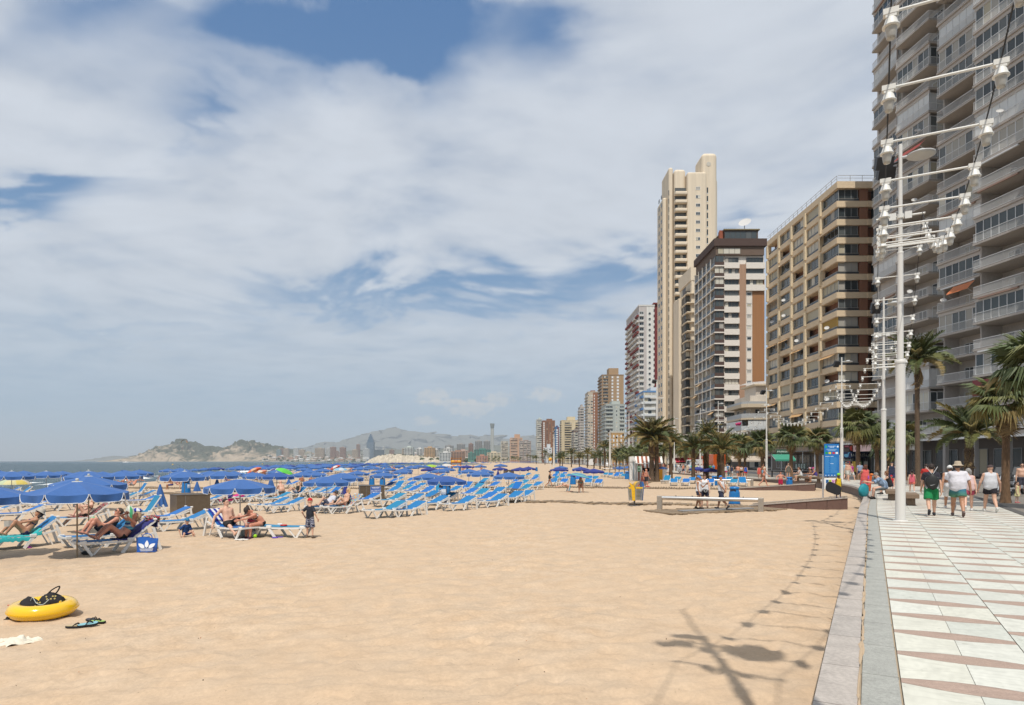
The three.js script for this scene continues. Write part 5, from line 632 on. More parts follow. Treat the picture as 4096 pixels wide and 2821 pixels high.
for (const [px, d, top, label] of [[2440, 163, 1722, 'tall white beach mast near the far wash rail'], [2216, 276, 1732, 'tall white beach mast by the yellow ball'], [2628, 80, 1520, 'white pole rising between the two kiosk palms'], [2516, 180, 1650, 'white mast left of the striped kiosk']]) { const x = (px - CX) / F * d, h = EYE + (HY - top) / F * d, y = sandY(x, -d), t = thing('beach_mast', label, 'mast', [x, y, -d]); const k = d / 163; part('pole', lathe([[0.24 * k + 0.03, 0], [0.2 * k + 0.02, 5], [0.09, h - y], [0, h - y]], 8), poleM, t); part('cross_arm', bar(V(-0.8, h - y - 2.2, 0), V(0.8, h - y - 2.2, 0), 0.06), poleM, t); part('floodlight', box(0.5, 0.4, 0.3, -0.3, h - y - 0.2, 0, 0.4, 0.5), blackM, t); }

// ---------- parasols ----------
const clothTex = (() => { const r = rngOf(121), f = tile((x, y) => n2(x, y), 7); return texture(256, (u, v) => { const w = 0.97 + 0.025 * Math.sin(u * 256 * 1.57) * Math.sin(v * 256 * 1.57) + 0.03 * f(u, v) + (r() - 0.5) * 0.03; return [w, w, w]; }); })();
const cloth = (c, o = {}) => mat(c, { roughness: 0.9, map: clothTex, transmission: 0.08, ...o });
const blueA = cloth([0.038, 0.125, 0.36]), blueB = cloth([0.022, 0.085, 0.30]), navyC = cloth([0.018, 0.03, 0.21]), pipeM = mat([0.72, 0.74, 0.76], { roughness: 0.8 }), woodPole = mat([0.20, 0.15, 0.10], { roughness: 0.7 }), metPole = mat([0.33, 0.33, 0.34], { metalness: 0.7, roughness: 0.4 });
const PR = 1.2, rimY = -0.30, valY = -0.49;                           // canopy measured down from its tip
function ribP(a, t) { return V(Math.cos(a) * PR * t, rimY * Math.pow(t, 1.15), Math.sin(a) * PR * t); }
const panelG = grid(6, 6, (u, v) => { const a = u * Math.PI / 4, p0 = ribP(0, v), p1 = ribP(Math.PI / 4, v), p = p0.clone().lerp(p1, u); p.y -= 0.035 * Math.sin(u * Math.PI) * v; return [p.x, p.y, p.z]; }, (u, v) => [u * v * 0.9, v * 1.2]);
const valShape = (u, v) => { const p0 = ribP(0, 1), p1 = ribP(Math.PI / 4, 1), p = p0.clone().lerp(p1, u), e = Math.min(u, 1 - u), k = sstep(0.0, 0.10, e), n = V(Math.cos(Math.PI / 8), 0, Math.sin(Math.PI / 8)).multiplyScalar(0.03 * Math.sin(u * 9) * v); return [p.x + n.x, p.y - 0.035 * Math.sin(u * Math.PI) - v * 0.19 * (0.25 + 0.75 * k), p.z + n.z]; };
const valG = grid(14, 2, (u, v) => valShape(0.015 + u * 0.97, v)), pipeG = new THREE.TubeGeometry(new THREE.CatmullRomCurve3([[0.015, 0], [0.015, 0.6], [0.03, 1], [0.12, 1], [0.3, 1], [0.5, 1], [0.7, 1], [0.88, 1], [0.97, 1], [0.985, 0.6], [0.985, 0]].map(([u, v]) => V(...valShape(u, v)))), 26, 0.009, 4);
const ringOf = (g) => mg([...Array(8)].map((_, k) => g.clone().rotateY(-k * Math.PI / 4)));
const canopyFar = ringOf(panelG), valFar = ringOf(valG), pipeAll = ringOf(pipeG), ribsAll = mg([...Array(8)].map((_, k) => bar(V(0, -0.12, 0), ribP(k * Math.PI / 4, 0.98).add(V(0, -0.03, 0)), 0.009, 0.009, 4))), capG = mg([lathe([[0.0, 0.07], [0.035, 0.06], [0.045, 0.03], [0.03, 0.0], [0, 0]], 10), lathe([[0, 0.0], [0.12, -0.012], [0.13, -0.04]], 8)]);
function parasolProto(near, fabric, valance) { return { near, fabric, valance }; }
function parasol(label, x, y, z, h, o = {}) {
const t = thing('parasol', label, 'parasol', [x, y, z], o.turn ?? 0, o.group), f = o.fabric ?? blueA, top = new THREE.Group(); top.name = 'canopy'; top.position.y = h; t.add(top); top.rotation.set(o.tx ?? 0, 0, o.tz ?? 0); if (o.s) top.scale.setScalar(o.s);
part('pole', bar(V(0, -0.25, 0), V(0, h - 0.03, 0), 0.021, 0.019, 8), o.pole ?? metPole, t);
if (o.near) for (let k = 0; k < 8; k++) { const a = M('panel', panelG, f, top), b = M('valance', valG, f, top), c = M('piping', pipeG, pipeM, top); a.rotation.y = b.rotation.y = c.rotation.y = -k * Math.PI / 4; }
else { M('panels', canopyFar, f, top); M('valance', valFar, f, top); if (o.pipe !== false) M('piping', pipeAll, pipeM, top); }
M('ribs', ribsAll, metPole, top); M('cap', capG, o.near ? mat([0.45, 0.46, 0.45], { roughness: 0.6 }) : f, top);
return t;
}
const PS = [[308, 1924, 368, 0, 'nearest blue parasol over the couple on loungers'], [354, 1903, 270, 0, 'blue parasol just behind the nearest one'], [-86, 1936, 372, 0, 'blue parasol cut off by the left edge'], [46, 1885, 158, 0, 'blue parasol over the yellow flowered parasol'], [184, 1885, 126, 0, 'blue parasol over a dark sunbather at the water'], [353, 1884, 183, 0, 'wide blue parasol behind the nearest pair'],
[738, 1885, 178, 0, 'blue parasol behind the metal chest'], [960, 1915, 268, 0, 'blue parasol over the family with the seated man'], [884, 1883, 151, 0, 'blue parasol left of the couple in shade'], [1106, 1889, 135, 1, 'darker blue parasol over the man with back tattoo'], [1307, 1904, 189, 0, 'blue parasol over the reading couple'], [1371, 1891, 162, 0, 'blue parasol over the chest with price sign'], [1786, 1903, 167, 1, 'darkest blue parasol beside the blue litter bin'], [1534, 1897, 108, 0, 'blue parasol right of the price sign chest'], [1713, 1894, 127, 0, 'pale blue parasol behind the darkest one'], [1921, 1900, 107, 0, 'blue parasol with two thin poles beneath'], [2035, 1898, 131, 0, 'blue parasol over the sleeper in the open sand'],
[1875, 1896, 84, 0], [1936, 1887, 85, 0], [1607, 1889, 84, 0], [1618, 1901, 68, 0], [1759, 1877, 78, 0], [1790, 1873, 66, 0], [487, 1885, 150, 0], [557, 1880, 105, 0], [564, 1888, 90, 0], [720, 1873, 78, 0], [673, 1875, 70, 0], [735, 1881, 110, 0], [840, 1884, 100, 0], [935, 1887, 84, 0], [935, 1868, 66, 0], [969, 1865, 62, 0], [999, 1868, 66, 0], [230, 1884, 70, 0], [250, 1885, 84, 0], [94, 1884, 90, 0], [125, 1885, 70, 0], [321, 1887, 84, 0], [411, 1887, 76, 0], [497, 1881, 66, 0], [2, 1884, 90, 0], [1010, 1890, 95, 0], [1028, 1892, 110, 0],
[1265, 1888, 100, 0], [1212, 1893, 100, 0], [1237, 1879, 80, 0], [1292, 1874, 74, 0], [1217, 1871, 66, 0], [1263, 1865, 58, 0], [1201, 1862, 52, 0], [1276, 1860, 46, 0], [1060, 1866, 70, 0], [1106, 1880, 78, 0], [1443, 1867, 72, 0], [1499, 1866, 62, 0], [1523, 1880, 78, 0], [1360, 1862, 46, 0], [1408, 1861, 50, 0], [1430, 1893, 90, 0], [1140, 1864, 50, 0], [1160, 1866, 56, 0], [1315, 1864, 46, 0], [1555, 1875, 60, 0], [1645, 1863, 63, 0], [1598, 1860, 48, 0], [1673, 1860, 50, 0], [1766, 1862, 52, 0], [1700, 1862, 46, 0], [1921, 1860, 52, 0], [2003, 1856, 54, 0], [1580, 1864, 46, 0], [1480, 1862, 44, 0], [1540, 1861, 42, 0], [1830, 1862, 46, 0],
[1719, 1869, 74, 2, 'navy parasol left of the pedal boat rack'], [1867, 1861, 57, 2, 'navy parasol right of the pedal boat rack'], [2000, 1872, 65, 2, 'navy parasol beside a folded parasol and grey chest'], [2080, 1877, 70, 2, 'navy parasol at the middle of the open sand'], [2114, 1867, 64, 2, 'navy parasol behind the middle one'], [2237, 1872, 73, 2, 'navy parasol over the loungers by the woman in black'], [2375, 1879, 88, 2, 'navy parasol nearest the striped beach umbrella'], [2326, 1872, 72, 2, 'navy parasol partly under a lighter one'], [2789, 1880, 66, 2, 'navy parasol by the promenade wall and palms'], [2838, 1885, 76, 2, 'navy parasol just behind the trio in white'],
[2245, 1868, 56, 0], [2322, 1868, 66, 0], [2478, 1870, 60, 0, 'light blue parasol left of the striped kiosk'], [2516, 1871, 56, 0, 'light blue parasol touching the striped kiosk']];
PS.forEach(([px, ya, w, c, label], i) => {
const near = i < 18, d = F * 2.37 / w, x = (px - CX) / F * d, y = sandY(x, -d), h = clamp(EYE - (ya - HY) / F * d - y, 1.55, 2.3);
parasol(label ?? (px < 620 ? 'blue parasol among the rows by the water' : px < 1150 ? 'blue parasol in the crowded rows before the sea' : px < 1600 ? 'blue parasol in the dense middle rows' : 'blue parasol in the rows along the open sand'), x, y, -d, h, { near, pipe: w > 60 && c !== 2, fabric: [blueA, blueB, navyC][c], turn: (i * 0.37) % 0.78, group: label ? undefined : px < 620 ? 'parasols by the water' : px < 1150 ? 'parasols before the sea' : px < 1600 ? 'middle parasols' : 'outer parasols', pole: i < 2 ? mat([0.28, 0.21, 0.13], { roughness: 0.6 }) : metPole });
});
{ const r = rngOf(130); let n = 0; for (let k = 0; k < 400 && n < 165; k++) { const z = -115 - Math.pow(r(), 1.5) * 720, sx = shoreX(z), x = sx + 10 + r() * (z < -260 ? 46 : 34), px = x / -z * F + CX; if (px < -40 || px > 2420) continue; n++; parasol('far blue parasol in the mass along the shore', x, sandY(x, z), z, 2.0, { pipe: false, fabric: r() < 0.85 ? (r() < 0.5 ? blueA : blueB) : navyC, s: 1.0, turn: r(), group: 'far parasols along the shore' }); } }
function gaudy(label, px, py, d, s, cols, o = {}) { const x = (px - CX) / F * d, y = sandY(x, -d), h = EYE - (py - HY) / F * d - y, t = thing('beach_umbrella', label, 'beach umbrella', [x, y, -d], 0), top = new THREE.Group(); top.name = 'canopy'; top.position.y = h; top.rotation.set(o.tx ?? 0, o.ty ?? 0, o.tz ?? 0); t.add(top); part('pole', bar(V(0, -0.2, 0), V(0, h, 0), 0.018), pipeM, t); const N = o.bands ?? 0; if (N) for (let b = 0; b < N; b++) M('band', lathe([0, 0.5, 1].map((q) => { const u = (b + q) / N; return [s * Math.sin(u * 1.35), s * 0.36 * (Math.cos(u * 1.35) - 1) * 1.4]; }), 20), cloth(cols[b % cols.length]), top); else for (let k = 0; k < 8; k++) { const g = grid(4, 5, (u, v) => { const a = (k + u) * Math.PI / 4, q = v * 1.3; return [Math.cos(a) * s * Math.sin(q), s * 0.5 * (Math.cos(q) - 1), Math.sin(a) * s * Math.sin(q)]; }); M('panel', g, cloth(cols[k % cols.length]), top); } return t; }
gaudy('green and violet striped beach umbrella over a seated person', 2322, 1893, 50, 0.78, [[0.07, 0.42, 0.36], [0.10, 0.10, 0.35], [0.16, 0.36, 0.40]], { bands: 8, tz: -0.22 });
gaudy('yellow flowered beach umbrella under the blue ones', 55, 1916, 42, 0.95, [[0.62, 0.5, 0.12], [0.6, 0.56, 0.3], [0.45, 0.52, 0.34], [0.58, 0.5, 0.36]]);
gaudy('orange striped beach umbrella by the surf', 1010, 1876, 80, 1.0, [[0.62, 0.13, 0.06], [0.62, 0.36, 0.22]], { tz: 0.5 }); gaudy('white and salmon striped beach umbrella by the surf', 1035, 1884, 75, 0.9, [[0.6, 0.25, 0.18], [0.62, 0.5, 0.4]], { tz: 0.4 }); gaudy('lime green beach umbrella beside the striped one', 1142, 1876, 78, 1.05, [[0.12, 0.55, 0.07], [0.10, 0.5, 0.06]], { tz: -0.35 }); gaudy('navy and white striped beach umbrella by the surf', 1110, 1872, 82, 1.0, [[0.08, 0.09, 0.2], [0.6, 0.6, 0.62]]); gaudy('red and white beach umbrella far by the water', 1335, 1866, 120, 1.2, [[0.6, 0.1, 0.08], [0.65, 0.6, 0.58]], { tz: 0.5 }); gaudy('bright green beach umbrella before the rock', 1724, 1859, 150, 1.5, [[0.35, 0.55, 0.05], [0.3, 0.5, 0.05]]); gaudy('white beach umbrella beside the bright green one', 1787, 1856, 160, 1.5, [[0.62, 0.58, 0.52], [0.6, 0.55, 0.5]]); gaudy('pale blue beach umbrella in the far rows', 1362, 1871, 115, 1.3, [[0.2, 0.42, 0.6], [0.5, 0.55, 0.6]]);
function folded(label, px, py, ytop, o = {}) { const p = S(px, py), d = -p.z, h = (py - ytop) / F * d, t = thing('folded_parasol', label, 'parasol', [p.x, p.y, p.z], 0, o.group); part('pole', bar(V(0, -0.2, 0), V(0, h, 0), 0.02), metPole, t); part('folded_canopy', grid(40, 10, (u, v) => { const a = u * Math.PI * 2, r = (0.03 + 0.24 * Math.pow(v, 0.9)) * (1 + 0.22 * Math.cos(a * 9) * v) * (o.k ?? 1); return [Math.cos(a) * r, h - 0.02 - v * Math.min(1.35, h * 0.8), Math.sin(a) * r]; }), o.m ?? blueA, t); }
folded('folded blue parasol leaning beside the metal chest', 640, 2048, 1936, { k: 1.15 }); folded('folded blue parasol between sunbathers behind the chest', 788, 1972, 1922); folded('folded blue parasol behind the seated family', 868, 1955, 1910); folded('folded blue parasol in the shade by the tattooed man', 1084, 1960, 1905, { k: 1.1 }); folded('folded blue parasol with white tip by the price sign', 1382, 2000, 1935, { m: navyC, k: 1.2 }); folded('folded navy parasol by the grey chest', 1992, 1905, 1880, { m: navyC }); folded('folded parasol standing at the waterline', 768, 1893, 1872, { group: 'folded parasols at the waterline' }); folded('folded parasol standing at the waterline', 828, 1893, 1872, { group: 'folded parasols at the waterline' }); folded('folded blue parasol in the far crowd', 1433, 1898, 1874); folded('folded blue parasol under the crowd by the litter bins', 1155, 1945, 1912);

// ---------- sun loungers ----------
const sling = [[0.002, 0.165, 0.42], [0.004, 0.20, 0.38], [0.003, 0.135, 0.45]].map((c) => cloth(c)), plasticW = mat([0.70, 0.69, 0.66], { roughness: 0.45 });
function loungerProto(ang, si) {
const t = thing('sun_lounger', 'x', 'sun lounger'); scene.remove(t); taken.set('sun_lounger', (taken.get('sun_lounger') ?? 1) - 1);
const hx = 0.2, hy = 0.33, bl = 0.82, bx1 = hx + bl * Math.cos(ang), by1 = hy + bl * Math.sin(ang), HW = 0.325;
part('seat_sling', grid(12, 3, (u, v) => { const x = lerp(-0.96, hx, u); return [x, 0.35 + 0.03 * Math.pow(1 - u, 6) - 0.028 * Math.sin(Math.PI * v) * Math.sin(Math.PI * Math.min(1, u * 1.0)), lerp(-HW, HW, v)]; }), sling[si], t);
part('back_sling', grid(8, 3, (u, v) => { const q = u * bl * 0.985, s = -0.02 * Math.sin(Math.PI * v) * Math.sin(Math.PI * u); return [hx + Math.cos(ang) * q - Math.sin(ang) * s, 0.35 + Math.sin(ang) * q + Math.cos(ang) * s, lerp(-HW, HW, v)]; }), sling[si], t);
for (const s of [-1, 1]) { const z = s * 0.325; part('side_rail', mg([flat(V(-0.985, 0.35, z), V(-0.6, 0.312, z), 0.03, 0.05), flat(V(-0.6, 0.312, z), V(hx, 0.312, z), 0.03, 0.05)]), plasticW, t); part('back_rail', flat(V(hx, 0.31, z), V(bx1 + 0.01, by1 - 0.03, z), 0.028, 0.05), plasticW, t);
part('leg', mg([flat(V(-0.93, 0.36, z), V(-0.70, 0, z), 0.045, 0.065), rbox(0.15, 0.1, 0.065, 0.02, -0.9, 0.35, z)]), plasticW, t); part('strut', flat(V(-0.40, 0.33, z * 0.94), V(-0.66, 0.02, z * 0.94), 0.03, 0.035), plasticW, t);
part('leg', mg([flat(V(0.26, 0.36, z * 1.05), V(0.0, 0, z * 1.05), 0.045, 0.075), rbox(0.17, 0.1, 0.07, 0.02, 0.22, 0.35, z * 1.05)]), plasticW, t); part('strut', flat(V(0.5, 0.34 + 0.2 * Math.sin(ang), z * 0.9), V(0.72, 0.02, z * 0.9), 0.03, 0.035), plasticW, t);
part('leg', ang < 0.15 ? flat(V(0.9, 0.34, z), V(0.97, 0, z), 0.05, 0.09) : mg([flat(V(Math.max(0.72, bx1 - 0.05), Math.min(by1 - 0.02, 0.62), z), V(0.98, 0, z), 0.045, 0.075), flat(V(hx + 0.25, 0.36, z), V(0.86, Math.min(by1 - 0.05, 0.5), z), 0.035, 0.05)]), plasticW, t); part('corner_cap', rbox(0.09, 0.06, 0.09, 0.02, bx1, by1 + 0.01, z * 0.97), plasticW, t); }
part('foot_bar', box(0.05, 0.05, 0.66, -0.985, 0.345, 0), plasticW, t); part('head_bar', box(0.04, 0.04, 0.64, bx1 + 0.005, by1 - 0.02, 0), plasticW, t); part('ground_bar', bar(V(0.98, 0.06, -0.31), V(0.98, 0.06, 0.31), 0.014), plasticW, t);
return t;
}
const LP = {}; for (const [k, a] of [['n', 0.40], ['h', 1.0], ['f', 0.04], ['m', 0.68]]) for (let c = 0; c < 3; c++) LP[k + c] = loungerProto(a, c);
function lounger(px, py, kind, yawDeg, label, group) { const p = px?.isVector3 ? px : S(px, py), o = LP[kind].clone(); o.name = numbered('sun_lounger'); o.position.copy(p); o.rotation.y = (90 - yawDeg) * Math.PI / 180; o.userData = { label, category: 'sun lounger' }; if (group) o.userData.group = group; scene.add(o); return o; }
const LN = {
woman: lounger(84, 2187, 'm0', 42, 'lounger with turquoise towel under the woman reading in a sun hat'), man: lounger(404, 2183, 'm0', 42, 'shaded lounger under the man in black shorts'), front: lounger(470, 2207, 'm0', 42, 'frontmost lounger with a navy towel on its backrest'), floral: lounger(330, 2100, 'm0', 45, 'lounger with flowered towel under the woman reading a book'), dad: lounger(925, 2148, 'm2', -58, 'lounger under the bare-chested seated man'), mum: lounger(1123, 2147, 'f1', -80, 'flat lounger the woman in dotted bikini sits on'), shadeMan: lounger(1306, 2049, 'm0', 48, 'lounger with zebra towel under the shaded sleeper'), shadeWoman: lounger(1370, 2053, 'm0', 48, 'lounger with colourful towel under the blonde woman'), dress: lounger(915, 2012, 'n0', 45, 'lounger covered by a bright pink towel'), tattoo: lounger(1180, 1993, 'm0', 45, 'lounger beside the man with back tattoo'), };
[[66, 2081, 'empty blue lounger behind the woman in the sun hat'], [-22, 2064, 'empty lounger cut by the left edge'], [150, 2038, 'left of two empty loungers under the nearest parasol'], [222, 2044, 'right of two empty loungers under the nearest parasol'], [567, 2080, 'teal lounger with raised back and striped towel', 'h1'], [654, 2096, 'empty blue lounger between the teal one and the small boy'], [724, 2119, 'empty lounger right behind the small boy'], [567, 2023, 'empty lounger at the left of the metal chest'], [556, 2004, 'second empty lounger left of the metal chest'], [545, 1987, 'dark shaded lounger with raised back near the metal chest', 'h0'], [832, 2023, 'lounger half hidden behind the metal chest'], [985, 2009, 'empty lounger beside the pink towel'], [1046, 2003, 'empty bright lounger behind the dotted bikini woman'], [1097, 2013, 'empty teal lounger behind the dotted bikini woman', 'n1'], [1079, 2041, 'first of the empty pair behind the boy in the red cap'], [1136, 2048, 'second of the empty pair behind the boy in the red cap'], [1455, 2019, 'empty lounger at the foot of the price sign chest'], [1540, 2068, 'front left of the empty pair in the open sand', 'n1'], [1622, 2065, 'front right of the empty pair in the open sand'], [1556, 2024, 'rear left of the empty pair in the open sand', 'n1'], [1631, 2026, 'rear right of the empty pair in the open sand'], [1724, 2038, 'shaded lounger left of the parasol pole by the bin'], [1834, 2041, 'half shaded lounger under the darkest parasol'], [1967, 2027, 'bright lounger at the right end of the front row'], [1929, 2019, 'lounger behind the right end of the front row'], [1768, 2018, 'lounger right behind the blue litter bin', 'n1'], [2081, 2006, 'last lounger at the right before the boardwalk']].forEach(([x, y, label, k]) => lounger(x, y, k ?? (x % 3 ? 'n0' : 'n2'), x < 1300 ? 44 : 40, label));
[[55, 2030], [398, 2019], [475, 2016], [66, 1997], [20, 1985], [120, 1990], [250, 1992], [330, 1985], [420, 1980], [1278, 1988], [1322, 1990], [1300, 1973], [1240, 1985], [1157, 1950], [1340, 1957], [1422, 1934], [1390, 1945], [1270, 1960], [1702, 2011], [1863, 1994], [1911, 1997], [1558, 1983], [1635, 1983], [1609, 1973], [1580, 1966], [1629, 1955], [1589, 1950], [1704, 1952], [1713, 1968], [1757, 1955], [1664, 1966], [1852, 1970], [1900, 1968], [1911, 1952], [1964, 1959], [2033, 1970], [1978, 1988], [1691, 1988], [1735, 1983], [1801, 1979], [1631, 1935], [1668, 1937], [1589, 1930], [1662, 1926], [1927, 1937], [1976, 1935], [1560, 1940], [1720, 1935], [1780, 1930], [1545, 1958], [2090, 1972], [2134, 1959], [2055, 1972], [2086, 1948], [2040, 2012], [2128, 1930], [2136, 1919], [2105, 1910], [2055, 1939], [2075, 1930], [2211, 1943], [2251, 1943], [2216, 1928], [2247, 1921], [2216, 1915], [2242, 1913], [2227, 1904], [2255, 1906], [2271, 1915], [2351, 1944], [2390, 1946], [2375, 1928], [2355, 1926], [2311, 1930], [2419, 1908], [2441, 1910], [2463, 1915], [2490, 1915], [2483, 1906], [2468, 1906], [2664, 1934], [2696, 1943], [2743, 1943], [2706, 1932], [2770, 1934], [2841, 1945], [2933, 1945], [2972, 1945], [2889, 1937], [2914, 1934]].forEach(([x, y], i) => { const zone = x < 600 ? ['empty blue lounger in the back rows at the left', 'left back loungers'] : x < 1500 ? ['empty lounger in the middle back rows', 'middle back loungers'] : x < 2010 ? ['empty lounger in the packed rows around the litter bin', 'loungers around the litter bin'] : x < 2200 ? ['empty lounger at the edge of the open sand', 'loungers at the open sand'] : x < 2600 ? ['empty lounger in the cluster under the navy parasols', 'loungers under the navy parasols'] : ['lounger lined up before the promenade wall', 'loungers before the promenade wall']; lounger(x, y, (i % 7 === 3 ? 'm' : 'n') + (i * 5 % 3), x > 2200 ? 14 + (i % 3) * 6 : x > 1500 ? 30 + (i % 4) * 3 : 42, zone[0], zone[1]); });
{ const r = rngOf(140); for (let i = 0; i < 110; i++) { const z = -82 - Math.pow(r(), 1.4) * 260, x = lerp(shoreX(z) + 14, z > -120 ? -8 : -14, r()); lounger(V(x, sandY(x, z), z), 0, 'n' + Math.floor(r() * 3), 25 + r() * 25, 'tiny blue lounger in the far rows before the sea', 'far loungers'); } }

// ---------- chests, bins, kiosk, boards ----------
const chestM = texMat(speckle(0.52, 0.48, 0.43, 0.08, 151), [0.62, 0.58, 0.52], 0.42, { metalness: 0.55 });
function chest(label, px, py, turn, o = {}) { const p = S(px, py), t = thing('storage_chest', label, 'chest', [p.x, p.y, p.z], turn); part('body', rbox(1.5, 0.9, 1.2, 0.012, 0.75, 0.44, -0.6), chestM, t); part('lid', rbox(1.54, 0.035, 1.24, 0.01, 0.75, 0.905, -0.6), chestM, t); part('seam_strip', box(0.02, 0.86, 0.01, 0.38, 0.44, 0.003), mat([0.2, 0.18, 0.16]), t);
if (o.sign) { const tx = canvasTex(512, 440, (c) => { c.fillStyle = '#1d4fa0'; c.fillRect(0, 0, 512, 440); c.strokeStyle = '#c9d6e8'; c.lineWidth = 8; c.strokeRect(8, 8, 496, 424); c.fillStyle = '#eef2f6'; c.textAlign = 'center'; c.font = 'bold 84px sans-serif'; c.fillText('HORARIO', 256, 100); c.fillRect(110, 128, 290, 5); c.font = 'bold 56px sans-serif'; c.fillText('9:00 A 19:00 HORAS', 256, 220, 470); c.fillText('PRECIO HAMACA: 4 €', 256, 308, 470); c.fillText('PRECIO SOMBRILLA: 4 €', 256, 396, 470); }); const f = [mat('#1d4fa0'), mat('#1d4fa0'), mat('#1d4fa0'), mat('#1d4fa0'), mat('#ffffff', { map: tx, roughness: 0.5 }), mat('#1d4fa0')]; part('price_sign', box(0.64, 0.54, 0.02), f, t, 0.95, 0.6, 0.016); } return t; }
chest('plain steel storage chest standing among the loungers', 707, 2058, 0.72); chest('steel chest with blue price sign', 1440, 2004, 0.30, { sign: true }); chest('far grey chest beside a folded navy parasol', 2022, 1902, 0.3);
const binBlue = mat([0.006, 0.15, 0.42], { roughness: 0.32, clearcoat: 0.4 });
const binProto = (() => { const t = thing('litter_bin', 'x', 'litter bin'); scene.remove(t); taken.set('litter_bin', 0); part('body', lathe([[0.0, 0], [0.30, 0], [0.305, 0.03], [0.27, 0.62], [0.262, 0.66], [0.235, 0.70], [0.235, 0.80]], 28), binBlue, t); part('lid', lathe([[0.235, 0.80], [0.26, 0.81], [0.262, 0.87], [0.22, 0.92], [0.1, 0.94], [0, 0.94]], 28), binBlue, t); part('opening', mg([rbox(0.3, 0.12, 0.04, 0.015, 0.0, 0.74, 0.225), rbox(0.3, 0.12, 0.04, 0.015, 0.0, 0.74, -0.225)]), mat([0.01, 0.02, 0.05]), t); part('base_ring', lathe([[0.31, 0], [0.315, 0.04], [0.3, 0.05]], 24), mat([0.01, 0.05, 0.16]), t); return t; })();
function bin(label, px, py, ry, group, s = 1, notice) { const p = px?.isVector3 ? px : S(px, py), o = binProto.clone(); o.name = numbered('litter_bin'); o.position.copy(p); o.rotation.y = ry; o.scale.setScalar(s); o.userData = { label, category: 'litter bin' }; if (group) o.userData.group = group; if (notice) { const tx = canvasTex(128, 256, (c) => { c.fillStyle = '#d9dfe6'; c.fillRect(0, 0, 128, 256); c.fillStyle = '#8b96a8'; for (let i = 0; i < 7; i++) c.fillRect(22, 90 + i * 15, 84, 5); c.fillStyle = '#3d6ea8'; c.fillRect(50, 216, 28, 22); }); part('notice', grid(6, 1, (u, v) => { const a = lerp(0.35, 1.2, u), r = lerp(0.291, 0.272, v); return [Math.sin(a) * r, 0.22 + v * 0.4, Math.cos(a) * r]; }), mat('#ffffff', { map: tx, roughness: 0.6 }), o); } scene.add(o); return o; }
bin('blue litter bin with white notice under the darkest parasol', 1779, 2006, -0.9, null, 1.25, true); bin('glossy blue litter bin behind the steel wash rail', 2938, 2018, -0.6, null, 1.02); bin('blue litter bin beside the striped beach umbrella', 2292, 1938, 0.5, null, 1.05); bin('blue litter bin left of the striped kiosk', 2509, 1917, 0, null, 1.1); bin('blue litter bin with white label behind the metal chest', 744, 1972, 0.4, null, 1.2, true); bin('blue litter bin beside the boy in red shorts', V(22.9, -0.4, -55.1), 0, 0.5, null, 0.9); bin('blue litter bin among the far rows', 1838, 1890, 0, 'far litter bins'); bin('blue litter bin among the far rows', 1869, 1888, 0, 'far litter bins'); bin('blue litter bin among the far rows', 2146, 1885, 0, 'far litter bins'); bin('blue litter bin among the far rows', 1487, 1940, 0, 'far litter bins'); bin('blue litter bin standing by the price sign chest', 1530, 1945, 0); bin('blue litter bin at the far end of the small wash rail', 2858, 1942, 0);
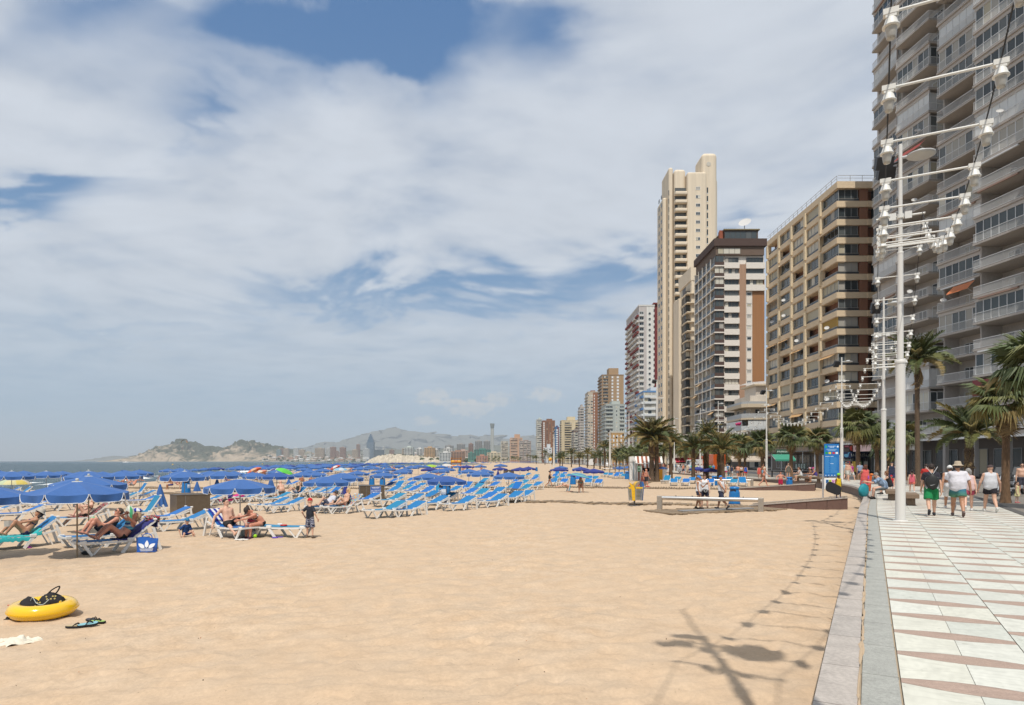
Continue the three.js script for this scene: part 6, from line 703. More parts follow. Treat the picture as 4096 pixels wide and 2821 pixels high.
(function recycler() {
const p = S(2538, 2022), t = thing('recycling_bin', 'grey slatted recycling bin with yellow flaps reading ENVASES', 'recycling bin', [p.x, p.y, p.z], 0.15), grey = mat([0.33, 0.33, 0.32], { roughness: 0.5, metalness: 0.3 }), yel = mat([0.72, 0.42, 0.012], { roughness: 0.45 }), blu = mat([0.02, 0.12, 0.38], { roughness: 0.45 });
part('post', bar(V(0, -0.2, 0), V(0, 0.4, 0), 0.045), mat([0.12, 0.12, 0.12], { roughness: 0.6 }), t); part('foot_plate', rbox(0.5, 0.02, 0.3, 0.005, 0, 0.02, 0), mat([0.15, 0.14, 0.13]), t);
const side = (x, w, z, m) => { for (let i = 0; i < 9; i++) { const y = 0.33 + i * 0.07, k = 1 + i * 0.018; part('slat', rbox(w * k, 0.03, 0.02, 0.006, x * k, y, z * k), grey, t); } for (const s of [-1, 1]) part('upright', flat(V(x + s * w / 2, 0.3, z), V((x + s * w / 2) * 1.18, 0.98, z * 1.18), 0.05, 0.025), grey, t); part('name_band', rbox(w * 1.17, 0.085, 0.024, 0.006, x * 1.18, 0.97, z * 1.19), yel, t); };
side(-0.28, 0.13, 0.17); side(0.16, 0.32, 0.19); part('inner_sack', new THREE.CylinderGeometry(0.36, 0.29, 0.62, 20).scale(1, 1, 0.55).translate(0, 0.66, 0), mat([0.30, 0.23, 0.02], { roughness: 0.7 }), t); part('back_panel', (() => { const g = box(0.05, 0.78, 0.34, 0.36, 0.7, 0); g.rotateZ(-0.06); return g; })(), grey, t); part('blue_flap', (() => { const g = new THREE.ExtrudeGeometry(new THREE.Shape([[0, 0.3], [0.05, 0.3], [0.12, 1.12], [0.06, 1.28], [0, 1.3]].map((q) => new THREE.Vector2(...q))), { depth: 0.34, bevelEnabled: false }); g.translate(0.36, 0, -0.17); return g; })(), blu, t);
const lf = new THREE.Shape(); lf.moveTo(-0.16, 0.3); lf.lineTo(-0.01, 0.3); lf.lineTo(-0.02, 0.9); lf.quadraticCurveTo(-0.06, 1.12, -0.36, 1.28); lf.quadraticCurveTo(-0.2, 1.0, -0.2, 0.7); lf.closePath(); const flap = new THREE.ExtrudeGeometry(lf, { depth: 0.02, bevelEnabled: false }); flap.translate(-0.03, 0, 0.205); part('yellow_flap', flap, yel, t);
part('hood', (() => { const g = new THREE.CylinderGeometry(0.2, 0.2, 0.36, 18, 1, true, 0, Math.PI); g.rotateZ(Math.PI / 2); g.rotateX(-Math.PI / 2); g.rotateY(Math.PI / 2); g.scale(1.0, 1.3, 1); g.translate(0.17, 1.04, 0.03); return g; })(), yel, t);
const tx = canvasTex(64, 512, (c) => { c.fillStyle = '#e6b31e'; c.fillRect(0, 0, 64, 512); c.fillStyle = '#4d4630'; c.font = 'bold 54px sans-serif'; c.textAlign = 'center'; 'ENVASES'.split('').forEach((q, i) => { c.save(); c.translate(32, 44 + i * 70); c.rotate(Math.PI / 2); c.fillText(q, 0, 18); c.restore(); }); }); part('lettering', box(0.085, 0.56, 0.004), mat('#ffffff', { map: tx, roughness: 0.5 }), t, -0.115, 0.62, 0.2295);
})();
(function kiosk() {
const p = S(2536, 1922), t = thing('beach_kiosk', 'white kiosk with brown striped roof, awning and green first aid sign', 'kiosk', [p.x, p.y, p.z], -0.12), wh = mat([0.70, 0.69, 0.66], { roughness: 0.7 }), br = mat([0.27, 0.085, 0.04], { roughness: 0.75 }), W = 3.0, D = 2.2;
const hut = (x, w, h, d, z) => { bx('wall', t, x, x + w, 0, h, z - d, z, wh); const n = 8; };
bx('left_hut_wall', t, -0.45, 0.25, 0, 2.35, -2.4, -0.1, wh); bx('left_hut_stripe', t, -0.1, 0.02, 0, 2.3, -0.1, -0.085, mat([0.28, 0.36, 0.42])); part('left_hut_roof', (() => { const g = new THREE.ExtrudeGeometry(new THREE.Shape([[-0.5, 2.3], [0.3, 2.3], [-0.05, 2.95], [-0.5, 2.9]].map((q) => new THREE.Vector2(...q))), { depth: 2.4, bevelEnabled: false }); g.translate(0, 0, -2.42); return g; })(), wh, t);
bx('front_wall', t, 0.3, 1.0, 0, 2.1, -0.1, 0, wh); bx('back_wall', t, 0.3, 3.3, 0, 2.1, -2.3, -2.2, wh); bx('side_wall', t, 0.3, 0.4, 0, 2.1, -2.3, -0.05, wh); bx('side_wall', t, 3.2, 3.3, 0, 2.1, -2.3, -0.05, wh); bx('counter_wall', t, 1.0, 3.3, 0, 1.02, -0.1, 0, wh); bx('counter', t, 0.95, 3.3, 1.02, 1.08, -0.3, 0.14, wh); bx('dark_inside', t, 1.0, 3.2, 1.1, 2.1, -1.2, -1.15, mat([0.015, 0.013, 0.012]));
for (let i = 0; i < 2; i++) bx('wall_stripe', t, 0.5 + i * 2.6, 0.68 + i * 2.6, 0, 2.08, 0.002, 0.014, br); for (let i = 0; i < 6; i++) bx('counter_stripe', t, 1.15 + i * 0.36, 1.33 + i * 0.36, 0.02, 1.0, 0.002, 0.014, br);
const n = 13; for (let i = 0; i < n; i++) { const x0 = 0.15 + 3.3 * i / n, x1 = 0.15 + 3.3 * (i + 1) / n, m = i % 2 ? br : wh; part('roof_board', grid(1, 1, (u, v) => [lerp(x0, x1, u), 2.1 + v * 0.85, 0.15 - v * 1.25]), m, t); if (i > 2 && i < 12) { part('awning_strip', grid(1, 4, (u, v) => [lerp(x0, x1, u), 2.05 - v * 0.36, 0.06 + v * 0.75]), m, t); part('awning_fringe', grid(1, 1, (u, v) => [lerp(x0, x1, u), 1.69 - v * 0.16, 0.81]), m, t); } }
part('roof_back', grid(1, 1, (u, v) => [lerp(0.15, 3.45, u), 2.1 + v * 0.85, -2.35 + v * 1.25]), wh, t); bx('roof_edge', t, 0.12, 3.48, 2.02, 2.1, 0.08, 0.18, wh);
const tx = canvasTex(128, 256, (c) => { c.fillStyle = '#1f8a4c'; c.fillRect(0, 0, 128, 256); c.fillStyle = '#eef5ee'; c.fillRect(48, 18, 32, 84); c.fillRect(22, 44, 84, 32); c.fillRect(20, 118, 88, 6); c.fillRect(20, 134, 88, 6); c.fillRect(20, 150, 88, 6); c.beginPath(); c.arc(46, 196, 20, Math.PI, 0); c.arc(84, 196, 20, Math.PI, 0); c.lineTo(65, 244); c.closePath(); c.fill(); }); part('first_aid_sign', box(0.35, 0.7, 0.03), mat('#ffffff', { map: tx, roughness: 0.6 }), t, 0.62, 1.42, 0.035);
const o = S(2652, 1924); const w = thing('windbreak_screen', 'orange and white screen beside the kiosk palms', 'screen', [o.x, o.y, o.z], 0.1); bx('orange_panel', w, -0.45, -0.06, 0, 1.38, -0.05, 0.05, mat([0.72, 0.32, 0.01], { roughness: 0.6 })); bx('white_panel', w, -0.055, 0.44, 0, 1.36, -0.05, 0.05, wh); part('blue_cover', (() => { const g = new THREE.CylinderGeometry(0.05, 0.75, 0.3, 4); g.rotateY(Math.PI / 4); return g; })(), blueA, w, 0.2, 1.55, -0.7);
})();
{ const d = 190, x = (2201 - CX) / F * d, t = thing('marker_ball', 'yellow ball marker on a thin pole on the beach', 'marker', [x, sandY(x, -d), -d]), h = EYE + (HY - 1838) / F * d - sandY(x, -d); part('pole', bar(V(0, 0, 0), V(0, h, 0), 0.07), frameM.w, t); part('ball', new THREE.SphereGeometry(0.52, 16, 12).translate(0, h, 0), mat([0.68, 0.38, 0.03], { roughness: 0.5 }), t); part('red_mark', new THREE.SphereGeometry(0.14, 8, 6).scale(1, 1.6, 0.4).translate(0.1, h, 0.48), mat([0.5, 0.05, 0.03]), t); }
{ const d = 165, x = (1824 - CX) / F * d, y = sandY(x, -d), t = thing('pedal_boat_rack', 'wooden rack stacked with yellow floats far on the beach', 'rack', [x, y, -d]); for (const s of [-1, 1]) part('post', box(0.2, 3.4, 0.2, s * 1.2, 1.7, 0), mat([0.35, 0.14, 0.03]), t); for (let k = 0; k < 3; k++) part('shelf', box(2.6, 0.12, 0.8, 0, 0.9 + k * 1.1, 0), mat([0.4, 0.17, 0.04]), t); for (let k = 0; k < 6; k++) part('float', new THREE.CapsuleGeometry(0.28, 0.5, 3, 8).rotateZ(1.57).translate(-0.75 + (k % 3) * 0.75, 1.25 + Math.floor(k / 3) * 1.1, 0.2), mat(k % 2 ? [0.7, 0.36, 0.02] : [0.6, 0.2, 0.03], { roughness: 0.4 }), t); }
{ const p = S(2485, 1905), t = thing('timber_frame', 'rough timber frame standing left of the kiosk', 'frame', [p.x, p.y, p.z]); for (let i = 0; i < 6; i++) part('post', bar(V(-1.8 + i * 0.75, 0, -0.6 + (i % 2)), V(-1.7 + i * 0.72, 1.7, (i % 2) * 0.4), 0.07), plankM[2], t); for (let i = 0; i < 3; i++) part('rail', bar(V(-2.0, 0.6 + i * 0.5, 0), V(2.2, 0.7 + i * 0.5, 0.2), 0.06), plankM[1], t); }
(function foreground() {
const p = S(172, 2468), yel = mat([0.78, 0.47, 0.006], { roughness: 0.16, clearcoat: 0.7, specularIntensity: 1 }), t = thing('swim_ring', 'yellow inflatable swim ring lying on the sand', 'swim ring', [p.x, p.y + 0.145, p.z], 0);
const R = 0.345, r = 0.12; t.rotation.set(0.05, 0.3, -0.02); const tg = new THREE.TorusGeometry(R, r, 28, 72); tg.rotateX(Math.PI / 2); tg.scale(1, 0.95, 1); { const q = tg.attributes.position; for (let i = 0; i < q.count; i++) { const a = Math.atan2(q.getZ(i), q.getX(i)), k = 0.004 * Math.sin(a * 40) * sstep(0.05, 0, Math.abs(q.getY(i))); q.setX(i, q.getX(i) * (1 + k)); q.setZ(i, q.getZ(i) * (1 + k)); } tg.computeVertexNormals(); } part('tube', tg, yel, t); const sm = []; for (let i = 0; i < 110; i++) { const a = i / 110 * Math.PI * 2; sm.push(box(0.02, 0.012, 0.016, Math.cos(a) * (R + r * 0.998), -0.012, Math.sin(a) * (R + r * 0.998), -a)); } part('seam', mg(sm), yel, t); part('valve', cyl(0.015, 0.012, 0.03, 10, 0.28, 0.1, 0.17), yel, t);
const black = mat([0.012, 0.011, 0.013], { roughness: 0.85 }), prt = mat([0.5, 0.42, 0.18], { roughness: 0.8 });
const b = thing('beach_bag', 'black beach bag with small pale flowers inside the yellow ring', 'bag', [p.x + 0.06, p.y - 0.03, p.z], 0.4); const bg = new THREE.SphereGeometry(0.17, 18, 14); { const q = bg.attributes.position; for (let i = 0; i < q.count; i++) { const k = 1 + 0.14 * n3(q.getX(i) * 9, q.getY(i) * 9, q.getZ(i) * 9); q.setXYZ(i, q.getX(i) * k * 1.2, q.getY(i) * k * 1.15, q.getZ(i) * k * 0.8); } bg.computeVertexNormals(); } part('sack', bg, black, b, 0.06, 0.2, 0); const bg2 = bg.clone().scale(0.8, 0.95, 0.9); part('side_pouch', bg2, black, b, -0.22, 0.17, 0.03); part('handle', new THREE.TubeGeometry(new THREE.CatmullRomCurve3([V(-0.02, 0.36, 0), V(0.08, 0.46, 0.02), V(0.17, 0.5, 0.02), V(0.14, 0.42, 0.03), V(0.08, 0.36, 0.03)]), 24, 0.011, 6), black, b); for (let i = 0; i < 12; i++) { const a = i * 2.4, e = 0.2 + (i % 4) * 0.25; part('flower', new THREE.CircleGeometry(0.014, 6), prt, b, 0.06 + Math.cos(a) * 0.19 * Math.cos(e), 0.2 + 0.2 * Math.sin(e), 0.13 * Math.cos(e) + 0.01); } part('cord', new THREE.TubeGeometry(new THREE.CatmullRomCurve3([V(-0.2, 0.3, 0.08), V(-0.16, 0.37, 0.12), V(-0.1, 0.28, 0.15), V(-0.02, 0.26, 0.17), V(0.06, 0.33, 0.16)]), 24, 0.006, 5), mat([0.45, 0.5, 0.5]), b);
const u = thing('black_wrap', 'crumpled black cloth under the yellow ring', 'cloth', [p.x - 0.12, p.y, p.z + 0.22]); part('fold', grid(24, 10, (a, v) => [-0.26 + a * 0.62, 0.05 * Math.sin(v * Math.PI) * (1 + 0.5 * n2(a * 6, v * 4)) + 0.004, (v - 0.5) * 0.22 + 0.04 * n2(a * 5, 2)]), black, u);
const sole = new THREE.Shape(); sole.moveTo(-0.13, 0); sole.bezierCurveTo(-0.14, 0.05, -0.05, 0.03, 0.03, 0.045); sole.bezierCurveTo(0.1, 0.06, 0.14, 0.04, 0.14, 0); sole.bezierCurveTo(0.14, -0.04, 0.08, -0.05, 0.02, -0.04); sole.bezierCurveTo(-0.05, -0.03, -0.12, -0.05, -0.13, 0); const soleG = new THREE.ExtrudeGeometry(sole, { depth: 0.02, bevelEnabled: true, bevelSize: 0.004, bevelThickness: 0.004, bevelSegments: 1 }); soleG.rotateX(-Math.PI / 2);
const flip = (label, px, py, ry, c, tilt = 0, grp) => { const q = S(px, py), s = thing('flip_flop', label, 'sandal', [q.x, q.y + 0.012, q.z], ry, grp); s.rotation.x = tilt; part('sole', soleG, black, s); const ft = soleG.clone(); ft.scale(0.94, 0.2, 0.9); part('footbed', ft, mat(c, { roughness: 0.8 }), s, 0, 0.022, 0); part('strap', new THREE.TubeGeometry(new THREE.CatmullRomCurve3([V(-0.02, 0.02, 0.035), V(0.03, 0.06, 0.02), V(0.075, 0.03, 0), V(0.03, 0.06, -0.02), V(-0.02, 0.02, -0.035)]), 20, 0.007, 5), black, s); return s; };
flip('sandal lying nearest the ring with pale footbed', 300, 2506, 0.1, [0.42, 0.34, 0.2]); flip('blue footed sandal overlapping the first', 350, 2504, 0.35, [0.2, 0.4, 0.45], 0.25); flip('dark sandal upper of the far pair', 372, 2486, -0.3, [0.05, 0.05, 0.06], 0.1); flip('sandal with green pattern beside the dark one', 385, 2491, -0.15, [0.3, 0.45, 0.12]);
const q = S(30, 2570), c = thing('white_cloth', 'crumpled cream cloth at the left edge of the sand', 'cloth', [q.x, q.y, q.z], 0); part('fabric', grid(50, 26, (a, v) => { const x = -0.55 + a * 0.95, w = 0.20 * sstep(1.02, 0.55, a) + 0.05, z = (v - 0.5) * 2 * w + 0.05 * n2(a * 4, 8) - 0.15 * a; return [x, 0.012 + 0.045 * Math.max(0, n2(a * 4.5, v * 3.5)) + 0.05 * Math.exp(-Math.pow((a - 0.62) / 0.1, 2)) * Math.sin(v * 3.1) + 0.012 * n2(a * 14, v * 9), z]; }), cloth([0.72, 0.66, 0.54], { transmission: 0 }), c);
const pr = S(34, 2421); single('shell', 'tiny red shell on the sand left of the ring', 'shell', new THREE.SphereGeometry(0.022, 8, 6).scale(1, 0.5, 0.8), mat([0.5, 0.12, 0.1]), [pr.x, pr.y + 0.008, pr.z]);
})();

// ---------- people ----------
class Field {
constructor(lo, hi, c) { this.lo = lo; this.c = c; this.n = [0, 1, 2].map((i) => Math.ceil((hi[i] - lo[i]) / c) + 2); this.d = new Float32Array(this.n[0] * this.n[1] * this.n[2]).fill(1); }
put(f, lo, hi, k, sub) {                                            // smooth union (or cut) of f inside a box
const { n, c, d } = this, a = [0, 1, 2].map((i) => clamp(Math.floor((lo[i] - this.lo[i]) / c), 0, n[i] - 1)), b = [0, 1, 2].map((i) => clamp(Math.ceil((hi[i] - this.lo[i]) / c), 0, n[i] - 1));
for (let z = a[2]; z <= b[2]; z++) for (let y = a[1]; y <= b[1]; y++) for (let x = a[0]; x <= b[0]; x++) { const q = (z * n[1] + y) * n[0] + x, v = f(this.lo[0] + x * c, this.lo[1] + y * c, this.lo[2] + z * c); if (sub) { const w = Math.max(d[q], -v); d[q] = w; } else { const h = Math.max(k - Math.abs(d[q] - v), 0); d[q] = Math.min(d[q], v) - (k > 0 ? h * h / (4 * k) : 0); } }
}
cone(a, b, ra, rb, k = 0.03, cut) { const m = Math.max(ra, rb) + 0.09, abx = b.x - a.x, aby = b.y - a.y, abz = b.z - a.z, L2 = abx * abx + aby * aby + abz * abz || 1e-9, L = Math.sqrt(L2); this.put((x, y, z) => { const px = x - a.x, py = y - a.y, pz = z - a.z, r = (px * abx + py * aby + pz * abz) / L2, t = clamp(r, 0, 1); let v = Math.hypot(px - abx * t, py - aby * t, pz - abz * t) - lerp(ra, rb, t); if (cut) v = Math.max(v, (r - 1) * L); return v; }, [Math.min(a.x, b.x) - m, Math.min(a.y, b.y) - m, Math.min(a.z, b.z) - m], [Math.max(a.x, b.x) + m, Math.max(a.y, b.y) + m, Math.max(a.z, b.z) + m], k); }
ell(c, r, k = 0.02, sub) { const m = 0.06, mr = Math.min(...r); this.put((x, y, z) => (Math.hypot((x - c[0]) / r[0], (y - c[1]) / r[1], (z - c[2]) / r[2]) - 1) * mr, c.map((v, i) => v - r[i] - m), c.map((v, i) => v + r[i] + m), k, sub); }
clip(f) { const { n, c, d } = this; let q = 0; for (let z = 0; z < n[2]; z++) for (let y = 0; y < n[1]; y++) for (let x = 0; x < n[0]; x++, q++) d[q] = Math.max(d[q], f(this.lo[0] + x * c, this.lo[1] + y * c, this.lo[2] + z * c)); }
mesh(uvk = 1) {                                                     // surface nets
const { n, c, d } = this, [nx, ny, nz] = n, id = new Int32Array(d.length).fill(-1), P = [], ix = [], E = [[0, 1], [0, 2], [0, 4], [1, 3], [1, 5], [2, 3], [2, 6], [3, 7], [4, 5], [4, 6], [5, 7], [6, 7]], off = [0, 1, 2, 3, 4, 5, 6, 7].map((k) => (k & 1) + ((k >> 1) & 1) * nx + ((k >> 2) & 1) * nx * ny);
for (let z = 0; z < nz - 1; z++) for (let y = 0; y < ny - 1; y++) for (let x = 0; x < nx - 1; x++) { const q = (z * ny + y) * nx + x; let m = 0; for (let k = 0; k < 8; k++) if (d[q + off[k]] < 0) m |= 1 << k; if (m === 0 || m === 255) continue; let sx = 0, sy = 0, sz = 0, s = 0; for (const [a, b] of E) { const da = d[q + off[a]], db = d[q + off[b]]; if ((da < 0) === (db < 0)) continue; const t = da / (da - db); sx += (a & 1) + t * ((b & 1) - (a & 1)); sy += ((a >> 1) & 1) + t * (((b >> 1) & 1) - ((a >> 1) & 1)); sz += ((a >> 2) & 1) + t * (((b >> 2) & 1) - ((a >> 2) & 1)); s++; } id[q] = P.length / 3; P.push(this.lo[0] + (x + sx / s) * c, this.lo[1] + (y + sy / s) * c, this.lo[2] + (z + sz / s) * c); }
const quad = (a, b, e, f, flip) => { if (a < 0 || b < 0 || e < 0 || f < 0) return; flip ? ix.push(a, f, e, a, e, b) : ix.push(a, b, e, a, e, f); };
for (let z = 1; z < nz - 1; z++) for (let y = 1; y < ny - 1; y++) for (let x = 1; x < nx - 1; x++) { const q = (z * ny + y) * nx + x, s = d[q] < 0; if (s !== d[q + 1] < 0) quad(id[q - nx - nx * ny], id[q - nx * ny], id[q], id[q - nx], !s); if (s !== d[q + nx] < 0) quad(id[q - 1 - nx * ny], id[q - 1], id[q], id[q - nx * ny], !s); if (s !== d[q + nx * ny] < 0) quad(id[q - 1 - nx], id[q - nx], id[q], id[q - 1], !s); }
const g = new THREE.BufferGeometry(); g.setAttribute('position', new THREE.Float32BufferAttribute(P, 3)); const uv = new Float32Array(P.length / 3 * 2); for (let i = 0; i < P.length / 3; i++) { uv[i * 2] = (P[i * 3] + P[i * 3 + 2] * 0.6) * uvk; uv[i * 2 + 1] = P[i * 3 + 1] * uvk; } g.setAttribute('uv', new THREE.BufferAttribute(uv, 2)); g.setIndex(ix); g.computeVertexNormals(); return g;
}
}
function headGeo(c) {
const f = new Field([-0.11, -0.17, -0.14], [0.11, 0.15, 0.15], c); f.ell([0, 0.03, -0.01], [0.076, 0.092, 0.098], 0); f.ell([0, -0.038, 0.028], [0.057, 0.076, 0.062], 0.03); f.ell([0, -0.098, 0.062], [0.024, 0.02, 0.02], 0.025); f.cone(V(-0.032, 0.03, 0.078), V(0.032, 0.03, 0.078), 0.012, 0.012, 0.02); f.cone(V(0, 0.015, 0.086), V(0, -0.03, 0.106), 0.009, 0.015, 0.012); f.cone(V(-0.017, -0.06, 0.084), V(0.017, -0.06, 0.084), 0.008, 0.008, 0.01); for (const s of [-1, 1]) { f.ell([s * 0.08, -0.003, -0.008], [0.012, 0.032, 0.02], 0.008); f.ell([s * 0.03, 0.008, 0.104], [0.014, 0.011, 0.02], 0, true); f.ell([s * 0.03, 0.007, 0.078], [0.013, 0.012, 0.013], 0.003); } f.cone(V(0, -0.07, -0.02), V(0, -0.17, -0.035), 0.052, 0.056, 0.03);
const g = f.mesh(), p = g.attributes.position, col = new Float32Array(p.count * 3).fill(1); for (let i = 0; i < p.count; i++) { const x = Math.abs(p.getX(i)), y = p.getY(i), z = p.getZ(i); let k = null; if (z > 0.07 && Math.hypot(x - 0.03, y - 0.007) < 0.0095) k = [0.12, 0.1, 0.09]; else if (z > 0.07 && Math.abs(y - 0.034) < 0.007 && x > 0.012 && x < 0.05) k = [0.4, 0.33, 0.28]; else if (z > 0.08 && Math.abs(y + 0.06) < 0.009 && x < 0.022) k = [0.9, 0.62, 0.58]; if (k) col.set(k, i * 3); } g.setAttribute('color', new THREE.BufferAttribute(col, 3)); g.deleteAttribute('uv'); return g;
}
function handGeo(c) { const f = new Field([-0.06, -0.09, -0.03], [0.09, 0.04, 0.2], c); f.ell([0, 0, 0.045], [0.041, 0.015, 0.052], 0); f.cone(V(0, 0, -0.02), V(0, 0, 0.03), 0.024, 0.024, 0.02); [[-0.03, 0.058, -0.004], [-0.011, 0.07, 0], [0.01, 0.074, 0], [0.03, 0.064, -0.003]].forEach(([x, L, dz], i) => { const a = V(x, 0, 0.082 + dz), b = V(x * 1.08, -0.016 - 0.003 * i, a.z + L * 0.55), e = V(x * 1.05, -0.045, b.z + L * 0.32); f.cone(a, b, 0.0098, 0.0088, 0.004); f.cone(b, e, 0.0088, 0.0075, 0.004); }); f.cone(V(0.03, -0.004, 0.03), V(0.058, -0.018, 0.062), 0.013, 0.011, 0.008); f.cone(V(0.058, -0.018, 0.062), V(0.06, -0.03, 0.094), 0.0105, 0.0085, 0.004); const g = f.mesh(); g.deleteAttribute('uv'); return g; }
const headHi = headGeo(0.0085), headLo = headGeo(0.016), handHi = handGeo(0.006), handLo = handGeo(0.011);
const hairCache = new Map();
function hairGeo(kind, c) {
const key = kind + c; if (hairCache.has(key)) return hairCache.get(key);
const f = new Field([-0.2, -0.42, -0.26], [0.2, 0.2, 0.17], c), long = kind === 'long' || kind === 'bob' || kind === 'blown'; f.ell([0, 0.034, -0.014], [0.087, 0.101, 0.108], 0);
f.clip((x, y, z) => Math.max(z - (0.05 + 0.75 * (y - 0.06)), -0.07 - y - (z < -0.03 ? 0.02 : -0.02)));
if (kind === 'bob') { f.cone(V(0.05, 0, -0.05), V(0.06, -0.1, -0.04), 0.06, 0.045, 0.03); f.cone(V(-0.05, 0, -0.05), V(-0.06, -0.1, -0.04), 0.06, 0.045, 0.03); }
if (kind === 'long') { f.cone(V(0, 0, -0.06), V(0.0, -0.3, -0.11), 0.08, 0.035, 0.03); f.cone(V(0.05, 0, -0.05), V(0.06, -0.17, -0.06), 0.055, 0.03, 0.03); f.cone(V(-0.05, 0, -0.05), V(-0.06, -0.17, -0.06), 0.055, 0.03, 0.03); }
if (kind === 'blown') { f.cone(V(-0.05, 0.05, -0.02), V(-0.15, 0.1, 0.02), 0.06, 0.02, 0.03); f.cone(V(0.04, 0.0, -0.04), V(0.1, -0.1, -0.03), 0.065, 0.03, 0.03); f.cone(V(0, 0.0, -0.06), V(0.02, -0.12, -0.09), 0.08, 0.04, 0.03); }
if (kind === 'tail') { f.ell([0, 0.06, -0.13], [0.03, 0.03, 0.03], 0.02); f.cone(V(0, 0.05, -0.14), V(0, -0.28, -0.15), 0.03, 0.015, 0.02); }
if (kind === 'bun') { f.ell([0, 0.07, -0.125], [0.045, 0.045, 0.045], 0.02); }
const p = f.mesh(), q = p.attributes.position; for (let i = 0; i < q.count; i++) { const k = 1 + 0.045 * n3(q.getX(i) * 45, q.getY(i) * 18, q.getZ(i) * 45); q.setXYZ(i, q.getX(i) * k, q.getY(i) * k, q.getZ(i) * k); } p.computeVertexNormals(); hairCache.set(key, p); return p;
}
const capCrown = (() => { const f = new Field([-0.15, -0.05, -0.16], [0.15, 0.2, 0.16], 0.011); f.ell([0, 0.036, -0.012], [0.094, 0.108, 0.115], 0); f.clip((x, y, z) => Math.max(0.038 - y - 0.12 * z, y - 0.16)); return f.mesh(); })(), capVisor = grid(12, 5, (u, v) => { const a = lerp(-1.25, 1.25, u), r = 0.095 + v * 0.075 * Math.cos(a * 0.75); return [Math.sin(a) * (0.09 + v * 0.02), 0.052 - 0.02 * v - 0.015 * Math.abs(Math.sin(a)), Math.cos(a) * r + 0.005]; }), bucketG = lathe([[0, 0.155], [0.06, 0.152], [0.085, 0.135], [0.1, 0.06], [0.104, 0.045], [0.16, 0.012], [0.163, 0.006], [0.104, 0.038]], 28), glassesG = mg([box(0.045, 0.03, 0.006, -0.032, 0.01, 0.103), box(0.045, 0.03, 0.006, 0.032, 0.01, 0.103), box(0.02, 0.006, 0.006, 0, 0.016, 0.105), box(0.006, 0.006, 0.1, 0.078, 0.015, 0.05), box(0.006, 0.006, 0.1, -0.078, 0.015, 0.05)]);
const SK = { pale: [0.60, 0.36, 0.26], fair: [0.54, 0.32, 0.22], tan: [0.40, 0.20, 0.115], red: [0.52, 0.23, 0.15], dark: [0.13, 0.06, 0.035], brown: [0.27, 0.125, 0.07] };
const skinCache = new Map(); function skinM(c) { const k = c.join(); if (!skinCache.has(k)) { const m = new THREE.MeshPhysicalMaterial({ vertexColors: true, roughness: 0.52, sheen: 0.15, side: THREE.DoubleSide }); m.color = RGB(...c); skinCache.set(k, m); } return skinCache.get(k); }
const DEG = Math.PI / 180;
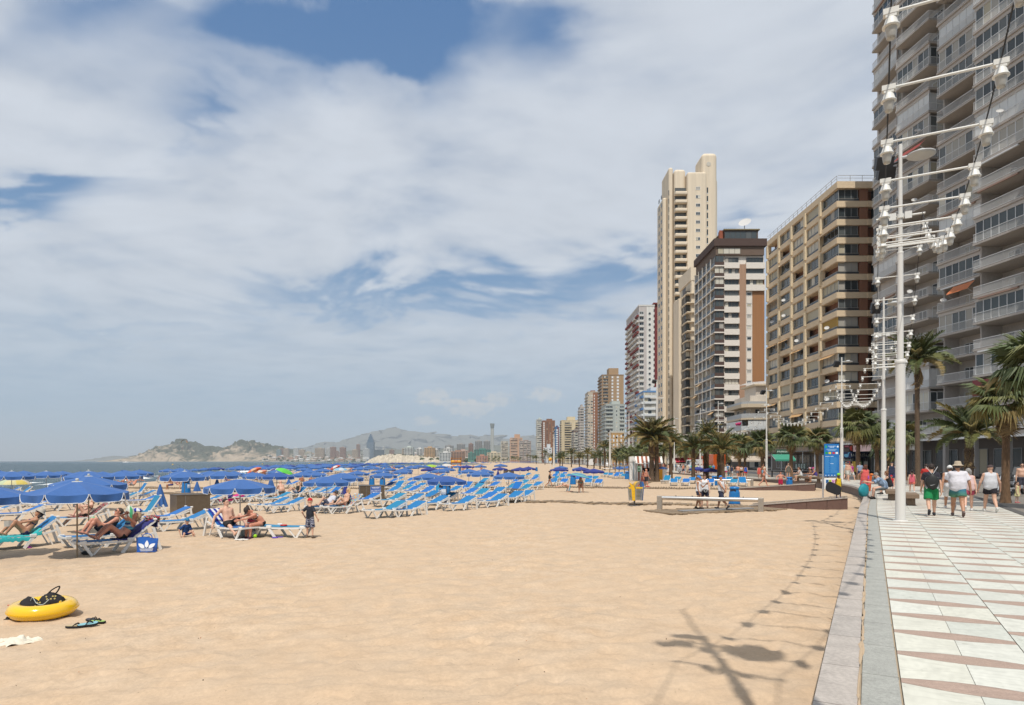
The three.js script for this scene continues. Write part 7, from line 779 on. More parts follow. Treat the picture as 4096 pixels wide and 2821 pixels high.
function person(o) {
const k = (o.H ?? 1.72) / 1.75, fem = o.sex === 'f', kid = o.kid, fat = o.fat ?? 0.15, cell = o.cell ?? 0.02, hi = cell <= 0.022, po = o.pose ?? {};
const t = thing('person', o.label, 'person', [0, 0, 0], o.yaw ?? 0, o.group);
const v = (x, y, z) => V(x * k, y * k, z * k), lean = (po.lean ?? 0) * DEG, curl = (po.curl ?? 0) * DEG, tw = (po.twist ?? 0) * DEG, sl = (po.side ?? 0) * DEG;
const U = V(Math.sin(sl), Math.cos(lean) * Math.cos(sl), Math.sin(lean)).normalize(), U2 = V(Math.sin(sl), Math.cos(lean + curl), Math.sin(lean + curl)).normalize(), X = V(Math.cos(tw), 0, -Math.sin(tw)), Zt = new THREE.Vector3().crossVectors(X, U2).normalize();
const P = V(0, 0, 0), J = {}; J.waist = P.clone().addScaledVector(U, 0.15 * k); J.chest = J.waist.clone().addScaledVector(U2, 0.2 * k); J.neck = J.waist.clone().addScaledVector(U2, 0.35 * k);
const sw = (fem ? 0.158 : kid ? 0.142 : 0.172) + fat * 0.02, hw = fem ? 0.095 : 0.085; J.sh = [1, -1].map((s) => J.waist.clone().addScaledVector(U2, 0.278 * k).addScaledVector(X, s * sw * k)); J.hip = [1, -1].map((s) => v(s * hw, -0.02, 0));
const hp = (po.head ?? 0) * DEG, Uh = V(U2.x * 0.4, Math.cos((lean + curl) * (po.hk ?? 0.5) + hp * 0.4), Math.sin((lean + curl) * (po.hk ?? 0.5) + hp * 0.4)).normalize(), hs = k * (kid ? 1.18 : 1); J.head = J.neck.clone().addScaledVector(Uh, 0.145 * k + (hs - k) * 0.1);
const ik = (a, target, L1, L2, pole) => { const d = target.clone().sub(a), D = Math.min(d.length(), (L1 + L2) * 0.999); d.normalize(); const q = (L1 * L1 - L2 * L2 + D * D) / (2 * D), h = Math.sqrt(Math.max(0, L1 * L1 - q * q)), n = pole.clone().addScaledVector(d, -pole.dot(d)).normalize(); return [a.clone().addScaledVector(d, q).addScaledVector(n, h), a.clone().addScaledVector(d, D)]; };
J.kn = []; J.an = []; J.el = []; J.wr = [];
const legL = kid ? [0.40, 0.385] : [0.435, 0.42];
for (let s = 0; s < 2; s++) { const sg = s ? -1 : 1, l = (s ? po.R : po.L) ?? { th: 0, kn: 0 }, h = J.hip[s];
if (l.t) { const [a, b] = ik(h, v(...l.t), legL[0] * k, legL[1] * k, V(...(l.pole ?? [sg * 0.15, 0.2, 1]))); J.kn.push(a); J.an.push(b); }
else { const a = l.th * DEG, b = (l.th - l.kn) * DEG, ab = (l.ab ?? 3) * DEG * sg; J.kn.push(h.clone().add(V(Math.sin(ab), -Math.cos(a) * Math.cos(ab), Math.sin(a)).normalize().multiplyScalar(legL[0] * k))); J.an.push(J.kn[s].clone().add(V(Math.sin(ab * 0.5), -Math.cos(b), Math.sin(b)).normalize().multiplyScalar(legL[1] * k))); }
const ar = (s ? po.r : po.l) ?? { p: 0, ab: 8, el: 8 }, sh = J.sh[s];
if (ar.t) { const [a, b] = ik(sh, v(...ar.t), 0.3 * k, 0.265 * k, V(...(ar.pole ?? [sg * 0.8, -0.6, -0.6]))); J.el.push(a); J.wr.push(b); }
else { const a = ar.p * DEG, ab = (ar.ab ?? 8) * DEG * sg, e = (ar.p + (ar.el ?? 10)) * DEG; J.el.push(sh.clone().add(V(Math.sin(ab), -Math.cos(a) * Math.cos(ab), Math.sin(a)).normalize().multiplyScalar(0.3 * k))); J.wr.push(J.el[s].clone().add(V(Math.sin(ab) * 0.4 - sg * (ar.in ?? 0), -Math.cos(e), Math.sin(e)).normalize().multiplyScalar(0.265 * k))); } }
J.toe = J.an.map((a, s) => { const sh = a.clone().sub(J.kn[s]).normalize(), f = (s ? po.R : po.L)?.foot; let d = f ? V(...f) : V(sh.x * 0.2, 0, 1); if (!f) { d = V(0, 0, 1).addScaledVector(sh, -sh.z * 0.85).normalize(); } return d.normalize(); });
const low = po.root !== undefined ? null : Math.min(...J.an.map((a, s) => Math.min(a.y - 0.075 * k, a.y - 0.05 * k + J.toe[s].y * 0.14 * k))), oy = po.root !== undefined ? po.root : -low;
t.position.set(o.x, o.y + oy, o.z);
const all = [P, J.waist, J.chest, J.neck, J.head, ...J.sh, ...J.hip, ...J.kn, ...J.an, ...J.el, ...J.wr], lo = [1e9, 1e9, 1e9], hi3 = [-1e9, -1e9, -1e9]; for (const q of all) q.toArray().forEach((c, i) => { lo[i] = Math.min(lo[i], c - 0.26 * k); hi3[i] = Math.max(hi3[i], c + 0.26 * k); });
const arm = fem || kid ? 0.85 : 1 + fat * 0.2, leg = kid ? 0.78 : fem ? 1.0 : 1 + fat * 0.12, R = (q) => q * k, side = (p, s, w) => p.clone().addScaledVector(X, s * w * k);
const cw = fem ? 0.055 : kid ? 0.045 : 0.064, cr = (kid ? 0.085 : fem ? 0.095 : 0.102) + fat * 0.03, wr = (kid ? 0.085 : fem ? 0.083 : 0.09) + fat * 0.075, pr = (kid ? 0.088 : fem ? 0.112 : 0.102) + fat * 0.055, ww = 0.055 + fat * 0.03;
const torso = (f, e, kk = 0.05) => { for (const s of [1, -1]) { f.cone(side(J.chest, s, cw), side(J.waist, s, ww), R(cr + e), R(wr + e), R(kk)); f.cone(side(J.waist, s, ww), side(P, s, hw * 0.8), R(wr + e), R(pr + e), R(kk)); } if (fat > 0.3) f.ell([J.waist.x, J.waist.y + 0.0 * k, J.waist.z], [0, 0, 0].map(() => R(0.1 + fat * 0.09 + e)), R(0.08)); };
const shoulders = (f, e) => { for (const s of [0, 1]) { f.cone(J.neck.clone().addScaledVector(U2, -0.03 * k), J.sh[s], R(0.048 + e), R(0.045 * arm + e), R(0.06)); f.cone(side(J.chest, s ? -1 : 1, cw), J.sh[s], R(cr * 0.72 + e), R(0.05 * arm + e), R(0.05)); } };
const bust = (f, e) => { if (fem) for (const s of [1, -1]) f.ell(side(J.chest, s, 0.062).addScaledVector(Zt, R(cr * 0.8)).toArray(), [R(0.058 + fat * 0.02 + e), R(0.055 + fat * 0.02 + e), R(0.05 + e)], R(0.03)); };
const th0 = (0.08 + fat * 0.03) * leg, th1 = (0.055 + fat * 0.012) * leg;
const f = new Field(lo, hi3, cell); torso(f, 0); shoulders(f, 0); bust(f, 0); f.cone(J.neck.clone().addScaledVector(U2, -0.03 * k), J.head.clone().addScaledVector(Uh, -0.05 * k), R(0.06 * (fem || kid ? 0.85 : 1)), R(0.052 * (fem || kid ? 0.85 : 1)), R(0.03));
for (let s = 0; s < 2; s++) { f.cone(J.sh[s], J.el[s], R(0.052 * arm), R(0.04 * arm), R(0.03)); f.cone(J.el[s], J.wr[s], R(0.041 * arm), R(0.027 * arm), R(0.015)); f.cone(J.hip[s], J.kn[s], R(th0), R(th1), R(0.04)); const ca = J.kn[s].clone().lerp(J.an[s], 0.3).add(V(0, 0, 0)); f.cone(J.kn[s], ca, R(0.053 * leg), R(0.056 * leg), R(0.03)); f.cone(ca, J.an[s], R(0.056 * leg), R(0.034 * leg), R(0.03)); if (!o.shoes) { const sn = J.an[s].clone().sub(J.kn[s]).normalize(), h = J.an[s].clone().addScaledVector(sn, 0.03 * k), d = J.toe[s], b = h.clone().addScaledVector(d, 0.09 * k).addScaledVector(sn, 0.008 * k), e = h.clone().addScaledVector(d, 0.165 * k).addScaledVector(sn, 0.014 * k); f.cone(h.clone().addScaledVector(d, -0.035 * k), b, R(0.032), R(0.033), R(0.02)); f.cone(b, e, R(0.034), R(0.022), R(0.02)); } }
const bodyG = f.mesh(); bodyG.deleteAttribute('uv'); bodyG.setAttribute('color', new THREE.BufferAttribute(new Float32Array(bodyG.attributes.position.count * 3).fill(1), 3));
const hq = new THREE.Quaternion().setFromRotationMatrix(new THREE.Matrix4().makeBasis(new THREE.Vector3().crossVectors(Uh, V(Uh.x * 0, -Uh.z, Uh.y)).normalize(), Uh, V(0, 0, 0).crossVectors(new THREE.Vector3().crossVectors(Uh, V(0, -Uh.z, Uh.y)).normalize(), Uh))).multiply(new THREE.Quaternion().setFromEuler(new THREE.Euler(hp, (po.look ?? 0) * DEG, 0, 'YXZ')));
const hm = new THREE.Matrix4().compose(J.head, hq, V(hs, hs, hs)), pieces = [bodyG, (hi ? headHi : headLo).clone().applyMatrix4(hm)];
for (let s = 0; s < 2; s++) { const d = J.wr[s].clone().sub(J.el[s]).normalize(), inn = V(s ? 1 : -1, 0, 0.25), pn = inn.clone().addScaledVector(d, -inn.dot(d)).normalize(), yy = ((s ? po.r : po.l)?.palm === 'down') ? V(0, 1, 0).addScaledVector(d, -d.y).normalize() : pn.clone().negate(), xx = new THREE.Vector3().crossVectors(yy, d), g = (hi ? handHi : handLo).clone(); const flip = xx.dot(V(0, 0, 1)) < 0 ? -1 : 1; g.scale(flip, 1, 1); if (flip < 0) { const a = g.index.array; for (let i = 0; i < a.length; i += 3) { const q = a[i]; a[i] = a[i + 1]; a[i + 1] = q; } } g.applyMatrix4(new THREE.Matrix4().makeBasis(xx, yy, d).setPosition(J.wr[s])); if (k !== 1) { g.translate(-J.wr[s].x, -J.wr[s].y, -J.wr[s].z); g.scale(k, k, k); g.translate(J.wr[s].x, J.wr[s].y, J.wr[s].z); } g.setAttribute('color', new THREE.BufferAttribute(new Float32Array(g.attributes.position.count * 3).fill(1), 3)); g.computeVertexNormals(); pieces.push(g); }
for (const g of pieces) { g.deleteAttribute('uv'); g.computeVertexNormals(); }
M('body', mergeGeometries(pieces), skinM(o.skin ?? SK.fair), t);
const gc = Math.min(cell, 0.02) * (hi ? 0.9 : 1.6), dot = (p, q, n) => (p[0] - q.x) * n.x + (p[1] - q.y) * n.y + (p[2] - q.z) * n.z;
const above = (q, n) => (x, y, z) => (q.x - x) * n.x + (q.y - y) * n.y + (q.z - z) * n.z, below = (q, n) => (x, y, z) => (x - q.x) * n.x + (y - q.y) * n.y + (z - q.z) * n.z;
for (const w of o.wear ?? []) {
const g = new Field(lo, hi3, gc), e = w.e ?? 0.012, at = (u) => u < 0.15 ? P.clone().addScaledVector(U, u * k) : J.waist.clone().addScaledVector(U2, (u - 0.15) * k), m = w.m ?? cloth(w.c, { transmission: 0 });
if (w.k === 'tee' || w.k === 'tank') { torso(g, Math.max(e, 0.015) + (w.loose ?? 0.01) * 0.3); if (fem) bust(g, e); shoulders(g, e * 0.7); if (w.k === 'tee') for (let s = 0; s < 2; s++) g.cone(J.sh[s], J.sh[s].clone().lerp(J.el[s], w.sleeve ?? 0.6), R(0.056 * arm + e), R(0.052 * arm + e + 0.016), R(0.02), true); const hem = at(w.hem ?? -0.11), nk = J.neck.clone().addScaledVector(U2, 0.035 * k).addScaledVector(Zt, R(0.02)); g.clip(above(hem, U)); g.ell(nk.toArray(), [R(0.07), R(w.k === 'tank' ? 0.085 : 0.05), R(0.07)], 0, true); if (w.k === 'tank') for (let s = 0; s < 2; s++) g.ell(J.sh[s].clone().addScaledVector(X, (s ? -1 : 1) * R(w.strap ? 0.03 : 0.055)).toArray(), [R(0.07), R(0.12), R(0.12)], 0, true); }
if (w.k === 'shorts') { torso(g, Math.min(e, 0.013)); const L = w.len ?? 0.6; for (let s = 0; s < 2; s++) g.cone(J.hip[s], J.hip[s].clone().lerp(J.kn[s], L), R(th0 + e + 0.012), R(lerp(th0, th1, L) + e + (w.flare ?? 0.025)), R(0.03), true); g.clip(below(at(w.top ?? 0.045), U)); }
if (w.k === 'brief') { torso(g, 0.006); g.clip(below(at(w.top ?? 0.03), U)); g.clip((x, y, z) => { let q = -1; for (let s = 0; s < 2; s++) { const d = J.kn[s].clone().sub(J.hip[s]).normalize(), c0 = J.hip[s].clone().addScaledVector(d, R(0.055)); q = Math.max(q, (x - J.hip[s].x) * d.x + (y - J.hip[s].y) * d.y + (z - J.hip[s].z) * d.z - R(0.05 + 0.0)); } return q; }); }
if (w.k === 'bra') { torso(g, 0.006); bust(g, 0.006); shoulders(g, 0.004); g.clip(above(at(w.lo ?? 0.27), U2)); g.clip(below(at(w.hi ?? 0.375), U2)); for (let s = 0; s < 2; s++) g.ell(J.sh[s].toArray(), [R(0.07), R(0.14), R(0.1)], 0, true); }
if (w.k === 'suit') { torso(g, 0.007); bust(g, 0.007); g.clip(below(at(w.hi ?? 0.40), U2)); g.clip((x, y, z) => { let q = -1; for (let s = 0; s < 2; s++) { const d = J.kn[s].clone().sub(J.hip[s]).normalize(); q = Math.max(q, (x - J.hip[s].x) * d.x + (y - J.hip[s].y) * d.y + (z - J.hip[s].z) * d.z - R(0.06)); } return q; }); }
if (w.k === 'dress') { torso(g, e); bust(g, e); shoulders(g, e); const kc = J.kn[0].clone().add(J.kn[1]).multiplyScalar(0.5), b = P.clone().lerp(kc, w.len ?? 0.6); for (const s of [1, -1]) g.cone(side(P, s, hw * 0.7), side(b, s, hw * 0.9), R(pr + e), R(pr + e + (w.flare ?? 0.02)), R(0.04), true); const nk = J.neck.clone().addScaledVector(U2, 0.035 * k); g.ell(nk.toArray(), [R(0.08), R(0.1), R(0.08)], 0, true); for (let s = 0; s < 2; s++) g.ell(J.sh[s].clone().addScaledVector(X, (s ? -1 : 1) * R(0.045)).toArray(), [R(0.07), R(0.12), R(0.12)], 0, true); }
const gg = g.mesh(1 / k); if (w.fold !== 0) { const q = gg.attributes.position, nn = gg.attributes.normal; for (let i = 0; i < q.count; i++) { const b = 0.0035 * k * n3(q.getX(i) * 7 / k, q.getY(i) * 11 / k, q.getZ(i) * 7 / k) * (w.fold ?? 1); q.setXYZ(i, q.getX(i) + nn.getX(i) * b, q.getY(i) + nn.getY(i) * b, q.getZ(i) + nn.getZ(i) * b); } gg.computeVertexNormals(); }
M({ tee: 'shirt', tank: 'vest', shorts: 'shorts', brief: 'briefs', bra: 'bikini_top', suit: 'swimsuit', dress: 'dress' }[w.k], gg, m, t);
}
if (o.shoes) for (let s = 0; s < 2; s++) { const g = new Field([-0.3, -0.3, -0.3].map((q) => q * k), [0.3, 0.3, 0.3].map((q) => q * k), gc * 0.8), z = V(0, 0, 0), sn = J.an[s].clone().sub(J.kn[s]).normalize(), h = z.clone().addScaledVector(sn, 0.03 * k), d = J.toe[s], b = h.clone().addScaledVector(d, 0.09 * k).addScaledVector(sn, 0.008 * k), e = h.clone().addScaledVector(d, 0.17 * k).addScaledVector(sn, 0.012 * k); g.cone(h.clone().addScaledVector(d, -0.035 * k), b, R(0.043), R(0.04), R(0.02)); g.cone(b, e, R(0.04), R(0.028), R(0.02)); g.cone(z.clone().addScaledVector(sn, -0.02 * k), h, R(0.042), R(0.04), R(0.02)); const q = M('shoe', g.mesh(), mat(o.shoes, { roughness: 0.7 }), t); q.position.copy(J.an[s]); }
const hd = new THREE.Group(); hd.name = 'head_wear'; hd.position.copy(J.head); hd.quaternion.copy(hq); hd.scale.setScalar(hs); let used = false;
if (o.hair) { M('hair', hairGeo(o.hair[0], hi ? 0.01 : 0.018), mat(o.hair[1], { roughness: 0.75 }), hd); used = true; }
if (o.cap) { M('cap', capCrown, mat(o.cap, { roughness: 0.8 }), hd); const vz = M('visor', capVisor, mat(o.visor ?? o.cap, { roughness: 0.8 }), hd); if (o.capBack) vz.rotation.y = Math.PI; used = true; }
if (o.bucket) { M('sun_hat', bucketG, mat(o.bucket, { roughness: 0.85 }), hd).position.set(0, 0.02, -0.012); used = true; }
if (o.shades) { M('sunglasses', glassesG, mat([0.01, 0.01, 0.012], { roughness: 0.2 }), hd); used = true; }
if (used) t.add(hd);
t.userData.joints = undefined; delete t.userData.joints; t.J = J; t.oy = oy; return t;
}
const walk = (a, b = 1) => a ? { L: { th: 22, kn: 6, ab: 2 }, R: { th: -14, kn: 28, ab: 2 }, l: { p: -16, ab: 12, el: 10 }, r: { p: 14, ab: 12, el: 18 }, lean: 3 } : { L: { th: -16, kn: 32, ab: 2 }, R: { th: 20, kn: 5, ab: 2 }, l: { p: 15, ab: 12, el: 18 }, r: { p: -16, ab: 12, el: 10 }, lean: 3 };
const stand = { L: { th: 2, kn: 3, ab: 4 }, R: { th: -2, kn: 3, ab: 4 }, l: { p: 2, ab: 12, el: 12 }, r: { p: 2, ab: 12, el: 12 } };
const sit = { lean: 8, curl: 14, L: { th: 86, kn: 84, ab: 6 }, R: { th: 84, kn: 88, ab: 6 }, l: { p: 38, ab: 10, el: 55, in: 0.3 }, r: { p: 38, ab: 10, el: 55, in: 0.3 } };
const lie = (lean, kl, kr) => ({ lean, curl: 8, hk: 0.75, L: kl ? { th: 90 + kl, kn: kl * 2.05, ab: 3 } : { th: 88, kn: 4, ab: 4 }, R: kr ? { th: 90 + kr, kn: kr * 2.05, ab: 3 } : { th: 88, kn: 4, ab: 4 }, l: { p: 20, ab: 14, el: 45, in: 0.5 }, r: { p: 20, ab: 14, el: 45, in: 0.5 } });
const along = Math.atan2(0.471, -0.882), C = (h) => { const c = HEX(h); return [c.r, c.g, c.b]; };
const onProm = (px, py, o) => { const p = G(px, py, 0); return person({ x: p.x, y: promLevel(p.z) + 0.005, z: p.z, ...o }); }, onSand = (px, py, o) => { const p = S(px, py); return person({ x: p.x, y: p.y, z: p.z, ...o }); };
const print = (n, f) => { const t = texture(n, f); return t; };
const teeN = C('#26232e'), greenS = [0.005, 0.20, 0.06];
const boyBag = onProm(3726, 2065, { label: 'person in dark T-shirt and green shorts carrying a drawstring bag', H: 1.73, yaw: along + 0.05, skin: SK.fair, pose: walk(0), hair: ['short', [0.03, 0.02, 0.016]], wear: [{ k: 'tee', c: [0.022, 0.02, 0.03], loose: 0.02 }, { k: 'shorts', c: greenS, len: 0.82, flare: 0.05, e: 0.02 }], shoes: [0.012, 0.013, 0.02], cell: 0.018 });
onProm(3800, 2036, { label: 'person in sleeveless white top and white shorts with white cap', H: 1.66, yaw: along + 0.05, skin: SK.tan, pose: walk(1), hair: ['short', [0.04, 0.03, 0.025]], cap: [0.66, 0.66, 0.64], capBack: true, wear: [{ k: 'tank', c: [0.62, 0.61, 0.62], loose: 0.03, hem: -0.14 }, { k: 'shorts', c: [0.60, 0.59, 0.57], len: 0.95, flare: 0.04 }], shoes: [0.4, 0.39, 0.39], cell: 0.018 });
onProm(3832, 2067, { label: 'broad person in white T-shirt, beige sun hat and rainbow shorts', H: 1.78, fat: 0.6, yaw: along, skin: SK.tan, pose: { ...walk(1), r: { p: -5, ab: 22, el: 12 }, l: { p: 22, ab: 24, el: 70, in: 0.4 } }, bucket: [0.40, 0.33, 0.24], hair: ['short', [0.05, 0.04, 0.035]], wear: [{ k: 'tee', c: [0.64, 0.62, 0.66], loose: 0.035, hem: -0.15, sleeve: 0.75 }, { k: 'shorts', m: texMat(print(128, (u, v) => { const a = Math.abs((v * 2 + 0.1) % 1); return [0.55 - 0.35 * a, 0.45 + 0.1 * Math.sin(a * 3), 0.25 + 0.35 * a]; }), [0.7, 0.7, 0.7], 0.85), len: 0.62, flare: 0.045 }], shoes: [0.12, 0.08, 0.07], cell: 0.018 });
onProm(3874, 2046, { label: 'grey haired person in pale pink top and crimson shorts', H: 1.56, sex: 'f', fat: 0.45, yaw: along - 0.05, skin: SK.pale, pose: walk(0), hair: ['bob', [0.26, 0.25, 0.24]], wear: [{ k: 'tank', c: [0.62, 0.44, 0.42], loose: 0.02 }, { k: 'shorts', c: [0.34, 0.05, 0.09], len: 0.55, flare: 0.03 }], shoes: [0.6, 0.58, 0.57] });
onProm(3962, 2049, { label: 'person in white vest and black shorts walking near the edge of the paving', H: 1.68, fat: 0.35, yaw: along + 0.1, skin: SK.fair, pose: { ...walk(1), head: 0, look: 25, l: { p: 4, ab: 22, el: 16 }, r: { p: 4, ab: 22, el: 16 } }, cap: [0.06, 0.04, 0.04], wear: [{ k: 'tank', c: [0.55, 0.55, 0.57], loose: 0.035, hem: -0.15 }, { k: 'shorts', c: [0.014, 0.011, 0.016], len: 0.55, flare: 0.03 }], shoes: [0.55, 0.53, 0.5], cell: 0.018 });
onProm(3706, 1978, { label: 'person in red shirt and flowered shorts behind the drawstring bag', H: 1.66, yaw: along, skin: SK.red, pose: walk(0), hair: ['short', [0.04, 0.025, 0.02]], wear: [{ k: 'tee', c: [0.42, 0.025, 0.02] }, { k: 'shorts', c: [0.25, 0.13, 0.06], len: 0.8 }] });
onProm(3649, 1976, { label: 'girl in pink top and coral shorts with a black ponytail', H: 1.36, kid: true, sex: 'f', fat: 0, yaw: along, skin: SK.fair, pose: walk(1), hair: ['tail', [0.012, 0.009, 0.009]], wear: [{ k: 'tank', c: [0.62, 0.12, 0.16], strap: 1 }, { k: 'shorts', c: [0.68, 0.17, 0.12], len: 0.4 }], shoes: [0.6, 0.58, 0.56] });
onProm(4069, 2013, { label: 'small child in a tiered pale yellow dress', H: 0.92, kid: true, sex: 'f', fat: 0.1, yaw: 0.6, skin: SK.fair, pose: stand, hair: ['tail', [0.06, 0.035, 0.025]], wear: [{ k: 'dress', c: [0.60, 0.54, 0.27], len: 0.85, flare: 0.07 }], shoes: [0.45, 0.15, 0.15] });
onProm(4089, 1985, { label: 'bare-chested person in sunglasses beside the motorcycles', H: 1.68, fat: 0.35, yaw: -0.5, skin: SK.fair, pose: { ...stand, l: { p: 20, ab: 25, el: 40 } }, shades: true, hair: ['short', [0.012, 0.01, 0.01]], wear: [{ k: 'shorts', c: [0.06, 0.06, 0.08], len: 0.8 }] });
onProm(3568, 1949, { label: 'person in navy vest and cap stooping over a pushchair', H: 1.72, yaw: along, skin: SK.fair, pose: { ...stand, lean: 12, l: { p: 35, ab: 12, el: 20 }, r: { p: 35, ab: 12, el: 20 } }, cap: [0.014, 0.014, 0.018], wear: [{ k: 'tank', c: [0.014, 0.02, 0.045] }, { k: 'shorts', c: [0.03, 0.03, 0.09], len: 0.7 }] });
onProm(3566, 1968, { label: 'toddler in red cap and red football shirt by the bench', H: 0.98, kid: true, fat: 0.15, yaw: -0.6, skin: SK.fair, pose: stand, cap: [0.45, 0.012, 0.015], wear: [{ k: 'tee', c: [0.42, 0.012, 0.018] }, { k: 'shorts', c: [0.02, 0.04, 0.16], len: 0.8 }] });
const seaward = Math.atan2(-0.882, -0.471);
{ const p = G(3537, 1998, 0); person({ label: 'grey haired seated person in blue striped shirt and grey shorts on the bench', x: p.x, y: 0.47, z: p.z, H: 1.72, fat: 0.5, yaw: seaward + 0.15, skin: SK.pale, pose: { root: 0.1, lean: 20, curl: 22, hk: 0.4, head: 10, L: { th: 84, kn: 70, ab: 8 }, R: { th: 80, kn: 84, ab: 8 }, l: { p: 58, ab: 8, el: 42, in: 0.3 }, r: { p: 58, ab: 8, el: 42, in: 0.3 } }, hair: ['short', [0.2, 0.19, 0.18]], wear: [{ k: 'tee', m: texMat(print(128, (u, v) => { const s = Math.sin(u * 6.283 * 10) > 0.2 ? 1 : 0.72; return [0.62 * s, 0.72 * s, 0.83 * s]; }), [0.75, 0.75, 0.77], 0.85), loose: 0.03, e: 0.02, sleeve: 0.85 }, { k: 'shorts', c: [0.20, 0.22, 0.22], len: 0.9, e: 0.02 }], shoes: [0.02, 0.018, 0.018], cell: 0.018 });
const q = G(3534, 1985, 0); person({ label: 'red haired person in black seated behind the striped shirt', x: q.x + 0.5, y: 0.47, z: q.z - 0.3, H: 1.6, sex: 'f', fat: 0.3, yaw: seaward - 0.1, skin: SK.pale, pose: { ...sit, root: 0.1 }, hair: ['bob', [0.16, 0.07, 0.03]], wear: [{ k: 'tank', c: [0.012, 0.012, 0.013] }, { k: 'shorts', c: [0.012, 0.012, 0.013], len: 0.95 }], shoes: [0.02, 0.02, 0.02] }); }
const coral = onProm(3461, 1987, { label: 'person in coral dress with windblown auburn hair on the kerb', H: 1.60, sex: 'f', fat: 0.4, yaw: along + 0.5, skin: SK.tan, pose: { ...stand, l: { p: 22, ab: 24, el: 80, in: 0.6 }, r: { p: 20, ab: 20, el: 75, in: 0.3 }, look: 20 }, hair: ['blown', [0.09, 0.03, 0.014]], wear: [{ k: 'dress', c: [0.62, 0.105, 0.095], len: 0.72, flare: 0.035, e: 0.02 }], shoes: [0.6, 0.56, 0.54], cell: 0.018 });
{ const p = V(15.95, -0.10, -32.6); person({ label: 'child in green cap and yellow vest carrying a black bodyboard', x: p.x, y: p.y, z: p.z, H: 1.30, kid: true, fat: 0, yaw: along + 0.6, skin: SK.dark, pose: { ...stand, l: { p: -8, ab: 22, el: 20 } }, cap: [0.20, 0.55, 0.04], capBack: true, wear: [{ k: 'tank', c: [0.68, 0.48, 0.02] }, { k: 'shorts', c: [0.5, 0.36, 0.04], len: 0.95, flare: 0.03 }], shoes: [0.02, 0.04, 0.16], cell: 0.018 });
const b = thing('bodyboard', 'black bodyboard held under the child\'s arm', 'bodyboard', [p.x - 0.34, 0.42, p.z + 0.16], 0.25); const s = new THREE.Shape(); s.moveTo(-0.42, 0.0); s.bezierCurveTo(-0.45, 0.2, -0.3, 0.26, -0.15, 0.25); s.lineTo(0.3, 0.22); s.quadraticCurveTo(0.44, 0.2, 0.44, 0.02); s.quadraticCurveTo(0.44, -0.2, 0.3, -0.22); s.lineTo(-0.2, -0.24); s.bezierCurveTo(-0.35, -0.24, -0.42, -0.15, -0.42, 0); const g = new THREE.ExtrudeGeometry(s, { depth: 0.035, bevelEnabled: true, bevelSize: 0.012, bevelThickness: 0.01, bevelSegments: 2 }); g.rotateZ(-0.35); part('board', g, mat([0.02, 0.02, 0.022], { roughness: 0.6 }), b); const d2 = new THREE.ExtrudeGeometry(s, { depth: 0.012, bevelEnabled: false }); d2.scale(1.02, 1.02, 1); d2.rotateZ(-0.35); d2.translate(0, 0, -0.014); part('deck_rim', d2, mat([0.3, 0.3, 0.3]), b); }
{ const p = coral.position; const f = thing('rolled_float', 'orange rolled beach float standing behind the coral dress', 'float', [p.x + 0.32, 0, p.z - 0.25], 0); part('roll', bar(V(0, 0.25, 0), V(0.08, 1.02, 0), 0.075, 0.07, 14), mat([0.55, 0.10, 0.012], { roughness: 0.4 }), f); part('knot', new THREE.SphereGeometry(0.09, 10, 8).scale(1, 0.7, 1).translate(0.13, 1.08, 0), mat([0.62, 0.16, 0.02], { roughness: 0.45 }), f); part('blue_valve', mg([box(0.12, 0.05, 0.05, 0.28, 1.0, 0), box(0.04, 0.12, 0.04, 0.32, 1.0, 0)]), mat([0.06, 0.4, 0.55]), f);
const b = thing('teal_beach_bag', 'teal beach bag resting on the kerb by the coral dress', 'bag', [p.x - 0.18, 0.0, p.z + 0.2], 0.5); const g = new THREE.SphereGeometry(0.3, 20, 14); { const q = g.attributes.position; for (let i = 0; i < q.count; i++) { const w = 1 + 0.08 * n3(q.getX(i) * 6, q.getY(i) * 6, q.getZ(i) * 6); q.setXYZ(i, q.getX(i) * w * 1.1, Math.max(q.getY(i) * w * 1.15, -0.3), q.getZ(i) * w * 0.55); } g.computeVertexNormals(); } part('sack', g, mat([0.008, 0.22, 0.27], { roughness: 0.6 }), b, 0, 0.31, 0); part('strap', new THREE.TubeGeometry(new THREE.CatmullRomCurve3([V(-0.2, 0.5, 0), V(-0.1, 0.75, 0), V(0.1, 0.75, 0), V(0.2, 0.5, 0)]), 16, 0.015, 5), mat([0.008, 0.2, 0.25]), b);
const w = thing('drink_bottle', 'small purple bottle held by the person in the coral dress', 'bottle', [p.x + 0.02, 0.86, p.z + 0.27]); part('flask', lathe([[0, 0], [0.035, 0.005], [0.037, 0.12], [0.02, 0.16], [0.018, 0.18], [0, 0.18]], 14), mat([0.35, 0.08, 0.42], { roughness: 0.35 }), w); }
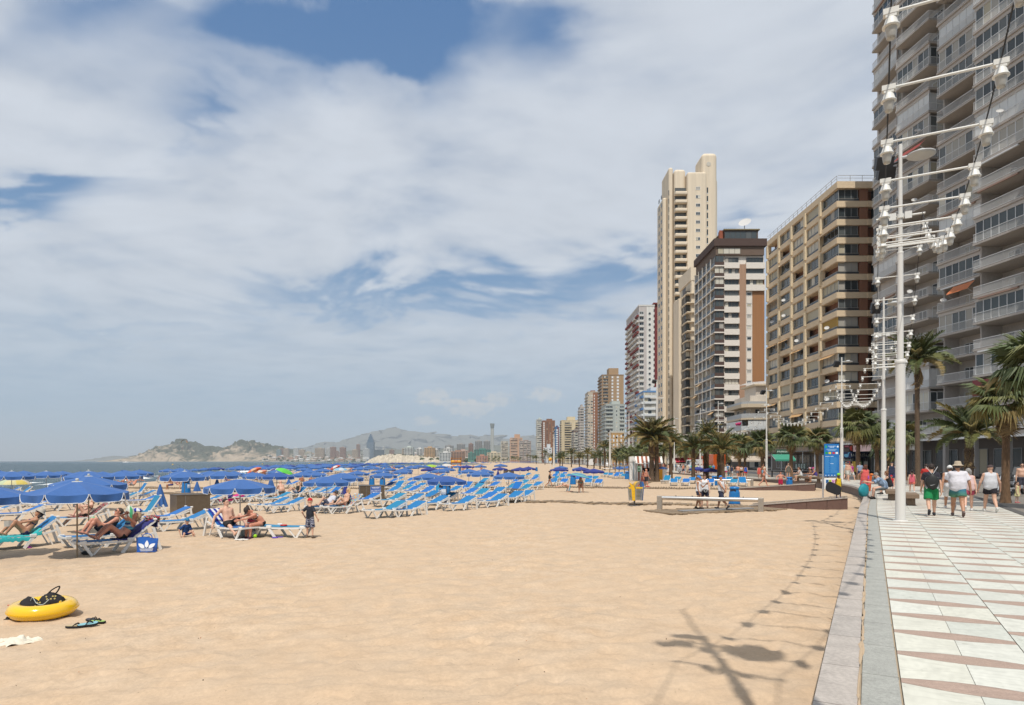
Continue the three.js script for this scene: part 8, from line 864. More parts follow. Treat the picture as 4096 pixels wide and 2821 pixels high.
{ const p = boyBag.position, fw = V(Math.sin(along + 0.05), 0, Math.cos(along + 0.05)), b = thing('drawstring_bag', 'black drawstring bag with grey edges on the back of the dark T-shirt', 'bag', [p.x - fw.x * 0.19, p.y + 0.21, p.z - fw.z * 0.19], along + 0.05); const g = new THREE.SphereGeometry(0.2, 22, 16); { const q = g.attributes.position; for (let i = 0; i < q.count; i++) { const y = q.getY(i), w = 1 - 0.35 * sstep(0.02, 0.2, y); q.setXYZ(i, q.getX(i) * w * 0.95, y * 1.25, q.getZ(i) * 0.42); } g.computeVertexNormals(); } part('sack', g, mat([0.012, 0.012, 0.012], { roughness: 0.55 }), b); for (const s of [-1, 1]) { part('side_panel', (() => { const q = new THREE.SphereGeometry(0.1, 12, 8, 0, Math.PI); q.scale(0.5, 1.9, 0.5); return q; })(), mat([0.33, 0.34, 0.35], { roughness: 0.6 }), b, s * 0.15, -0.05, -0.01); part('cord', bar(V(s * 0.02, 0.24, -0.05), V(s * 0.16, 0.46, 0.1), 0.008), mat([0.5, 0.5, 0.5]), b); }
const s = new THREE.Shape(); s.moveTo(-0.07, 0); s.quadraticCurveTo(-0.05, -0.035, 0.08, 0.03); s.quadraticCurveTo(-0.04, -0.012, -0.07, 0); part('curved_mark', new THREE.ExtrudeGeometry(s, { depth: 0.003, bevelEnabled: false }).rotateY(Math.PI), mat([0.6, 0.6, 0.6]), b, 0, -0.12, -0.083); }
[[3392, 1926, 'bare-chested person with dark cap near the navy shop sign', { H: 1.75, fat: 0.5, yaw: 0.2, skin: SK.fair, cap: [0.02, 0.025, 0.06], wear: [{ k: 'shorts', c: [0.5, 0.48, 0.42], len: 0.8 }] }], [3407, 1922, 'person in magenta top beside the bare-chested one', { sex: 'f', H: 1.6, yaw: 0.3, hair: ['bob', [0.12, 0.06, 0.03]], wear: [{ k: 'tee', c: [0.36, 0.03, 0.2] }, { k: 'shorts', c: [0.6, 0.58, 0.55], len: 0.9 }] }], [3384, 1921, 'person in pale blue T-shirt by the shop racks', { H: 1.72, yaw: 2.6, hair: ['short', [0.2, 0.16, 0.12]], wear: [{ k: 'tee', c: [0.28, 0.5, 0.62] }, { k: 'shorts', c: [0.3, 0.3, 0.25], len: 0.8 }] }], [3440, 1921, 'person in checked shirt half hidden behind the coral dress', { H: 1.7, yaw: 2.8, hair: ['short', [0.1, 0.07, 0.05]], wear: [{ k: 'tee', c: [0.25, 0.3, 0.4] }, { k: 'shorts', c: [0.05, 0.06, 0.16], len: 0.8 }] }],
[3154, 1913, 'person in black bandeau and patterned skirt on the promenade', { sex: 'f', H: 1.68, fat: 0.25, yaw: 0.1, skin: SK.fair, hair: ['bun', [0.05, 0.03, 0.025]], shades: true, pose: { ...stand, l: { p: 5, ab: 30, el: 15 }, r: { p: 5, ab: 30, el: 15 } }, wear: [{ k: 'bra', c: [0.012, 0.012, 0.012] }, { k: 'dress', c: [0.1, 0.09, 0.075], len: 0.5, m: cloth([0.12, 0.11, 0.09]) }] }], [2902, 1899, 'person in white top and pink shorts at the left of the strollers', { sex: 'f', H: 1.7, yaw: 2.9, wear: [{ k: 'tank', c: [0.62, 0.6, 0.6] }, { k: 'shorts', c: [0.6, 0.04, 0.2], len: 0.5 }], hair: ['bob', [0.35, 0.25, 0.12]] }], [2915, 1900, 'small child in turquoise walking with the strollers', { kid: true, H: 0.98, yaw: 2.9, cap: [0.3, 0.03, 0.08], wear: [{ k: 'tee', c: [0.15, 0.2, 0.24] }, { k: 'shorts', c: [0.02, 0.42, 0.5], len: 1 }] }], [2927, 1902, 'person in navy vest and white shorts among the strollers', { H: 1.7, yaw: 2.8, hair: ['short', [0.15, 0.13, 0.11]], wear: [{ k: 'tank', c: [0.03, 0.04, 0.08] }, { k: 'shorts', c: [0.5, 0.5, 0.5], len: 0.75 }] }], [2952, 1904, 'bare-backed person in grey shorts among the strollers', { H: 1.72, fat: 0.3, yaw: 2.9, skin: SK.red, hair: ['short', [0.03, 0.02, 0.02]], wear: [{ k: 'shorts', c: [0.12, 0.13, 0.17], len: 0.65 }] }], [2966, 1906, 'person in white cropped top and black shorts among the strollers', { sex: 'f', H: 1.68, yaw: 2.8, skin: SK.tan, hair: ['tail', [0.01, 0.008, 0.008]], wear: [{ k: 'bra', c: [0.6, 0.6, 0.6], lo: 0.2, hi: 0.42 }, { k: 'shorts', c: [0.015, 0.015, 0.015], len: 0.35 }] }], [2983, 1907, 'person in red shorts with a blue backpack strolling', { sex: 'f', H: 1.6, yaw: 2.9, hair: ['tail', [0.02, 0.012, 0.01]], wear: [{ k: 'tank', c: [0.02, 0.08, 0.36] }, { k: 'shorts', c: [0.55, 0.02, 0.03], len: 0.45 }] }], [3037, 1907, 'person in coral red dress strolling by the bollards', { sex: 'f', H: 1.55, fat: 0.4, yaw: 2.7, hair: ['bob', [0.04, 0.03, 0.03]], wear: [{ k: 'dress', c: [0.55, 0.1, 0.08], len: 0.75 }] }], [3053, 1908, 'person in blue patterned shorts beside the slim lamp post', { H: 1.75, yaw: 0.4, skin: SK.brown, hair: ['short', [0.02, 0.015, 0.012]], wear: [{ k: 'shorts', c: [0.16, 0.36, 0.5], len: 0.7 }] }]
].forEach(([px, py, label, o], i) => onProm(px, py, { label, pose: walk(i % 2), cell: 0.027, ...o }));
[[2675, 1887, 'bare-chested person in white shorts beyond the kiosk palms', SK.fair, null, [0.6, 0.6, 0.6]], [2733, 1887, 'bare-backed person in navy shorts near the parked car', SK.red, null, [0.02, 0.025, 0.06]], [2750, 1890, 'person in beige dress near the parked car', SK.fair, [0.5, 0.4, 0.3], [0.5, 0.4, 0.3]], [2767, 1889, 'person in turquoise top by the dark parasols', SK.fair, [0.03, 0.42, 0.45], [0.03, 0.36, 0.42]], [2784, 1887, 'person in lime vest behind the navy parasol', SK.tan, [0.5, 0.55, 0.2], [0.4, 0.08, 0.06]], [2807, 1885, 'person in white shirt behind the lamp post', SK.fair, [0.55, 0.57, 0.62], [0.2, 0.24, 0.32]], [2841, 1886, 'person in green dress by the orange lorry', SK.tan, [0.05, 0.2, 0.08], [0.05, 0.2, 0.08]], [2854, 1887, 'person in sky blue shirt by the orange lorry', SK.fair, [0.10, 0.32, 0.6], [0.1, 0.2, 0.4]], [2792, 1888, 'person in pale shirt far behind the navy parasol', SK.fair, [0.5, 0.5, 0.55], [0.2, 0.2, 0.2]]].forEach(([px, py, label, skin, top, bot], i) => { const d = 105, x = (px - CX) / F * d; person({ label, x, y: -0.35, z: -d, H: 1.72, sex: i > 1 && i < 4 ? 'f' : 'm', yaw: i % 2 ? 0.3 : 2.9, skin, pose: walk(i % 2), hair: ['short', [0.06, 0.04, 0.03]], wear: [...(top ? [{ k: 'tee', c: top }] : []), { k: 'shorts', c: bot, len: 0.8 }], cell: 0.034 }); });
{ const sb = (px, py, d, o) => { const x = (px - CX) / F * d; return person({ x, y: promLevel(-d) + 0.45, z: -d, yaw: -1.6, cell: 0.024, ...o, pose: { ...sit, root: 0.1, ...(o.pose ?? {}) } }); }; sb(3203, 0, 57, { label: 'seated person in white vest looking towards the sea', sex: 'f', H: 1.62, fat: 0.3, skin: SK.fair, hair: ['long', [0.12, 0.05, 0.025]], wear: [{ k: 'tank', c: [0.6, 0.6, 0.59] }, { k: 'shorts', c: [0.35, 0.33, 0.24], len: 0.9 }] }); sb(3247, 0, 55, { label: 'seated person with pale pink headscarf and white shorts', sex: 'f', H: 1.6, fat: 0.35, skin: SK.brown, hair: ['bun', [0.5, 0.32, 0.36]], wear: [{ k: 'tank', c: [0.2, 0.13, 0.09] }, { k: 'shorts', c: [0.58, 0.57, 0.57], len: 0.9 }] }); sb(3262, 0, 54, { label: 'seated person in purple vest and magenta cap', H: 1.66, fat: 0.4, skin: SK.tan, cap: [0.35, 0.03, 0.16], wear: [{ k: 'tank', c: [0.06, 0.04, 0.2] }, { k: 'shorts', c: [0.4, 0.37, 0.3], len: 0.9 }] }); }
person({ label: 'person in black bikini striding up the far ramp', x: 20.6, y: -0.31, z: -54.6, H: 1.66, sex: 'f', fat: 0.2, yaw: 1.2, skin: SK.red, pose: { ...walk(1), lean: 8, r: { p: 30, ab: 8, el: 20 } }, hair: ['bob', [0.5, 0.42, 0.3]], wear: [{ k: 'bra', c: [0.012, 0.012, 0.012] }, { k: 'brief', c: [0.012, 0.012, 0.012] }] });
person({ label: 'bare-chested boy in crimson shorts leaning towards a blue bin', x: 22.1, y: SANDY, z: -54.9, H: 1.5, fat: 0.35, yaw: 0, skin: SK.red, pose: { ...stand, l: { p: 15, ab: 55, el: 15 }, r: { p: 20, ab: 60, el: 20 } }, hair: ['short', [0.03, 0.02, 0.02]], wear: [{ k: 'shorts', c: [0.5, 0.012, 0.07], len: 0.95 }] });
const whiteV = [0.66, 0.66, 0.67], navyS = [0.022, 0.028, 0.06];
{ const p = V(9.05, SANDY + 0.06, -32.2); person({ label: 'person in white vest and blue cap standing sideways behind the wash rail', x: 8.95, y: p.y, z: -32.0, H: 1.62, sex: 'f', fat: 0.1, yaw: 1.0, skin: SK.tan, pose: { ...stand, R: { th: 10, kn: 4, ab: 3 }, L: { th: -8, kn: 8, ab: 3 }, r: { p: 5, ab: 8, el: 15 }, l: { p: 30, ab: 10, el: 100, in: 0.3 }, look: 10, head: 10 }, cap: [0.01, 0.16, 0.5], hair: ['tail', [0.2, 0.11, 0.05]], wear: [{ k: 'tank', c: whiteV, strap: 1 }, { k: 'shorts', c: navyS, len: 0.45 }], shoes: [0.03, 0.025, 0.02], cell: 0.018 });
person({ label: 'person in white vest with bum bag looking down, middle of the trio', x: 9.5, y: p.y, z: -32.9, H: 1.66, sex: 'f', fat: 0.3, yaw: -0.25, skin: SK.pale, pose: { ...stand, head: 25, r: { p: 8, ab: 12, el: 20 }, l: { p: 10, ab: 12, el: 30 } }, hair: ['bun', [0.06, 0.03, 0.02]], wear: [{ k: 'tank', c: whiteV, strap: 1 }, { k: 'shorts', c: navyS, len: 0.75 }], shoes: [0.2, 0.12, 0.08], cell: 0.018 });
person({ label: 'person in white vest and blue cap with hands clasped behind the back', x: 9.95, y: p.y, z: -31.7, H: 1.66, fat: 0.25, yaw: -2.4, skin: SK.tan, pose: { ...walk(0), look: -30, head: 12, l: { t: [0.06, 0.02, -0.22], pole: [1, 0, -0.6] }, r: { t: [-0.02, 0.0, -0.22], pole: [-1, 0, -0.6] } }, cap: [0.01, 0.16, 0.5], wear: [{ k: 'tank', c: whiteV, strap: 1 }, { k: 'shorts', c: navyS, len: 0.75 }], shoes: [0.03, 0.03, 0.035], cell: 0.018 });
const b = thing('bum_bag', 'black and white bum bag at the waist of the middle person', 'bag', [9.47, p.y + 0.83, -32.72], -0.25); part('pouch', new THREE.SphereGeometry(0.13, 14, 10).scale(1, 0.75, 0.5), mat([0.012, 0.012, 0.013]), b); part('label_patch', new THREE.TorusGeometry(0.06, 0.01, 5, 16).scale(1.2, 0.9, 1), mat([0.6, 0.6, 0.6]), b, 0.02, 0, 0.06); }
onSand(2571, 1947, { label: 'person in striped purple dress walking past the kiosk', sex: 'f', H: 1.62, fat: 0.3, yaw: 0.9, skin: SK.brown, pose: walk(1), hair: ['bob', [0.08, 0.04, 0.025]], wear: [{ k: 'dress', m: texMat(print(64, (u, v) => (Math.floor(v * 14) % 3 === 0 ? [0.75, 0.45, 0.15] : Math.floor(v * 14) % 3 === 1 ? [0.35, 0.12, 0.38] : [0.5, 0.12, 0.2])), [0.7, 0.7, 0.7], 0.9), len: 0.8 }], shoes: [0.55, 0.02, 0.06] });
onSand(2584, 1949, { label: 'bald bare-chested person in black shorts walking past the kiosk', H: 1.72, fat: 0.3, yaw: 0.9, skin: SK.red, pose: walk(0), wear: [{ k: 'shorts', c: [0.02, 0.02, 0.025], len: 0.85 }], shoes: [0.5, 0.02, 0.03] });
onSand(2199, 1948, { label: 'person in black swimsuit standing by the loungers', sex: 'f', H: 1.55, fat: 0.35, yaw: 1.4, skin: SK.tan, pose: { ...walk(0), r: { p: 30, ab: 8, el: 40 } }, hair: ['bun', [0.012, 0.009, 0.008]], wear: [{ k: 'suit', c: [0.012, 0.011, 0.012] }] });
onSand(2276, 1968, { label: 'kneeling person in white cap and pale blue shorts digging', H: 1.68, fat: 0.3, yaw: -1.2, skin: SK.pale, pose: { root: 0.42, lean: 72, hk: 0.8, L: { th: 20, kn: 110, ab: 5 }, R: { th: 12, kn: 105, ab: 5 }, l: { p: 75, ab: 5, el: 5 }, r: { p: 70, ab: 5, el: 5 } }, cap: [0.62, 0.6, 0.56], wear: [{ k: 'shorts', c: [0.22, 0.42, 0.5], len: 0.9 }] });
onSand(2322, 1971, { label: 'dark haired person in teal bikini seated under the striped umbrella', sex: 'f', H: 1.6, fat: 0.4, yaw: 0, skin: SK.brown, pose: { ...sit, root: 0.5 }, hair: ['bob', [0.012, 0.01, 0.01]], wear: [{ k: 'bra', c: [0.02, 0.2, 0.2] }, { k: 'brief', c: [0.02, 0.12, 0.12] }] });
const onLounger = (l, o, dx = 0.06) => { const a = l.rotation.y, c = Math.cos(a), s = -Math.sin(a); return person({ x: l.position.x + c * dx, y: l.position.y + 0.35, z: l.position.z + s * dx, yaw: -(Math.PI / 2 - a), cell: 0.018, ...o, pose: { ...o.pose, root: o.root ?? 0.115 } }); };
onLounger(LN.woman, { label: 'sunbather in beige sun hat and dark patterned bikini holding a book', sex: 'f', H: 1.66, fat: 0.15, skin: SK.tan, pose: { ...lie(-42, 52, 46), l: { t: [0.1, 0.26, 0.34] }, r: { t: [-0.08, 0.26, 0.34] }, head: -8 }, bucket: [0.42, 0.38, 0.32], hair: ['bob', [0.03, 0.02, 0.018]], shades: true, wear: [{ k: 'bra', c: [0.06, 0.05, 0.11] }, { k: 'brief', c: [0.04, 0.025, 0.09] }] }, 0.1);
onLounger(LN.man, { label: 'sunbather in black shorts and sunglasses with knees up in the shade', H: 1.76, fat: 0.35, skin: SK.red, pose: { ...lie(-45, 55, 50), l: { t: [0.02, 0.22, 0.2] }, r: { t: [-0.04, 0.22, 0.2] } }, hair: ['short', [0.06, 0.04, 0.03]], shades: true, wear: [{ k: 'tank', c: [0.012, 0.012, 0.015], hem: 0.02 }, { k: 'shorts', c: [0.012, 0.012, 0.015], len: 0.55, flare: 0.035 }] }, 0.08);
onLounger(LN.front, { label: 'sunbather in striped bikini top and black briefs with arms over the face', sex: 'f', H: 1.68, fat: 0.3, skin: SK.red, pose: { ...lie(-46, 42, 40), l: { t: [0.04, 0.58, -0.12], pole: [0.6, 0.6, 0.8] }, r: { t: [-0.02, 0.6, -0.14], pole: [-0.6, 0.6, 0.8] } }, hair: ['bob', [0.35, 0.24, 0.14]], wear: [{ k: 'bra', m: texMat(print(64, (u, v) => { const q = Math.floor(v * 22) % 4; return [[0.2, 0.5, 0.65], [0.75, 0.8, 0.8], [0.12, 0.25, 0.5], [0.45, 0.7, 0.72]][q]; }), [0.8, 0.8, 0.8], 0.8), lo: 0.2, hi: 0.4 }, { k: 'brief', c: [0.012, 0.012, 0.013] }] }, 0.1);
onLounger(LN.floral, { label: 'reclining person in black bikini reading on the flowered towel', sex: 'f', H: 1.68, fat: 0.2, skin: SK.pale, pose: { ...lie(-40, 60, 0), R: { th: 72, kn: 30, ab: 22 }, l: { t: [0.1, 0.33, 0.3] }, r: { t: [-0.06, 0.33, 0.3] }, head: -5 }, hair: ['bob', [0.2, 0.1, 0.04]], shades: true, wear: [{ k: 'bra', c: [0.012, 0.012, 0.013] }, { k: 'brief', c: [0.012, 0.012, 0.013] }] });
onLounger(LN.dad, { label: 'bare-chested person in black shorts sitting up on a lounger', H: 1.78, fat: 0.05, skin: SK.pale, pose: { lean: -22, curl: 6, hk: 0.2, look: 8, L: { th: 128, kn: 85, ab: 10 }, R: { th: 80, kn: 18, ab: 24 }, l: { p: 5, ab: 18, el: 20 }, r: { t: [-0.42, -0.06, -0.24], pole: [-0.4, 0, -1] } }, hair: ['short', [0.02, 0.014, 0.011]], wear: [{ k: 'shorts', c: [0.012, 0.012, 0.013], len: 0.85, flare: 0.03 }], cell: 0.016 }, 0.12);
{ const l = LN.mum.position; person({ label: 'person in dotted bikini bending forward on the flat lounger', x: l.x - 0.62, y: l.y + 0.36, z: l.z + 0.05, H: 1.66, sex: 'f', fat: 0.12, yaw: -0.75, skin: SK.red, pose: { root: 0.11, lean: 30, curl: 28, hk: 0.55, head: 22, L: { th: 86, kn: 84, ab: 4 }, R: { th: 84, kn: 80, ab: 4 }, l: { p: 70, ab: 6, el: 12 }, r: { p: 78, ab: 6, el: 10 } }, hair: ['bun', [0.045, 0.02, 0.012]], cap: [0.03, 0.02, 0.018], shades: true, wear: [{ k: 'bra', m: texMat(print(64, (u, v) => (Math.hypot((u * 6) % 1 - 0.5, (v * 6) % 1 - 0.5) < 0.26 ? [0.85, 0.82, 0.8] : [0.08, 0.07, 0.07])), [0.8, 0.8, 0.8], 0.8) }, { k: 'brief', m: texMat(print(64, (u, v) => (Math.hypot((u * 6) % 1 - 0.5, (v * 6) % 1 - 0.5) < 0.26 ? [0.8, 0.78, 0.76] : [0.09, 0.08, 0.08])), [0.8, 0.8, 0.8], 0.8) }], shoes: [0.06, 0.01, 0.025], cell: 0.016 }); }
onSand(1240, 2152, { label: 'boy in red cap and navy rash top with sandy seat', H: 1.30, kid: true, fat: 0.05, yaw: Math.PI - 0.35, skin: SK.pale, pose: { ...stand, L: { th: 2, kn: 2, ab: 7 }, R: { th: -2, kn: 2, ab: 7 }, l: { p: -18, ab: 42, el: 62, in: 0.2 }, r: { p: -14, ab: 30, el: 40 }, look: 30 }, cap: [0.50, 0.01, 0.014], capBack: false, wear: [{ k: 'tee', c: [0.016, 0.02, 0.036], sleeve: 0.75, m: texMat(print(64, (u, v) => [0.13, 0.15, 0.2]), [0.8, 0.8, 0.8], 0.8) }, { k: 'shorts', m: texMat(print(128, (u, v) => { const q = n2(u * 22, v * 22) + 0.5 * n2b(u * 40, v * 40), s = Math.hypot((u - 0.98) * 1.0, v) ; return q > 0.25 ? [0.78, 0.78, 0.8] : q > -0.1 ? [0.2, 0.24, 0.45] : [0.08, 0.09, 0.18]; }), [0.75, 0.75, 0.75], 0.85), len: 1.02, flare: 0.05, e: 0.018 }], shoes: [0.12, 0.085, 0.06], cell: 0.016 });
onSand(742, 2147, { label: 'small boy in blue cap and rash suit sitting on the sand', H: 1.12, kid: true, fat: 0.05, yaw: 0.9, skin: SK.pale, pose: { root: 0.1, lean: 4, curl: 16, look: 10, L: { th: 112, kn: 118, ab: 16 }, R: { th: 100, kn: 112, ab: 24 }, l: { p: 20, ab: 10, el: 40 }, r: { t: [-0.28, -0.06, 0.05], pole: [-1, 0.2, -0.4] } }, cap: [0.02, 0.16, 0.30], visor: [0.01, 0.05, 0.12], wear: [{ k: 'tee', c: [0.008, 0.045, 0.17], sleeve: 0.85 }, { k: 'shorts', c: [0.012, 0.02, 0.13], len: 0.85 }], shoes: [0.16, 0.09, 0.045], cell: 0.016 });
onLounger(LN.shadeMan, { label: 'person in white T-shirt and sun hat dozing in parasol shade', H: 1.7, fat: 0.35, skin: SK.fair, pose: { ...lie(-48, 50, 0), l: { p: 30, ab: 12, el: 40, in: 0.4 } }, bucket: [0.05, 0.05, 0.05], wear: [{ k: 'tee', c: [0.55, 0.56, 0.62] }, { k: 'shorts', c: [0.12, 0.13, 0.18], len: 0.8 }] });
onLounger(LN.shadeWoman, { label: 'blonde person in black dotted swimsuit seated in parasol shade', sex: 'f', H: 1.64, fat: 0.45, skin: SK.fair, pose: { ...lie(-22, 42, 0), lean: -20 }, hair: ['bob', [0.5, 0.34, 0.15]], shades: true, wear: [{ k: 'suit', m: texMat(print(64, (u, v) => (Math.hypot((u * 7) % 1 - 0.5, (v * 7) % 1 - 0.5) < 0.18 ? [0.8, 0.78, 0.76] : [0.1, 0.09, 0.09])), [0.7, 0.7, 0.7], 0.8) }] }, 0.15);
onLounger(LN.tattoo, { label: 'person in black top lying with an arm behind the head', sex: 'f', H: 1.66, fat: 0.2, skin: SK.fair, pose: { ...lie(-45, 40, 45), r: { t: [0, 0.62, -0.25], pole: [-1, 0.5, 0.4] } }, hair: ['long', [0.02, 0.014, 0.01]], wear: [{ k: 'tank', c: [0.014, 0.014, 0.015] }, { k: 'shorts', c: [0.45, 0.45, 0.47], len: 0.45 }], cell: 0.02 });
onSand(1128, 1998, { label: 'bald person with back tattoo sitting in the shade', H: 1.74, fat: 0.4, yaw: -2.2, skin: SK.pale, pose: { ...sit, root: 0.5, look: 30 }, wear: [{ k: 'shorts', c: [0.12, 0.12, 0.13], len: 0.85 }], cell: 0.02 });
{ const l = LN.dress.position; person({ label: 'person in blue spotted swim dress sitting on the pink towel', x: l.x + 0.15, y: l.y + 0.37, z: l.z + 0.2, H: 1.62, sex: 'f', fat: 0.4, yaw: -0.9, skin: SK.fair, pose: { ...sit, root: 0.1, lean: 22 }, wear: [{ k: 'dress', m: texMat(print(64, (u, v) => (Math.hypot((u * 8) % 1 - 0.5, (v * 8) % 1 - 0.5) < 0.22 ? [0.7, 0.75, 0.9] : [0.12, 0.13, 0.6])), [0.7, 0.7, 0.7], 0.85), len: 0.45 }], hair: ['bob', [0.3, 0.2, 0.12]], cell: 0.02 }); }

// ---------- benches, notice board, towels, bags, vehicles, crowd ----------
const benchM = texMat(speckle(0.60, 0.53, 0.46, 0.16, 161), [0.62, 0.57, 0.52], 0.9);
function bench(label, x, z, y, ry) { const t = thing('stone_bench', label, 'bench', [x, y, z], ry); part('seat', rbox(0.52, 0.17, 1.9, 0.02, 0, 0.375, 0), benchM, t); for (const s of [-0.55, 0.55]) part('leg', lathe([[0.15, 0], [0.14, 0.3], [0, 0.3]], 16), benchM, t, 0, 0, s); }
const kerbTurn = Math.atan2(-0.471, 0.882);
bench('stone bench partly hidden by the nearest lamp post', 16.0, -26.8, 0, kerbTurn); bench('stone bench under the person in the striped shirt', 17.25, -30.3, 0, kerbTurn); bench('stone bench under the person in white vest', 24.75, -57, 0, 0.3); bench('stone bench under the pair with headscarf and cap', 24.6, -54.4, 0, 0.3);
(function board() {
const d = 36, X = (p) => (p - CX) / F * d, Y = (p) => EYE + (HY - p) / F * d, t = thing('notice_board', 'blue beach notice board with flags over a white BENIDORM panel', 'notice board', [X(3326), 0, -d], -0.1);
const tx = canvasTex(512, 1160, (c) => { c.fillStyle = '#1c6fb4'; c.fillRect(0, 0, 512, 1160); c.fillStyle = '#e8f1f8'; c.textAlign = 'center'; c.font = 'bold 40px sans-serif'; c.fillText('PLAYA DE LEVANTE', 262, 100, 260); c.fillText('BENIDORM', 262, 136, 150); c.fillStyle = '#37a86b'; c.fillRect(36, 64, 56, 80); c.fillStyle = '#dfe8ee'; c.beginPath(); c.arc(462, 100, 34, 0, 7); c.fill(); c.fillStyle = '#b9d3e8'; for (let i = 0; i < 3; i++) c.fillRect(66 + i * 30, 188 + i * 26, 380 - i * 60, 9); [['#2d9a3f', 36], ['#e3d22c', 150], ['#c22f38', 280], ['#e7eaec', 390]].forEach(([q, x]) => { c.fillStyle = q; c.fillRect(x, 292, 84, 70); }); c.fillStyle = '#dfeaf3'; c.fillRect(30, 440, 160, 14); c.fillRect(210, 440, 110, 14); c.fillRect(210, 700, 110, 12); c.fillStyle = '#5fa3d4'; for (let i = 0; i < 34; i++) { c.fillRect(30, 474 + i * 17, 120 + (i * 37) % 46, 5); c.fillRect(212, 474 + i * 17, 170 + (i * 53) % 110, 5); } c.fillStyle = '#d6e4ef'; for (const x of [30, 130, 240, 340, 450]) c.fillRect(x, 1110, 44, 24); });
const tb = canvasTex(512, 370, (c) => { c.fillStyle = '#e6e6e3'; c.fillRect(0, 0, 512, 370); 'BENIDORM'.split('').forEach((q, i) => { const x = 56 + (i % 4) * 102, y = 62 + Math.floor(i / 4) * 124; c.fillStyle = ['#1f6fb0', '#c9d23a', '#d7a3cf', '#c73a35', '#d9b58a', '#3f9fd0', '#b8d13c', '#c6332f'][i]; c.fillRect(x, y, 94, 116); c.fillStyle = ['#12224a', '#4b7a2a', '#8a3a8a', '#f0ece4', '#e8e0d4', '#1d1b22', '#3a7a35', '#f0c93a'][i]; c.font = 'bold 104px serif'; c.textAlign = 'center'; c.fillText(q, x + 47, y + 94, 84); }); });
const W = X(3355) - X(3298), pan = (n, tex, y0, y1, c) => part(n, box(W, y0 - y1, 0.03), [mat(c), mat(c), mat(c), mat(c), mat('#ffffff', { map: tex, roughness: 0.45 }), mat(c)], t, 0, (y0 + y1) / 2, 0.03);
pan('blue_panel', tx, Y(1776), Y(1906), '#1c6fb4'); pan('name_panel', tb, Y(1912), Y(1957), '#d9d9d6'); for (const s of [-1, 1]) part('post', mg([bar(V(s * (W / 2 + 0.05), SANDY - 0.3, 0), V(s * (W / 2 + 0.05), Y(1821), 0), 0.04, 0.04, 12), ...[0.2, 0.9, 1.6].map((y) => cyl(0.047, 0.047, 0.06, 12, s * (W / 2 + 0.05), y, 0))]), galvM, t);
})();
function towel(label, l, m, o = {}) { const t = thing('towel', label, 'towel', [l.position.x, l.position.y, l.position.z], l.rotation.y), a = o.a ?? 0.68, hw = o.hw ?? 0.31, u0 = o.u0 ?? -0.3, u1 = o.u1 ?? 0.85, off = 0.014; part('cloth', grid(40, 12, (u, v) => { const s = lerp(u0, u1, u), z = lerp(-hw, hw, v) * (1 + 0.05 * n2(s * 6, 1)) + (o.dz ?? 0), over = Math.max(0, Math.abs(z) - 0.325), w = off + 0.008 * n2(s * 9, v * 5), zz = Math.sign(z) * (Math.min(Math.abs(z), 0.345)); let x, y; if (s < 0.2) { x = s; y = 0.35 + w; } else if (s < 1.04) { x = 0.2 + Math.cos(a) * (s - 0.2) - Math.sin(a) * w; y = 0.35 + Math.sin(a) * (s - 0.2) + Math.cos(a) * w; } else { x = 0.2 + Math.cos(a) * 0.86 + 0.03; y = 0.36 + Math.sin(a) * 0.84 - (s - 1.04); } return [x, y - over * 1.6, zz]; }, (u, v) => [u * 2, v]), m, t); return t; }
const stripeT = (f) => texMat(print(128, f), [0.8, 0.8, 0.8], 0.95);
towel('turquoise towel spread under the sunbather in the sun hat', LN.woman, cloth([0.03, 0.45, 0.46]), { u0: -0.75, u1: 0.5, hw: 0.42 }); towel('navy towel draped over the frontmost backrest', LN.front, cloth([0.012, 0.016, 0.16]), { u0: -0.1, u1: 1.3, hw: 0.34 });
const floralT = stripeT((u, v) => { const q = n2(u * 9, v * 9), r = n2b(u * 13, v * 13); return q > 0.3 ? [0.75, 0.15, 0.28] : r > 0.35 ? [0.85, 0.8, 0.75] : r < -0.4 ? [0.2, 0.35, 0.15] : [0.12, 0.06, 0.08]; });
towel('dark flowered towel under the reading person in black bikini', LN.floral, floralT, { u0: -0.5, u1: 1.12, hw: 0.33 }); towel('blue and white striped towel behind the bare-chested person', LN.dad, stripeT((u, v) => (Math.floor(v * 6) % 2 ? [0.9, 0.9, 0.9] : [0.14, 0.2, 0.6])), { u0: 0.3, u1: 1.1, hw: 0.26 }); towel('bright pink towel under the blue spotted swim dress', LN.dress, cloth([0.62, 0.015, 0.2]), { u0: -0.7, u1: 0.9, hw: 0.46, a: 0.4 }); towel('zebra striped towel behind the sleeper in sun hat', LN.shadeMan, stripeT((u, v) => (Math.sin(u * 40 + 3 * n2(u * 6, v * 6)) > 0 ? [0.85, 0.84, 0.82] : [0.07, 0.07, 0.07])), { u0: 0.2, u1: 1.25, hw: 0.34 }); towel('colourful flowered towel behind the blonde person', LN.shadeWoman, stripeT((u, v) => { const q = n2(u * 7, v * 7), r = n2b(u * 7, v * 7); return q > 0.3 ? [0.85, 0.3, 0.25] : r > 0.3 ? [0.85, 0.75, 0.25] : [0.4, 0.7, 0.8]; }), { u0: -0.2, u1: 1.2, hw: 0.38 });
